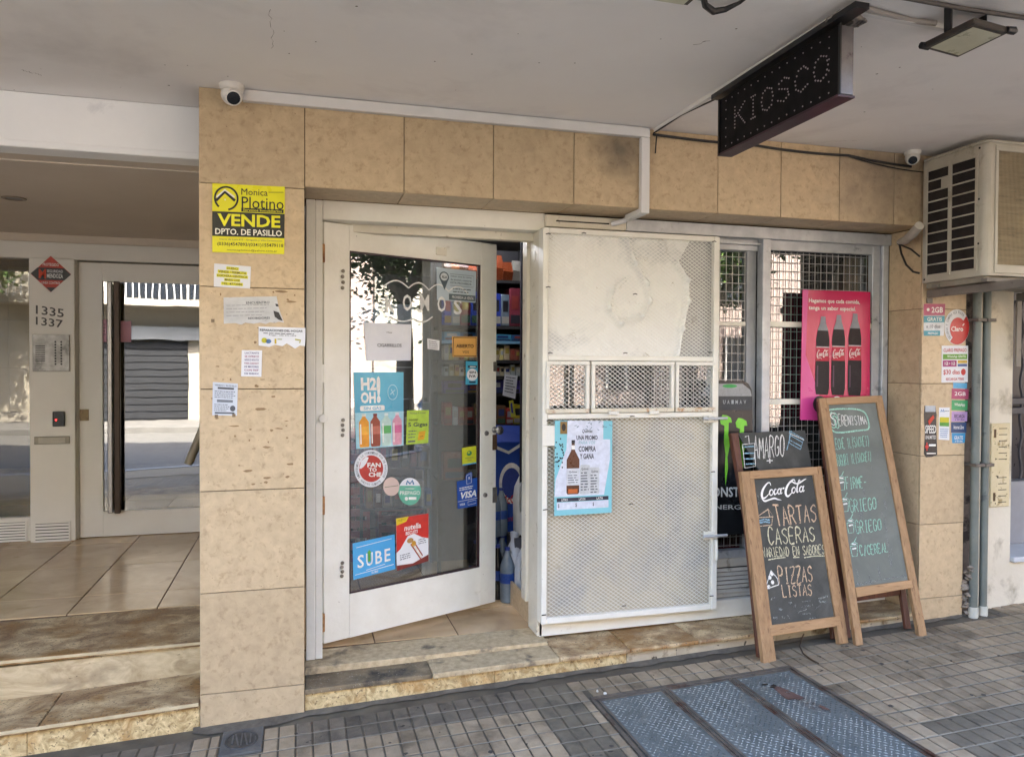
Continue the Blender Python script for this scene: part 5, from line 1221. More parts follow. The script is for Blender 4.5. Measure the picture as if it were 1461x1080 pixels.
p.text('Iriarte de Lora 615 - Gregorio y Villa Constitucion', .10, .795, .97, .825, INKG, bold=0); p.text('(0336)4547893/(0341)155479118', .07, .85, .985, .915, INK, bold=.006); p.text('monicaplotino@yahoo.com.ar', .2, .945, .9, .98, INK, bold=0)
p.ring(.19, .21, .155, .165, .008, INK, 1, 'logo', 130, 440); p.stroke([(.05, .25), (.17, .12), (.31, .24)], .012, INK, 2, 'logo'); p.stroke([(.06, .20), (.17, .09), (.30, .19)], .008, flat('f2f0e0'), 2, 'logo')
p.rect(.165, .22, .185, .24, flat('f2f0e0'), 2, 'logo'); p.stroke([(.77, .095), (.98, .085)], .002, INK); p.done()
YHL = flat('e6e02a')
_, p = poster('notice', [(305.6, 376), (358, 380.5), (356.7, 412), (305, 409)], 0, PAP, 'small white notice with yellow highlighted lines just under the sale sign', 'notice')
for k, (t, a) in enumerate((('DUENO', .35), ('VENDE / PERMUTA', .12), ('COCHERA CENTRICA', .09), ('MARIO 2310', .3), ('TEL. 4773086', .22))):
    p.rect(a-.02, .09+k*.17, 1-a+.02, .23+k*.17, YHL, 1, 'highlight'); p.text(t, a, .11+k*.17, 1-a, .21+k*.17, INK, bold=.01)
p.done()
c = [(319, 424.5), (394.7, 423), (396.5, 433), (398, 440), (401, 449), (405.5, 460.6), (398, 459), (392, 461), (385, 460), (379, 462.5), (371, 460.5), (362, 462), (350, 460.5), (344, 463.5), (336, 461), (319.4, 462)]
TOP_ = MB().extr([onP(u, v, (0, -.001, 0), NYV) for u, v in reversed(c)], (0, -.001, 0))
ob = obj('torn_notice', TOP_, mat('torn_grey_paper', 'b9b8b4', 'd2d1cd', 9, .7, c3='8f8c86', s3=12, t3=.6), None, label='torn greyish paper notice with a stained right corner', cat='notice')
p = Print(ob, [onP(u, v, (0, -.002, 0), NYV) for u, v in ((319, 424.5), (394.7, 423), (396, 460), (319.4, 462))], NYV)
p.text('ENCUENTRO', .42, .18, .86, .27, INKG, bold=.005); p.lines(.05, .3, .9, 4, .13, flat('9b9b9b'), .02, seed=3); p.text('RECIBIDORES', .45, .78, .86, .86, INKG, bold=.005)
p.poly([(.93, .55), (1.03, .62), (1.10, .95), (1.02, .9), (.95, .78)], flat('3a3634'), 1, 'stain'); p.poly([(.97, .28), (1.02, .3), (1.03, .4), (.98, .38)], flat('4a4542'), 1, 'stain'); p.done()
c = [(369, 466), (436, 468), (435.3, 494), (428, 493), (421, 497.5), (414, 493), (409, 490), (403, 494), (392, 492), (384, 495), (369, 493)]
ob = obj('torn_notice', MB().extr([onP(u, v, (0, -.001, 0), NYV) for u, v in reversed(c)], (0, -.001, 0)), PAP, None, label='white torn notice about reparaciones del hogar at the pillar edge', cat='notice')
p = Print(ob, [onP(u, v, (0, -.002, 0), NYV) for u, v in ((369, 466), (436, 468), (435, 495), (369, 493))], NYV)
p.text('REPARACIONES DEL HOGAR', .03, .12, .94, .24, INK, bold=.01); p.lines(.1, .32, .9, 1, .1, INKG, .04, seed=5); p.text('Rogge - 336 470 1854', .22, .4, .8, .48, INKG)
p.ell(.12, .72, .06, .14, flat('c9c22c'), 1); p.ell(.21, .76, .06, .12, flat('5d7ea6'), 1); p.rect(.34, .62, .38, .88, flat('d0b428'), 1, 'picture'); p.rect(.40, .62, .50, .66, flat('8a9a40'), 1, 'picture'); p.stroke([(.78, .62), (.9, .66), (.88, .8)], .006, flat('b8b040')); p.done()
_, p = poster('notice', [(345, 499.6), (374, 500), (373, 537.6), (344, 537)], 0, PAP, 'narrow white notice with pink and purple writing', 'notice')
for k, t in enumerate(('LACTANTE', 'SE OFRECE', 'NINOS O ADULTOS', 'PARA CUIDADO', 'DE MAYORES', 'CON REF', '336 4646414')): p.text(t, .15, .07+k*.13, .85, .14+k*.13, flat('a24a6c') if k % 2 else flat('5b4a7c'))
p.done()
_, p = poster('flyer', [(303.7, 545), (339.4, 547.3), (338, 593), (302.8, 592.3)], 0, mat('bluish_flyer_paper', 'c3c9d3', 'd0d5dc', 5, .6), 'bluish printed flyer low on the pillar', 'flyer')
p.text('VENDO / ALQUILO', .08, .06, .95, .12, INKG); p.rect(.2, .14, .85, .2, INKG, 1); p.lines(.08, .26, .95, 4, .06, INKG, .02, seed=8); p.rect(.18, .52, .82, .60, flat('7a7f88'), 1); p.lines(.08, .66, .7, 4, .06, INKG, .02, seed=9); p.ell(.82, .78, .11, .09, INKG, 1); p.rect(.1, .9, .9, .95, INKG, 1); p.done()
mb = MB()
for (u, v) in ((309, 594), (334, 593), (304, 458)):
    pp = aY(u, v, -.0015); mb.box(pp.x-.008, pp.x+.006, -.002, -.0005, pp.z-.006, pp.z+.008)
obj('tape_remnants', mb, mat('old_tape', '7d6a52', rough=.7), bld, kind='stuff')
# patches of torn-off glue on the pillar
rg = random.Random(12)
for k in range(44):
    u = rg.uniform(306, 428); v = rg.choice([rg.uniform(600, 640), rg.uniform(660, 692), rg.uniform(470, 600), rg.uniform(415, 470)])
    c = aY(u, v, -.0012); n = 7; w = rg.choice((.006, .012, .030))*rg.uniform(.6, 1.1); h = rg.uniform(.002, .008); pts = [(c.x+w*math.cos(t*.9)*rg.uniform(.5, 1.1), -.0012, c.z+h*math.sin(t*.9)*rg.uniform(.5, 1.2)) for t in range(n)]
    obj('glue_patch', MB().quad(*pts), mat('brown_glue_mark', '836748', '9c8260', 60, .8), lp)
# Mendoza diamond on the entrance column
cy = EY-.093
q = [aY(72.5, 365.5, cy), aY(104, 391.5, cy), aY(72.5, 417, cy), aY(41.5, 391, cy)]
q = [aY(72.5, 365.5, cy), aY(101.5, 391.5, cy), aY(72.5, 417, cy), aY(44, 391, cy)]
ob = obj('alarm_sign', MB().extr([q[3], q[2], q[1], q[0]], (0, -.003, 0)), flat('b8331f', .4), None, label='red and black diamond MENDOZA sign above the house numbers', cat='sign')
p = Print(ob, [V((q[3].x, cy-.003, q[0].z)), V((q[1].x, cy-.003, q[0].z)), V((q[1].x, cy-.003, q[2].z)), V((q[3].x, cy-.003, q[2].z))], NYV)
p.poly([(.0, .5), (.17, .33), (.83, .33), (1, .5), (.83, .67), (.17, .67)], flat('1f1d20', .4), 1); p.poly([(.38, .87), (.62, .87), (.5, 1)], flat('1f1d20', .4), 1)
p.text('M', .2, .37, .38, .63, flat('d84a28'), bold=.03); p.text('SEGURIDAD', .40, .38, .80, .46, PAP); p.text('MENDOZA', .40, .49, .80, .61, PAP, bold=.02); p.text('PROTEGIDO', .3, .2, .7, .28, PAP); p.text('LINEA CONTROL', .27, .71, .74, .78, PAP); p.done()
_, p = poster('notice', [(165, 458), (187, 458), (187, 488), (165, 488)], EY-.012, mat('pink_paper', 'c08ca0', 'cc9aac', 3, .6), 'pink paper on the entrance door glass right of the handle', 'notice')
p.done()
_, p = poster('notice', [(146, 456), (152, 456), (152, 488), (146, 488)], EY-.012, _m['pink_paper'], 'pink paper strip on the glass left of the long handle', 'notice')
p.lines(.2, .2, .9, 4, .15, INKG, .03, seed=4); p.done()
# ---- on the shop door
CY = mat('cyan_poster', '3f9fc0', '58b4d0', 3, .35)
zA = zz_(500, 340, 3.855); zB = zz_(450, 520, 4.5); zC = zz_(450, 720, 4.427); zD = zz_(590, 560, 4.5); zE = zz_(640, 440, 9)
_, p = poster('notice', [(519, 460), (587, 463), (586, 514.5), (523, 515)], 'door', mat('wrinkled_white_paper', 'd5d8e2', 'e3e5ec', 5, .6, bump=.6, bscale=20), 'white sheet reading CIGARRILLOS on the shop door glass', 'notice')
p.text('Hay', .46, .22, .58, .27, INKG); p.text('CIGARRILLOS', .25, .54, .78, .63, INKG, bold=.012); p.done()
_, p = poster('notice', [(622.8, 381.5), (679.4, 387.5), (678.3, 432), (623.3, 428)], 'door', mat('pale_blue_notice', 'b4c3cc', 'c0cdd5', 4, .5), 'pale blue ALA notice at the top right of the door glass', 'notice')
p.ell(.18, .28, .12, .17, flat('5b6a74'), 1); p.poly([(.08, .36), (.28, .36), (.19, .68)], flat('5b6a74'), 1); p.ell(.18, .27, .09, .12, flat('d8dfe3'), 2); p.text('ALA', .12, .23, .25, .32, INK, L=3, bold=.02)
p.stroke([(.33, .16), (.93, .16), (.93, .52), (.33, .52)], .002, INKG)
for k in range(3): p.text(('Sabes que la venta', 'de alcohol a menores', 'esta prohibida'.upper())[k], .34, .2+k*.1, .88, .26+k*.1, INKG)
p.lines(.4, .6, .9, 2, .09, INKG, .03, seed=4); p.rect(.3, .78, .99, .97, flat('5e6b70'), 1); p.text('PROHIBIDA LA VENTA', .38, .83, .94, .92, PAP); p.done()
_, p = poster('notice', [(609.5, 483), (627, 485.8), (626.6, 500), (610, 497.7)], 'door', PAP, 'tiny white printed note in the middle of the door glass', 'notice')
p.lines(.1, .2, .95, 4, .2, INKG, .07, seed=2); p.done()
_, p = poster('open_sign', [(645, 480), (680, 480.3), (679.7, 509.5), (645.5, 509)], 'door', mat('orange_sign', 'd9a354', 'e2ae62', 3, .4), 'orange ABIERTO sign on the door glass', 'sign', .003)
p.stroke([(.04, .05), (.96, .05), (.97, .95), (.04, .95), (.04, .05)], .005, flat('4a3020')); p.text('ABIERTO', .14, .38, .86, .56, flat('3a2414'), bold=.02); p.text('VOS', .4, .70, .66, .82, flat('3a2414')); p.done()
_, p = poster('sticker', [(664.7, 515.3), (682.8, 515.8), (682.8, 548.3), (664.2, 548.7)], 'door', CY, 'blue SIN IVA sticker on the door glass', 'sticker')
p.rect(.15, .18, .85, .29, flat('1c3c54'), 1); p.rect(.3, .215, .75, .255, PAP, 2); p.ell(.5, .58, .42, .26, PAP, 1); p.text('SIN', .25, .42, .76, .53, INK, bold=.03, L=2); p.text('IVA', .25, .58, .76, .70, INK, bold=.03, L=2); p.rect(.25, .86, .76, .94, flat('1c3c54'), 1); p.done()
_, p = poster('drink_poster', [(504.4, 531), (575.5, 531), (575.5, 635.5), (508, 640.5)], 'door', mat('blue_foil_poster', '2f93b4', '4fb0cc', 4, .3, bump=.8, bscale=14), 'blue H2OH drink poster with four bottles on the shop door', 'poster')
p.rect(0, .53, 1, 1, flat('9fd0dc', .4), 1, 'lower_panel'); p.text('H2', .13, .07, .44, .24, PAINTW, bold=.045); p.text('OH', .12, .26, .42, .41, PAINTW, bold=.045); p.text('!', .44, .05, .52, .41, PAINTW, bold=.05); p.rrect(.1, .44, .60, .51, .03, PAINTW, 2); p.text('SIN GAS', .17, .455, .53, .495, CY, L=3, bold=.02)
p.ring(.77, .27, .10, .10, .003, flat('bfe3ec'), 2); p.stroke([(.72, .30), (.82, .24)], .004, flat('bfe3ec')); p.stroke([(.74, .23), (.80, .31)], .004, flat('bfe3ec'))
def bottle(p, ca, b0_, b1_, w, liq, lab, cap, L=2):
    h = b1_-b0_; prof = [(.16, 0), (.16, .07), (.2, .11), (.5, .24), (.5, .95), (.42, 1)]
    pts = [(ca+w*x, b0_+h*y) for x, y in prof]+[(ca-w*x, b0_+h*y) for x, y in reversed(prof)]
    p.poly(pts, liq, L, 'bottle'); p.rect(ca-w*.5, b0_+h*.38, ca+w*.5, b0_+h*.62, lab, L+1, 'bottle_label'); p.rect(ca-w*.2, b0_-.002, ca+w*.2, b0_+h*.07, cap, L+1, 'bottle_cap')
    p.rect(ca-w*.42, b0_+h*.30, ca-w*.30, b0_+h*.9, PAINTW if lab is not PAINTW else liq, L+2, 'bottle_gleam')
for ca, lq, lb, cp in ((.17, 'e59a2c', 'f0b040', 'e8e2d0'), (.40, '9a4a34', 'c2705c', '7a2a2c'), (.63, 'bcd6cc', '5fae62', 'dfe8e4'), (.86, 'dc9cae', 'd26a94', 'e8d8dc')): bottle(p, ca, .55, .985, .20, flat(lq), flat(lb), flat(cp))
p.done()
_, p = poster('sticker', [(580.6, 585.5), (611.8, 585), (611, 631.8), (579.3, 634.4)], 'door', flat('a9c83a', .4), 'lime green 5 Gigas sticker beside the drink poster', 'sticker')
p.text('Recarga 5 GIGAS', .15, .06, .85, .12, INKG); p.text('movistar', .1, .24, .5, .31, INK, bold=.01); p.text('5 Gigas', .06, .36, .94, .52, flat('2a3440'), bold=.02); p.lines(.08, .6, .45, 3, .09, INKG, .03, seed=1); p.poly([(.56, .64), (.86, .62), (.80, .88), (.5, .90)], flat('dca41c'), 1); p.stroke([(.62, .7), (.76, .69)], .003, INK); p.stroke([(.60, .79), (.75, .78)], .003, INK); p.rect(.08, .89, .4, .94, INKG, 1); p.done()
def round_sticker(cu, cv, ru, rv, m, label, name='sticker'):
    c = dP(cu, cv, -.0165); ex = dP(cu+ru, cv, -.0165)-c; ez = dP(cu, cv-rv, -.0165)-c; n = 40
    pts = [c+ex*math.cos(2*math.pi*k/n)+ez*math.sin(2*math.pi*k/n) for k in range(n)]
    ob = obj(name, MB().extr(list(pts), DN*.0008), m, None, label=label, cat='sticker')
    return Print(ob, [c-ex+ez, c+ex+ez, c+ex-ez, c-ex-ez], DN, base=.0012)
p = round_sticker(529.5, 668.4, 23.5, 26.5, PAP, 'round white and red FAN TO CHE sticker on the shop door')
RED = flat('b32a20', .4); p.ell(.5, .5, .36, .36, RED, 1); p.poly([(.14, .5), (.2, .3), (.34, .18), (.42, .2), (.36, .34), (.28, .44), (.2, .5)], PAP, 2)
p.text('FAN', .38, .34, .78, .46, PAINTW, bold=.035, L=3); p.text('TO', .42, .48, .66, .58, PAINTW, bold=.035, L=3); p.text('CHE', .42, .60, .80, .72, PAINTW, bold=.035, L=3)
def ringtext(p, t, rad, t0, t1, h, m, cx=.5, cy_=.5):
    n = len(t)
    for i, ch in enumerate(t):
        if ch == ' ': continue
        a_ = R(t0+(t1-t0)*(i+.5)/n); vs, fs = textmesh(ch, .01)
        if not vs: continue
        w = abs(t1-t0)/n*math.pi/180*rad*.72; ux, uy = -math.sin(a_), math.cos(a_); 
        if t1 < t0: ux, uy = -ux, -uy
        ox, oy = (math.cos(a_), math.sin(a_)) if t1 > t0 else (-math.cos(a_), -math.sin(a_))
        cx0_, cy0_ = cx+rad*math.cos(a_), cy_+rad*math.sin(a_)
        p.mb(m, 'ring_lettering').add([p.p(cx0_+ux*(x-.5)*w+ox*(y-.5)*h, cy0_+uy*(x-.5)*w+oy*(y-.5)*h, 3) for x, y in vs], fs)
ringtext(p, 'BIENVENIDO A LA COMUNIDAD FAN DE FANTOCHE', .43, -215, 35, .06, INKG); ringtext(p, 'NUESTRO CLIENTE', .43, 135, 50, .06, INKG); p.done()
p = round_sticker(558.4, 694, 11.5, 13.3, mat('pale_pink_sticker', 'c9b0a4', 'd4beb2', 3, .5), 'small round pale pink sticker with one green line'); p.stroke([(.08, .54), (.92, .44)], .003, flat('4d6a44')); p.done()
p = round_sticker(584.7, 701, 16, 19.5, flat('5fae92', .4), 'round green and white PREPAGO sticker on the shop door')
p.ell(.5, .5, .5, .5, PAP, 1, t0=205, t1=335, n=20); p.stroke([(.34, .25), (.38, .12), (.5, .22), (.6, .1), (.66, .24)], .010, flat('2a6a94'), 2, 'logo'); p.text('movistar', .3, .36, .7, .42, PAINTW); p.text('PREPAGO', .06, .48, .94, .62, PAINTW, bold=.01); p.ell(.34, .76, .07, .07, PAINTW, 2); p.rect(.44, .7, .78, .8, PAINTW, 2, 'print'); p.done()
_, p = poster('sticker', [(503, 775), (563, 762), (564, 811.5), (504, 827)], 'door', mat('sky_blue_vinyl', '3f9ad0', '4fa8dc', 3, .35), 'light blue SUBE travel card sticker low on the door glass', 'sticker')
p.text('S', .10, .36, .25, .72, PAINTW, bold=.015); p.text('U', .30, .36, .46, .72, PAINTW, bold=.015); p.text('B', .52, .36, .68, .72, PAINTW, bold=.015); p.text('E', .74, .36, .88, .72, PAINTW, bold=.015)
p.poly([(.32, .36), (.375, .27), (.43, .36), (.405, .36), (.405, .6), (.345, .6), (.345, .36)], flat('5ba63c'), 3, 'logo'); p.stroke([(.04, .88), (.96, .85)], .003, PAINTW); p.stroke([(.3, .82), (.75, .78)], .003, PAINTW); p.stroke([(.08, .14), (.92, .10)], .003, PAINTW); p.text('SUBE', .42, .90, .58, .96, PAINTW); p.done()
_, p = poster('snack_poster', [(565, 739.5), (611, 732), (611, 800), (566, 814)], 'door', PAP, 'red and white hazelnut cream snack poster low on the door glass', 'poster')
p.poly([(0, 0), (1, 0), (1, .52), (.8, .47), (.55, .36), (.35, .38), (.12, .6), (0, .66)], flat('c9281e', .4), 1); p.poly([(0, 0), (.38, 0), (.3, .09), (0, .14)], flat('e2c41e'), 2); p.text('NUEVO!', .05, .02, .3, .07, INK)
p.text('nutella', .24, .16, .76, .27, PAINTW, bold=.02, shear=.1); p.text('BISCUITS', .28, .29, .66, .36, PAINTW, bold=.02, shear=.1); p.poly([(.42, .56), (.55, .52), (.82, .84), (.74, .92)], flat('a8482c'), 2); p.poly([(.5, .60), (.56, .58), (.80, .86), (.75, .89)], flat('e8e0d4'), 3); p.ell(.42, .48, .10, .05, flat('b98a4c'), 2); p.ell(.53, .56, .07, .06, flat('d0982c'), 3)
p.lines(.68, .5, .95, 3, .04, INKG, .015, seed=6); p.lines(.1, .72, .45, 3, .04, INKG, .015, seed=7); p.poly([(0, .9), (.5, .95), (1, .86), (1, 1), (0, 1)], flat('7c2a20'), 1); p.done()
_, p = poster('sticker', [(659, 639), (679.3, 636), (679.3, 661), (659.5, 664.4)], 'door', flat('c8cc2a', .4), 'small yellow sticker with a green mark above the VISA sticker', 'sticker')
p.ell(.5, .36, .18, .14, flat('2e7a50'), 1); p.ell(.46, .32, .08, .05, flat('c8cc2a'), 2); p.text('PAGO FACIL', .2, .58, .8, .66, INKG); p.text('AQUI', .36, .72, .66, .8, INKG); p.rect(0, .93, 1, 1, flat('3f9ad0'), 1, 'print'); p.done()
VB = flat('1c4c9c', .35)
ob, p = poster('sticker', [(651.8, 686.7), (681.6, 681), (681.6, 721), (653, 726)], 'door', VB, 'dark blue VISA payment sticker with a tab on top', 'sticker')
p.poly([(.40, -.12), (.44, -.2), (.68, -.25), (.72, -.2), (.72, .18), (.40, .22)], VB, 1, 'tab'); p.stroke([(.44, -.14), (.66, -.2), (.68, .14), (.46, .17), (.44, -.14)], .0025, PAINTW, 2); p.text('x', .52, -.08, .62, .0, PAINTW, L=3); p.text('VISA', .16, .42, .92, .66, PAINTW, bold=.03, shear=.25); p.lines(.1, .25, .9, 2, .07, PAINTW, .03, seed=5)
p.stroke([(.02, .74), (.98, .72)], .002, PAINTW); p.text('VISA', .1, .82, .35, .9, PAINTW, bold=.02, shear=.2); p.stroke([(.5, .8), (.9, .78), (.9, .9), (.5, .92), (.5, .8)], .002, PAINTW); p.done()

# ---- promo poster on the cage
_, p = poster('beer_poster', [(791.6, 600), (873.6, 600.4), (872.6, 731), (790.7, 736)], GY-.012, mat('aqua_poster', '6fb6c2', '84c4ce', 3, .4), 'aqua and white beer promotion poster with a bottle and two cans on the cage', 'poster')
W2 = flat('d4d8e4', .4)
p.poly([(.22, .0), (.84, 0), (.84, .2), (.96, .2), (.96, .42), (.86, .8), (.18, .8), (0, .8), (.02, .62), (.2, .3)], W2, 1, 'white_field'); p.rect(.09, .01, .21, .14, flat('8a6a34'), 2, 'emblem'); p.ell(.15, .07, .035, .04, flat('2a2016'), 3, 'emblem')
rg = random.Random(6)
for k in range(26): p.ell(rg.uniform(.01, .16), rg.uniform(.16, .50), .012, .010, INK, 2, 'confetti', n=7)
for k in range(16): a_ = rg.uniform(.3, .95); b_ = rg.uniform(.02, .10); p.stroke([(a_, b_), (a_+rg.uniform(.02, .05), b_+rg.uniform(-.02, .02))], .003, flat('5a7a84'), 2, 'confetti')
p.text('Quilmes', .47, .09, .65, .135, INK, shear=.3, bold=.015); p.text('UNA PROMO', .37, .155, .74, .205, flat('44424a'), bold=.03); p.text('PARA VOS', .41, .215, .70, .250, flat('8fb9c2'), bold=.01, shear=.2); p.text('COMPRA', .41, .27, .71, .33, flat('3e3c44'), bold=.03); p.text('Y GANA', .43, .35, .68, .41, flat('3e3c44'), bold=.03)
pts = [(.02, 0), (.02, .05), (.028, .08), (.035, .2), (.11, .36), (.11, .97), (.09, 1)]
bx, bt, bh = .315, .205, .575
p.poly([(bx+x, bt+bh*y) for x, y in pts]+[(bx-x, bt+bh*y) for x, y in reversed(pts)], flat('5a3018', .3), 2, 'bottle'); p.rect(bx-.03, bt, bx+.03, bt+.035, INK, 3, 'bottle_cap'); p.rect(bx-.03, bt+.055, bx+.03, bt+.10, PAINTW, 3, 'bottle_neck_label')
p.rect(bx-.11, bt+.30, bx+.11, bt+.48, flat('d0d2d6'), 3, 'bottle_label'); p.rect(bx-.08, bt+.52, bx+.08, bt+.565, flat('c0622a'), 3, 'bottle_glow'); p.text('Quilmes', bx-.07, bt+.325, bx+.07, bt+.35, INK, L=4, bold=.01); p.lines(bx-.09, bt+.37, bx+.09, 4, .025, INKG, .008, L=4, seed=3)
for (cx_, top) in ((.52, .47), (.69, .50)):
    p.rrect(cx_-.085, top, cx_+.085, .785, .02, flat('c3c6c8', .3), 2, 'can'); p.text('Quilmes', cx_-.06, top+.03, cx_+.06, top+.06, INK, L=3); p.lines(cx_-.07, top+.08, cx_+.07, 7, .03, INKG, .012, L=3, seed=int(cx_*100))
p.rect(.04, .815, .94, .855, flat('2e2c3c'), 2, 'price_band')
for t, a_ in (('LITRO', .12), ('LATON', .42), ('LATA', .73)): p.text(t, a_, .822, a_+.11, .848, PAINTW, L=3)
p.rect(.04, .86, .94, .94, W2, 2, 'price_row')
for a_ in (.06, .36, .66): p.text('$', a_, .875, a_+.025, .92, INK, L=3, bold=.01)
p.done()
# ---- energy drink cut-out beside the cage
pl_ = WY-.028
cp = [(1002, 560), (1006, 552), (1014, 546), (1024, 543), (1060, 543.5), (1067, 547), (1072, 556), (1073, 568), (1074, 735), (1070, 752), (1062, 761), (1012, 765), (1004, 757)]
ob = obj('energy_drink_sign', MB().extr([onP(u, v, (0, pl_, 0), NYV) for u, v in reversed(cp)], (0, -.004, 0)), mat('black_can_print', '16171a', '232528', 4, .3), None, label='black can shaped energy drink sign with a green claw mark behind the chalkboards', cat='sign')
p = Print(ob, [onP(u, v, (0, pl_-.004, 0), NYV) for u, v in ((1000, 543), (1074, 543), (1074, 764), (1000, 764))], NYV, base=.0005)
GRN = flat('7ccf3a', .4)
p.poly([(.03, .06), (.2, .02), (.8, .02), (.95, .06), (.98, .10), (.02, .10)], flat('8f9496', .3), 1, 'can_lid'); p.ell(.55, .035, .14, .012, flat('3a9a4c'), 2, 'can_tab'); p.rect(.02, .10, .98, .19, flat('3a3d40'), 1, 'can_collar')
for a_ in (.42, .5, .58, .66, .74, .82): p.text('UAIMAV'[int((a_-.42)/.08+.1)], a_, .125, a_+.045, .15, flat('aab0b0'))
for x0_, top, k_ in ((.06, .24, 1), (.36, .22, 1.05), (.66, .24, .92)):
    w_ = .17
    p.poly([(x0_, top+.03), (x0_+w_*.3, top), (x0_+w_*.8, top+.004), (x0_+w_*1.25, top+.02), (x0_+w_*1.35, top+.05), (x0_+w_, top+.05), (x0_+w_*.95, top+.12), (x0_+w_*1.1, top+.20), (x0_+w_*.85, top+.26*k_), (x0_+w_*.92, top+.33*k_), (x0_+w_*.62, top+.44*k_), (x0_+w_*.55, top+.34*k_), (x0_+w_*.62, top+.25), (x0_+w_*.45, top+.18), (x0_+w_*.5, top+.07), (x0_+w_*.1, top+.06)], GRN, 2, 'logo')
p.text('MONSTER', .06, .685, .96, .75, flat('d8dcda'), bold=.02); p.text('ENERGY', .16, .80, .90, .83, flat('c2c6c4'), bold=.01); p.done()
# ---- cola poster on the window
_, p = poster('cola_poster', [(1144.8, 413.5), (1241.3, 416.8), (1240.3, 602), (1141, 599)], WY-.027, mat('crimson_poster', 'b4184c', 'c22658', 2, .25, bump=.15, bscale=6), 'crimson cola poster with three bottles on the window mesh', 'poster', .003)
MG = mat('magenta_print', 'c83a84', 'cc4a90', 2, .3)
p.poly([(0, .0), (.08, 0), (.06, .5), (.3, .86), (1, .88), (1, 1), (0, 1)], MG, 1, 'magenta_field')
p.text('Hagamos que cada comida,', .09, .065, .84, .105, PAINTW, bold=.015); p.text('tenga un sabor especial.', .09, .12, .78, .16, PAINTW, bold=.015)
COLA = flat('1a0c12', .6); 
for cx_, top, w, bt_ in ((.30, .20, .20, .80), (.53, .185, .20, .80), (.77, .17, .20, .80)):
    h = bt_-top; prof = [(.16, 0), (.16, .05), (.2, .08), (.40, .20), (.48, .30), (.46, .42), (.44, .5), (.5, .6), (.5, .92), (.42, 1)]
    p.poly([(cx_+w*x, top+h*y) for x, y in prof]+[(cx_-w*x, top+h*y) for x, y in reversed(prof)], COLA, 2, 'bottle')
    p.poly([(cx_-w*.16, top), (cx_+w*.16, top), (cx_+w*.2, top+h*.08), (cx_+w*.38, top+h*.18), (cx_-w*.38, top+h*.18), (cx_-w*.2, top+h*.08)], flat('8f8f98'), 3, 'bottle_neck')
    p.rect(cx_-w*.46, top+h*.40, cx_+w*.46, top+h*.57, flat('b8203c'), 3, 'bottle_label'); p.rect(cx_-w*.46, top+h*.385, cx_+w*.46, top+h*.40, flat('c8b8bc'), 3, 'bottle_band')
    q = Print(p.root, [p.p(cx_-w*.44, top+h*.42, 4), p.p(cx_+w*.44, top+h*.42, 4), p.p(cx_+w*.44, top+h*.55, 4), p.p(cx_-w*.44, top+h*.55, 4)], NYV, base=0); q.g = p.g; q.k = int(cx_*1000)
    coca(q, PAINTW, .0025)
    p.rect(cx_-w*.40, top+h*.63, cx_-w*.30, top+h*.9, flat('5a3e50'), 3, 'bottle_gleam')
for cx_, m in ((.27, flat('3a2c2c')), (.52, PAINTW), (.77, PAINTW)): p.ell(cx_, .875, .095, .065, m, 2, 'price_spot')
p.text('$', .48, .85, .51, .89, INK, L=3); p.text('$', .73, .85, .76, .89, INK, L=3); p.done()
# ---- stickers on the right pillar
zP = zz_(1290, 400, 3.86)
def pst(nm, px, m, label, cat='sticker'): return poster(nm, zP(*px), 0, m, label, cat)[1]
TEAL = flat('3a93a4', .4); PNK = flat('b04a6c', .4)
p = pst('sticker', [(107, 130), (225, 130), (218, 305), (107, 306)], flat('d8dadc'), 'pink and teal 2GB GRATIS sticker at the top left of the pillar stickers')
p.rect(.0, 0, 1, .36, PNK, 1, 'band'); p.rect(0, .38, 1, .58, TEAL, 1, 'band'); p.rect(0, .84, .8, 1, TEAL, 1, 'band'); p.text('2GB', .36, .10, .90, .28, PAINTW, bold=.02); p.text('GRATIS', .16, .42, .86, .54, PAINTW, bold=.01); p.text('x 10 dias', .1, .65, .8, .76, INKG); p.ell(.2, .18, .07, .05, PAINTW, 2, 'heart'); p.text('PREPAGO', .2, .89, .7, .96, PAINTW); p.done()
c = aY(*zP((290, 258))[0], -.0012); ex = aY(*zP((358, 258))[0], -.0012)-c; ez = aY(*zP((290, 160))[0], -.0012)-c; n = 36
ob = obj('sticker', MB().extr([c+ex*math.cos(-2*math.pi*k/n)+ez*math.sin(-2*math.pi*k/n) for k in range(n)][::-1], (0, -.001, 0)), PAP, None, label='round red and white Claro sticker on the right pillar', cat='sticker')
p = Print(ob, [c-ex+ez, c+ex+ez, c+ex-ez, c-ex-ez], NYV)
RD = flat('c02a28', .35); p.ell(.53, .55, .32, .32, RD, 2, 'red_disc'); p.ell(.5, .5, .49, .49, RD, 1, 'red_edge', t0=-40, t1=125, n=26); p.text('Claro', .26, .48, .74, .62, PAINTW, bold=.02, L=3); p.stroke([(.72, .46), (.78, .40)], .006, PAINTW, 3); ringtext(p, 'RECARGA Y COMPRA ACA PACKS', .42, -230, -50, .08, INKG); p.done()
p = pst('sticker', [(207, 360), (352, 360), (350, 560), (205, 563)], PAP, 'large white CLARO PREPAGO sticker under the round one')
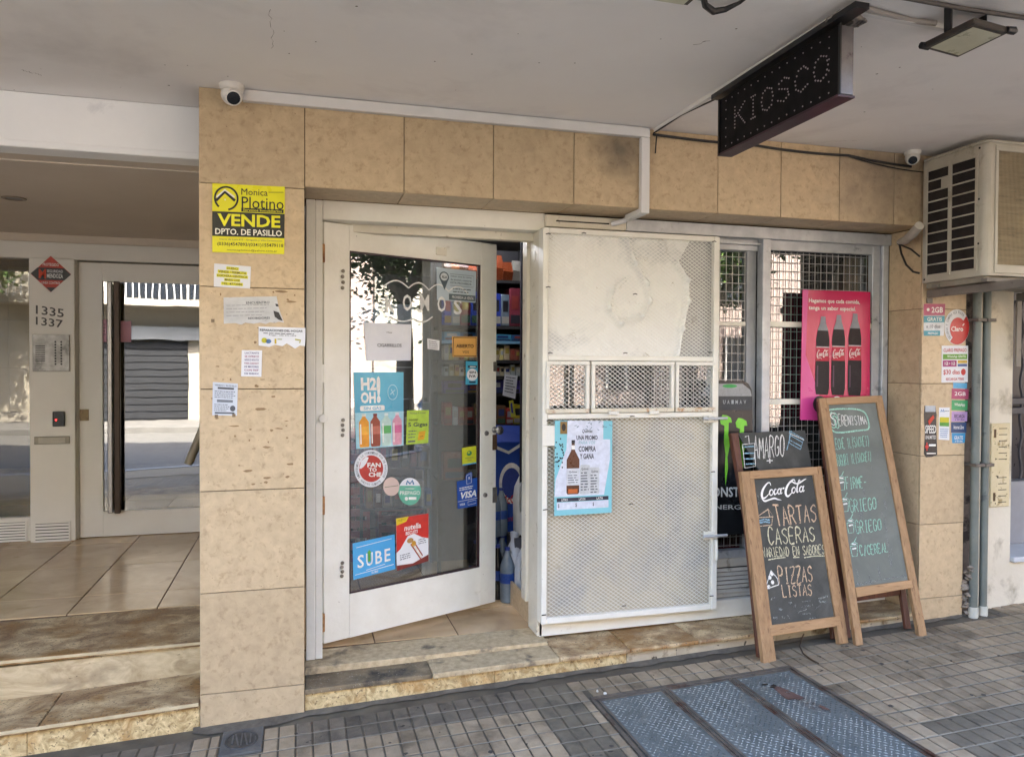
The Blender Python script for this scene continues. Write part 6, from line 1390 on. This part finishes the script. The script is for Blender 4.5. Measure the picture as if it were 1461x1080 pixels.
p.text('CLARO PREPAGO', .06, .07, .93, .17, RD, bold=.01); p.rect(.04, .23, .96, .37, flat('6ea03c'), 1, 'band'); p.text('WhatsApp GRATIS', .2, .26, .9, .34, PAINTW); p.rect(.04, .40, .56, .57, flat('a02a6c'), 1, 'band'); p.text('1GB + 1GB', .1, .44, .5, .53, PAINTW); p.rect(.6, .40, .96, .48, flat('d8b04c'), 1, 'band'); p.rect(.6, .50, .96, .57, flat('5a6a9c'), 1, 'band'); p.text('$30 dias', .06, .65, .68, .80, RD, bold=.015); p.ell(.82, .72, .09, .09, RD, 1, 'disc'); p.text('RECARGA *7000', .16, .87, .84, .95, RD); p.done()
for (px, m, lb, tx) in (([(270, 563), (346, 566), (345, 597), (270, 594)], flat('58a8d0', .4), 'small light blue sticker topping the right hand column of stickers', ''),
    ([(262, 596), (355, 600), (353, 655), (260, 653)], PNK, 'pink 2GB sticker in the right hand column of stickers', '2GB'),
    ([(262, 659), (350, 661), (348, 717), (260, 715)], flat('3f9f64', .4), 'green WhatsApp sticker in the right hand column of stickers', 'WhatsApp'),
    ([(262, 721), (348, 724), (346, 776), (260, 777)], flat('b493c4', .4), 'lilac sticker in the right hand column of stickers', 'RECARGA'),
    ([(258, 780), (342, 781), (342, 838), (258, 838)], flat('1c3f6c', .4), 'navy blue sticker in the right hand column of stickers', 'Internet Libre'),
    ([(262, 840), (337, 840), (333, 895), (264, 896)], flat('2f8fc0', .4), 'blue GRATIS sticker at the bottom of the right hand column', 'GRATIS')):
    p = pst('sticker', px, m, lb)
    if tx: p.text(tx, .16, .28, .82, .66, PAINTW if tx != 'RECARGA' else INK, bold=.01)
    if tx in ('GRATIS', 'RECARGA'): p.text('x 50 dias', .2, .72, .8, .88, PAINTW if tx == 'GRATIS' else INK)
    p.done()
c = zP((112, 690), (172, 690), (178, 740), (176, 800), (182, 960), (150, 972), (120, 974), (108, 955), (114, 840), (108, 740))
ob = obj('sticker', MB().extr([onP(u, v, (0, -.0008, 0), NYV) for u, v in reversed(c)], (0, -.001, 0)), flat('1b1b1f', .3), None, label='tall black energy drink can sticker on the right pillar', cat='sticker')
p = Print(ob, [onP(u, v, (0, -.0018, 0), NYV) for u, v in zP((108, 690), (180, 690), (180, 972), (108, 972))], NYV)
p.rect(.1, .0, .88, .12, flat('b8bcc0'), 1, 'can_top'); p.poly([(.3, .3), (.7, .18), (.8, .24), (.4, .38)], flat('c8402c'), 1, 'flame'); p.text('SPEED', .08, .38, .92, .54, PAINTW, bold=.02, shear=.1); p.text('UNLIMITED', .1, .58, .9, .65, PAINTW); p.text('+', .1, .72, .34, .88, flat('d03a34'), bold=.05); p.rect(.38, .75, .9, .79, PAINTW, 1, 'line'); p.rect(.2, .92, .9, .94, PAINTW, 1, 'line'); p.done()
p = pst('sticker', [(192, 700), (250, 700), (248, 880), (190, 876)], PAP, 'white sticker with blue, yellow and green bands beside the can sticker')
p.stroke([(.15, .14), (.22, .07), (.32, .13), (.4, .06), (.46, .14)], .006, flat('2a7ab0'), 1, 'logo'); p.lines(.5, .1, .95, 1, .1, INKG, .02); p.rect(.05, .30, .95, .46, flat('d0c42c'), 1, 'band'); p.rect(.05, .46, .95, .58, flat('5b9a3c'), 1, 'band'); p.lines(.1, .66, .95, 5, .06, flat('4a7ab0'), .02, seed=3); p.done()

# ================================================================== inside the shop
rack = thing('shelf_rack', (1.45, 1.78, FZ), 'dark metal rack of snacks and boxes inside the shop door', 'shelf')
RX0, RX1, RY0, RY1 = .93, 2.05, 1.60, 1.95
for x in (RX0, 1.60, RX1): obj('upright', MB().box(x-.012, x+.012, RY1-.03, RY1, FZ, 2.45), SHOPF, rack)
for x in (RX0, RX1): obj('upright', MB().box(x-.012, x+.012, RY0, RY0+.02, FZ, 2.25), SHOPF, rack)
obj('back_panel', MB().box(RX0, RX1, RY1+.001, RY1+.01, FZ, 2.45), mat('dark_back_panel', '2b2a2c', '3a393b', 2, .6), rack)
SHV = [(2.19, 'snack bag', 'orange and brown snack bag piled on the top shelf inside', 'snack bags on the top shelf', ('7c3a1e', 'a84a1c', '6c4a2c', '8f8a80', 'c46a24'), .17, (.05, .075)),
       (1.87, 'box', 'upright boxed packet on the second shelf inside', 'boxed packets on the second shelf', ('3a8c8a', '6a7a86', '2a3f9c', '8f8a80', 'b0a83a', '7a2c3a'), .25, (.05, .085)),
       (1.765, 'tray', 'low blue tray of sweets on the light blue shelf inside', 'blue sweet trays', ('2a5f8c', '1f4f7c', '3f8cae'), .06, (.10, .14)),
       (1.63, 'packet', 'small pale packet in the row below the blue shelf inside', 'small pale packets', ('cfcabb', 'b8a88c', '9aa8ac', 'd0c27c', '8a4a3a'), .10, (.03, .045)),
       (1.52, 'packet', 'small yellow or white packet in the lower row inside', 'small yellow and white packets', ('c9bf9c', 'c0a04c', 'a8b0ae', 'd8d4c8'), .08, (.03, .045)),
       (1.40, 'box', 'purple biscuit box on the middle shelf inside', 'purple biscuit boxes', ('3a2c7c', '2c2a6c', '5a4a9c'), .09, (.12, .18)),
       (1.18, 'packet', 'mixed bright packet on the lower shelf inside', 'mixed packets on the lower shelf', ('a83a2c', 'c8b42c', 'd0d0d0', '2c4c8c', '6c4a2c'), .15, (.04, .07)),
       (.80, 'box', 'dim carton on the bottom shelves of the rack', 'cartons on the bottom shelf', ('6a5236', '4c4a48', '7c3a2c'), .22, (.12, .2))]
rg = random.Random(21)
HUE = {'c46a24': 'orange', 'a84a1c': 'rust brown', 'd89a3c': 'golden', '7c3a1e': 'dark brown', '3a8c8a': 'teal', '6a7a86': 'slate grey', '2a3f9c': 'royal blue', '8f8a80': 'taupe', 'b0a83a': 'mustard', '7a2c3a': 'maroon',
       '2a5f8c': 'mid blue', '1f4f7c': 'deep blue', '3f8cae': 'pale blue', 'cfcabb': 'cream', 'b8a88c': 'beige', '9aa8ac': 'blue grey', 'd0c27c': 'straw yellow', '8a4a3a': 'brick red', 'c9bf9c': 'ivory', 'c0a04c': 'ochre',
       'a8b0ae': 'silver', 'd8d4c8': 'off white', '3a2c7c': 'purple', '2c2a6c': 'indigo', '5a4a9c': 'violet', 'a83a2c': 'red', 'c8b42c': 'yellow', 'd0d0d0': 'white', '2c4c8c': 'blue', '6c4a2c': 'brown', '6a5236': 'kraft brown', '4c4a48': 'charcoal'}
ORD = 'first second third fourth fifth sixth seventh eighth ninth tenth eleventh twelfth thirteenth fourteenth fifteenth sixteenth seventeenth eighteenth nineteenth twentieth'.split()
ORD += ['twenty-'+o for o in ORD[:9]]+['thirtieth']+['thirty-'+o for o in ORD[:9]]
WHERE = {2.19: 'top shelf', 1.87: 'second shelf', 1.765: 'light blue shelf', 1.63: 'row under the blue shelf', 1.52: 'lower packet row', 1.40: 'biscuit shelf', 1.18: 'waist high shelf', .80: 'bottom shelf'}
for zz, kindn, lab, grp, cols, h, (w0, w1) in SHV:
    obj('shelf_board', MB().box(RX0+.013, RX1-.013, RY0, RY1, zz-.02, zz), mat('light_blue_shelf', '6f9ab4', rough=.4) if zz == 1.765 else SHOPF, rack)
    x = RX0+.03; cnt = 0
    while x < RX1-.05:
        w = rg.uniform(w0, w1); hh = h*rg.uniform(.75, 1.08); c_ = rg.choice(cols); dep = rg.uniform(.08, .2)
        if x+w > RX1-.02: break
        lab = '%s %s, %s from the left on the %s inside' % (HUE.get(c_, 'reddish brown'), kindn, ORD[cnt], WHERE[zz]); cnt += 1
        if kindn == 'snack bag':
            y_ = RY0+.03; mb = MB(); mb.add([(x, y_, zz+.001), (x+w-.003, y_, zz+.001), (x+w-.003, y_+.03, zz+.001), (x, y_+.03, zz+.001), (x-.004, y_-.03, zz+hh*.5), (x+w, y_-.025, zz+hh*.45), (x+w, y_+.06, zz+hh*.5), (x-.004, y_+.06, zz+hh*.5), (x+.002, y_+.012, zz+hh), (x+w-.006, y_+.010, zz+hh*.98), (x+w-.006, y_+.016, zz+hh*.98), (x+.002, y_+.018, zz+hh)], [(3, 2, 1, 0), (0, 1, 5, 4), (1, 2, 6, 5), (2, 3, 7, 6), (3, 0, 4, 7), (4, 5, 9, 8), (5, 6, 10, 9), (6, 7, 11, 10), (7, 4, 8, 11), (8, 9, 10, 11)]); o = obj('snack_bag', mb, flat(c_, .3), None, label=lab, cat='snack bag', group=grp)
        else:
            o = obj(kindn.replace(' ', '_'), MB().box(x, x+w-.004, RY0+.01, RY0+.01+dep, zz+.001, zz+hh), flat(c_, .45), None, bevel=.003, label=lab, cat=kindn, group=grp)
            if w > .045: obj('label_patch', MB().box(x+w*.08, x+w*.9, RY0+.0085, RY0+.0098, zz+hh*.08, zz+hh*.30), flat(rg.choice(('2c2c34', '7c3a32', 'a8a498', '3a5a44', '8c7434', '2a3a5c')), .4), o)
            obj('label_patch', MB().box(x+w*.18, x+w*.78, RY0+.0085, RY0+.0098, zz+hh*.45, zz+hh*.8), flat(rg.choice(('b8b4a8', '9c8c3c', '8c3a32', 'a8a8a8', '2a3a6c', '1c1c22')), .4), o)
        x += w
ob, p = sheet('price_list', [aY(u, v, RY0-.02) for u, v in ((720, 534), (738.5, 536), (735, 569), (717, 564))], NYV, .001, PAP, 'white handwritten price list hanging on the rack inside', 'notice')
p.lines(.12, .1, .9, 6, .13, INKG, .05, seed=3); p.done()
ob, p = sheet('price_flag', [aY(u, v, RY0-.03) for u, v in ((726, 572), (732, 571), (736, 594), (729, 596))], NYV, .001, flat('c8c43a'), 'narrow yellow and blue flag under the price list inside', 'notice'); p.poly([(.2, .2), (.7, .1), (.6, .8), (.2, .7)], flat('2a3a8c'), 1); p.done()
# big blue carton
cb = thing('blue_carton', (1.42, 1.2, FZ), 'large blue promotional carton standing just inside the shop door', 'carton')
BLU = mat('blue_carton_print', '1c3f94', '2450ac', 2, .35); bxx = aY(738, 690, 1.05).x
obj('carton_body', MB().box(1.19, 1.56, 1.16, 1.50, FZ, 1.10), BLU, cb, bevel=.004)
obj('open_flap', MB().extr([(1.19, 1.16, 1.10), (1.56, 1.16, 1.10), (1.60, 1.30, 1.18), (1.20, 1.30, 1.20)], (0, .004, .004)), mat('dark_blue_flap', '16307c', rough=.4), cb)
p = Print(cb, [V((1.19, 1.16, 1.10)), V((1.56, 1.16, 1.10)), V((1.56, 1.16, FZ)), V((1.19, 1.16, FZ))], NYV)
p.ell(.35, .28, .22, .14, PAINTW, 1, 'logo'); p.ell(.35, .28, .17, .105, flat('2a3f8c'), 2, 'logo'); p.text('McCain', .18, .36, .56, .42, flat('c02a2a'), bold=.02, L=3); p.stroke([(.0, .02), (.3, .07), (.6, .0)], .02, PAINTW, 1, 'white_wave'); p.text('la tentacion', .15, .50, .6, .54, flat('b84a5c')); p.done()
def jug(x, y, z0, s, m, label, lm):
    t = thing('plastic_jug', (x, y, z0), label, 'jug')
    obj('jug_body', MB().lathe([(.05*s, 0), (.062*s, .02*s), (.064*s, .15*s), (.058*s, .20*s), (.035*s, .25*s), (.020*s, .28*s), (.020*s, .30*s)], (x, y, z0), 16), m, t, smooth=True)
    obj('jug_cap', MB().lathe([(.022*s, .30*s), (.022*s, .325*s)], (x, y, z0), 12), lm, t, smooth=True)
    obj('jug_handle', MB().tube([(x-.03*s, y-.05*s, z0+.24*s), (x-.055*s, y-.06*s, z0+.22*s), (x-.06*s, y-.06*s, z0+.14*s), (x-.05*s, y-.05*s, z0+.11*s)], .008*s, 8), m, t, smooth=True)
    return t
JW = mat('milky_plastic', 'b8bcc2', 'c6cace', 4, .3); 
jug(1.335, .83, FZ, 1.30, JW, 'milky white jug on the floor nearest the door post', JW); jug(1.29, .97, FZ, 1.25, JW, 'milky white jug just behind the front jug', JW)
t = jug(1.385, 1.00, FZ+.38, 1.5, mat('white_label_jug', 'c8c8c4', rough=.35), 'white jug with a dark oval label standing above the floor jugs', JW)
obj('oval_label', MB().lathe([(.001, 0), (.05, .001), (.001, .003)], (1.372, .898, FZ+.56), 16, (-.25, -1, 0)), mat('dark_olive_label', '3a3014', '5c4c1c', 20, .4), t)
obj('jug_stand', MB().box(1.28, 1.50, .93, 1.12, FZ, FZ+.375), mat('grey_box_card', '4a4a50', '5a5a60', 4, .6), None, label='grey box under the white jug with the dark label', cat='box')  # box in plain grey card
def pbottle(x, y, z0, h, liq, lab, label, grp):
    t = thing('soda_bottle', (x, y, z0), label, 'bottle', grp); r = h*.14
    obj('bottle_body', MB().lathe([(r*.9, 0), (r, .02), (r, h*.35), (r*.92, h*.45), (r, h*.55), (r*.95, h*.68), (r*.35, h*.90), (r*.32, h*.96)], (x, y, z0), 14), liq, t, smooth=True)
    obj('bottle_label', MB().lathe([(r*1.02, h*.36), (r*1.02, h*.54)], (x, y, z0), 14), lab, t, smooth=True); obj('bottle_cap', MB().lathe([(r*.36, h*.95), (r*.36, h)], (x, y, z0), 10), flat('2a3f8c'), t, smooth=True)
CLR = mat('clear_blue_plastic', '6a7c8c', '8a98a4', 6, .12, spec=.8); DKL = flat('15161c', .15); BLB = flat('2a50a4', .3)
for i, (x, y, h, m) in enumerate(((1.185, .98, .33, DKL), (1.225, .90, .33, CLR), (1.13, 1.06, .33, DKL), (1.19, 1.09, .36, CLR), (1.25, 1.12, .36, CLR), (1.08, 1.12, .33, DKL))):
    pbottle(x, y, FZ, h, m, BLB, ('dark cola', 'clear')[m is CLR]+' bottle, '+ORD[i]+' of the cluster on the floor by the blue carton', 'soda bottles by the blue carton')
for i in range(3): pbottle(1.14+i*.05, 1.07+i*.02, FZ+.36, .30, CLR, BLB, ('left', 'middle', 'right')[i]+' clear bottle of the three stacked before the blue carton', 'bottles stacked above')
# crates and dim things seen through the door glass
def crate(x, y, z0, m, label, grp):
    t = thing('drink_crate', (x, y, z0), label, 'crate', grp); w, d, h = .38, .28, .24
    for k, zz in enumerate((.0, .085, .17)): 
        for s_ in (0, 1): obj('crate_band', MB().box(x-w/2, x+w/2, y+(d if s_ else 0)-.006, y+(d if s_ else 0)+.006, z0+zz, z0+zz+.055), m, t, bevel=.002)
        for s_ in (-1, 1): obj('crate_band', MB().box(x+s_*w/2-.006, x+s_*w/2+.006, y+.007, y+d-.007, z0+zz, z0+zz+.055), m, t)
    for sx in (-1, 1): obj('crate_corner', MB().box(x+sx*w/2-.012, x+sx*w/2+.012, y-.008, y+.012, z0, z0+h), m, t)
    obj('crate_floor', MB().box(x-w/2, x+w/2, y, y+d, z0, z0+.01), m, t)
    for i in range(5):
        for j in range(2): obj('bottle_neck', MB().lathe([(.028, .02), (.028, .14), (.012, .22), (.012, .26)], (x-w/2+.045+i*.072, y+.07+j*.13, z0), 8), mat('dark_green_glass', '14261a', rough=.1), t, smooth=True)
gn = thing('low_display_stand', (.55, 1.75, FZ), 'low black stand of mixed goods behind the middle of the door glass', 'shelf')
rg = random.Random(44); nb_ = 0
for k, zz in enumerate((FZ+.45, FZ+.72, FZ+.98)):
    obj('shelf_board', MB().box(.42, .90, 1.72+k*.05, 1.98, zz-.015, zz), SHOPF, gn)
    x = .44
    while x < .86:
        w = rg.uniform(.04, .09); h = rg.uniform(.10, .22); c_ = rg.choice(('6c1f22', '8a6a2c', '2a2c34', '5a4030', '9a9488', '2c4a3a', '7c2c3c', '34507c'))
        o = obj('box', MB().box(x, x+w-.006, 1.74+k*.05, 1.88+k*.05, zz+.001, zz+h), flat(c_, .4), None, bevel=.003, label='small %s box, %s from the left on the %s tier of the low stand' % ({'6c1f22': 'dark red', '8a6a2c': 'ochre', '2a2c34': 'near black', '5a4030': 'brown', '9a9488': 'pale grey', '2c4a3a': 'dark green', '7c2c3c': 'wine red', '34507c': 'navy'}[c_], ORD[nb_], ('bottom', 'middle', 'top')[k]), cat='box', group='boxes on the low stand')
        obj('label_patch', MB().box(x+w*.2, x+w*.7, 1.738+k*.05, 1.7395+k*.05, zz+h*.3, zz+h*.75), flat(rg.choice(('b8b4a8', '9c8c3c', '8c3a32', '2a3a6c'))), o)
        x += w; nb_ += 1
    nb_ = 0
for sx in (.43, .89): obj('upright', MB().box(sx-.01, sx+.01, 1.96, 1.985, FZ, FZ+1.2), SHOPF, gn)
CRR = mat('dark_red_crate', '8a1c24', 'a8282e', 5, .4)
for k in range(4): crate(.30, 2.1, FZ+.245*k, CRR, ('bottom', 'second', 'third', 'topmost')[k]+' dark red crate of the tall stack behind the door glass', 'stack of red crates')
for k in range(2): crate(.78, 2.25, FZ+.245*k, CRR, ('lower', 'upper')[k]+' dark red crate of the short stack behind the door glass', 'short stack of red crates')
fr = thing('display_fridge', (.55, 3.2, FZ), 'tall drinks fridge with pale header at the back of the shop', 'fridge')  # the header is a plain pale panel without emission
obj('cabinet', MB().box(.15, 1.0, 3.2, 3.8, FZ, 2.15), mat('fridge_black', '1d1d20', rough=.4), fr, bevel=.01); obj('header_panel', MB().box(.17, .98, 3.185, 3.199, 1.92, 2.13), flat('b8c4cc', .3), fr)
for k in range(5):
    obj('fridge_shelf', MB().box(.19, .96, 3.17, 3.199, .45+k*.28, .46+k*.28), GALV, fr)
ct = thing('shop_counter', (1.2, 2.8, FZ), 'low glass topped shop counter seen through the door', 'counter')
obj('counter_body', MB().box(1.05, 2.6, 2.6, 3.1, FZ, 1.05), mat('grey_counter', '5a5a5e', '6a6a6e', 3, .4), ct, bevel=.004); obj('counter_top', MB().box(1.03, 2.62, 2.57, 3.12, 1.051, 1.08), mat('pale_counter_top', '8f9296', rough=.3), ct)
rg = random.Random(30)
for k in range(9):
    x = 1.1+k*.16; obj('sweet_jar', MB().lathe([(.045, 0), (.05, .01), (.05, .13), (.035, .16), (.035, .18)], (x, 2.75, 1.081), 12), flat(rg.choice(('9a6a3c', 'b0a090', '7c2c2c', '6c7c3c', '2c4c7c')), .25), None, smooth=True, label='sweet jar, '+ORD[k]+' from the left along the shop counter', cat='jar', group='jars on the counter')
lt_ = thing('tube_light', (.45, 1.4, 2.6), 'lit white tube light under the shop ceiling', 'ceiling light')
obj('fitting', MB().box(.10, 1.30, 1.37, 1.43, 2.585, 2.619), WCLEAN, lt_); obj('tube', MB().tube([(.12, 1.4, 2.57), (1.28, 1.4, 2.57)], .013, 10), mat('lit_tube', 'e8f2ff', emit=('eef2ff', 10)), lt_, smooth=True)
# inside the window
ob_ = obj('window_ledge', MB().box(1.30, 3.58, .37, .80, .36, .50), mat('dark_ledge', '2a2424', '3a3232', 4, .6), None, label='dark display ledge inside the shop window', cat='ledge')
obj('red_display_box', MB().box(2.10, 2.62, .40, .62, .502, .70), mat('deep_red_box', '6c1418', '8a1f24', 4, .4), None, bevel=.004, label='deep red display box low inside the window beside the cage', cat='box')
for k, (x, w, h, c_) in enumerate(((2.70, .25, .5, '23233a'), (2.98, .22, .8, '1c1c22'), (3.22, .2, .45, '3a2a2a'))):
    obj('stacked_goods', MB().box(x, x+w, .55, .78, .502, .502+h), flat(c_, .5), None, bevel=.01, label=('low navy', 'tall black', 'short brown')[k]+' carton standing inside the right window pane', cat='carton')
obj('window_backdrop', MB().box(1.32, 3.5, .95, .97, FZ, 2.55), mat('dark_purple_backing', '15121a', '221c28', 1.5, .9, stretch=(14, 1, .4)), None, label='dark curtain added to keep the shop window dark', cat='backdrop')  # dark sheet added so the space behind the window stays dark

# ================================================================== across and along the street
opp = thing('opposite_building', (0, -17, -.3), 'sunlit cream building across the street with garage door and balconies', 'building')
OPW = mat('sunlit_cream_render', '938c7e', 'a59d8e', .4, .9, c3='625b50', s3=.8, t3=.56, w3=.2)
OPG = mat('grey_render', '86898b', '96999a', .4, .9, c3='6c6f72', s3=.8, t3=.56)
OY = -17.0
obj('walls', MB().box(-60, -9, OY-8, OY, -.3, 8.5), OPG, opp); obj('walls', MB().box(-8.99, 7, OY-8, OY+.02, -.3, 9.5), OPW, opp); obj('walls', MB().box(7.01, 24, OY-8, OY, -.3, 7.2), mat('pale_pink_render', '9c8a80', 'ab998e', .5, .9, c3='a08874', s3=.9), opp); obj('walls', MB().box(24.01, 90, OY-8, OY+.1, -.3, 8.6), OPW, opp)
obj('far_pavement_slab', MB().box(-60, 90, OY, OY+3.2, -.32, -.17), mat('far_pavement_grey', '5a5854', '6a6762', 2, .9, c3='494744'), opp)
gd = obj('garage_door', MB().box(-6.6, -3.4, OY+.021, OY+.05, -.16, 2.35), mat('dark_slatted_shutter', '141518', '1c1e22', 3, .6), opp)
for k in range(11): obj('shutter_slat', MB().box(-6.6, -3.4, OY+.051, OY+.075, -.1+k*.22, .08+k*.22), _m['dark_slatted_shutter'], gd)
obj('garage_lintel', MB().box(-7.0, -3.0, OY+.021, OY+.25, 2.36, 2.75), OPG, opp)
WD = mat('dark_far_window', '22262c', rough=.1)
def window(x, z0, w, h, m=None):
    f = obj('window', MB().box(x, x+w, OY+.021, OY+.06, z0, z0+h), WD, opp)
    for i in range(3): obj('frame_bar', MB().box(x+i*w/2-.03, x+i*w/2+.03, OY+.061, OY+.09, z0, z0+h), WCLEAN, f)
    return f
for x in range(-56, 84, 4):
    for z0 in (3.6, 6.4):
        if z0 == 6.4 and 5 < x < 24: continue
        window(x+.6, z0, 1.5, 1.7)
    if not (-8 < x < -1): window(x+.8, .9, 1.3, 1.6)
obj('balcony_door', MB().box(-5.4, -2.2, OY+.021, OY+.05, 3.59, 5.9), WD, opp)
bal = obj('balcony', MB().box(-9, -2.0, OY+.02, OY+1.1, 3.38, 3.58), OPW, opp)
BWH = mat('white_balcony_bar', 'd8d8d4')
for k in range(36): obj('balcony_bar', MB().box(-8.95+k*.195, -8.92+k*.195, OY+1.04, OY+1.07, 3.58, 4.6), BWH, bal)
obj('balcony_rail', MB().box(-9, -2.0, OY+1.03, OY+1.08, 4.6, 4.65), BWH, bal)
BARK = mat('mottled_bark', '6a6052', '8c8270', 6, .9, c3='4a4238', s3=5, bump=.8, bscale=20); LEAF = [mat('leaf_green_light', '55702f', '6c8a3c', 3, .55), mat('leaf_green_dark', '33481f', '42592a', 3, .55)]
def tree(x, y, h, r, seed, label, dense=1, low=.75):
    rg = random.Random(seed); t = thing('street_tree', (x, y, -.3), label, 'tree'); mb = MB(); tips = []
    mb.tube([(x, y, -.3), (x+.05, y, h*.2), (x-.05, y+.05, h*.42)], [.20, .16, .13], 10)
    for k in range(7):
        a_ = k*.9+rg.random(); e = V((x+math.cos(a_)*r*.7, y+math.sin(a_)*r*.7, h*(.6+.3*rg.random()))); b_ = V((x-.05, y+.05, h*.42)); m_ = (b_+e)/2+V((0, 0, .2)); mb.tube([b_, m_, e], [.09, .06, .02], 6); tips += [e, m_]
    obj('trunk', mb, BARK, t, smooth=True)
    for li, lm in enumerate(LEAF):
        mb = MB()
        cl = [(V((x+rg.gauss(0, r*.45), y+rg.gauss(0, r*.45), h*low+rg.gauss(0, h*.12))), rg.uniform(.35, .8)) for _ in range(int(30*dense))]+[(p_, .6) for p_ in tips]
        for c, cr in cl:
            for _ in range(70):
                d = V((rg.gauss(0, 1), rg.gauss(0, 1), rg.gauss(0, 1))).normalized()*cr*rg.random()**.4; q = c+d; a_ = V((rg.uniform(-1, 1), rg.uniform(-1, 1), rg.uniform(-.5, .5))).normalized()*(.09 if dense == 1 else .06); b_ = a_.cross(V((rg.uniform(-1, 1), rg.uniform(-1, 1), 1))).normalized()*(.06 if dense == 1 else .04)
                mb.quad(q-a_, q+b_, q+a_, q-b_)
        obj('crown', mb, lm, t, kind='stuff')
tree(.6, -14.8, 7.0, 2.2, 1, 'street tree before the garage across the road'); tree(4.0, -14.6, 7.5, 2.4, 2, 'street tree opposite the shop window'); tree(11, -14.6, 7.2, 2.4, 3, 'street tree across the road further right')
tree(8.5, -4.9, 6.4, 2.0, 4, 'near street tree on the shop side kerb', 2.6, .66); tree(15.5, -5.0, 7.0, 2.3, 5, 'street tree further along the shop side kerb', 2.2, .6); tree(-9, -14.6, 7, 2.3, 6, 'street tree across the road to the left')
# a parked car by the near kerb, only seen in the glass
pc_ = thing('parked_car', (12.2, -5.6, -.31), 'dark parked hatchback by the kerb beyond the trees', 'car')
CARP = mat('dark_grey_car_paint', '25282d', rough=.2, metal=.5, coat=.6)
side = [(-2, .35), (-2, .8), (-1.7, .95), (-1.0, 1.02), (-.45, 1.42), (.9, 1.46), (1.7, 1.05), (1.95, .95), (2, .35)]
obj('body', MB().extr([(12.2+a_, -6.45, b_-.31) for a_, b_ in side], (0, 1.7, 0)), CARP, pc_, bevel=.06, seg=2)
obj('side_glass', MB().extr([(12.2+a_, -4.745, b_-.31) for a_, b_ in ((-.85, 1.03), (-.4, 1.36), (.85, 1.38), (1.4, 1.06))], (0, .005, 0)), mat('car_glass', '0c0e10', rough=.05), pc_)
for a_ in (-1.3, 1.3):
    w_ = obj('wheel', MB().lathe([(.30, 0), (.32, .03), (.32, .18), (.30, .2)], (12.2+a_, -4.92, .01), 20, (0, 1, 0)), mat('tyre_rubber', '141414', rough=.9), pc_, smooth=True)
    obj('rim', MB().lathe([(.20, .201), (.19, .21), (.05, .205)], (12.2+a_, -4.92, .01), 16, (0, 1, 0)), STEEL, w_, smooth=True)
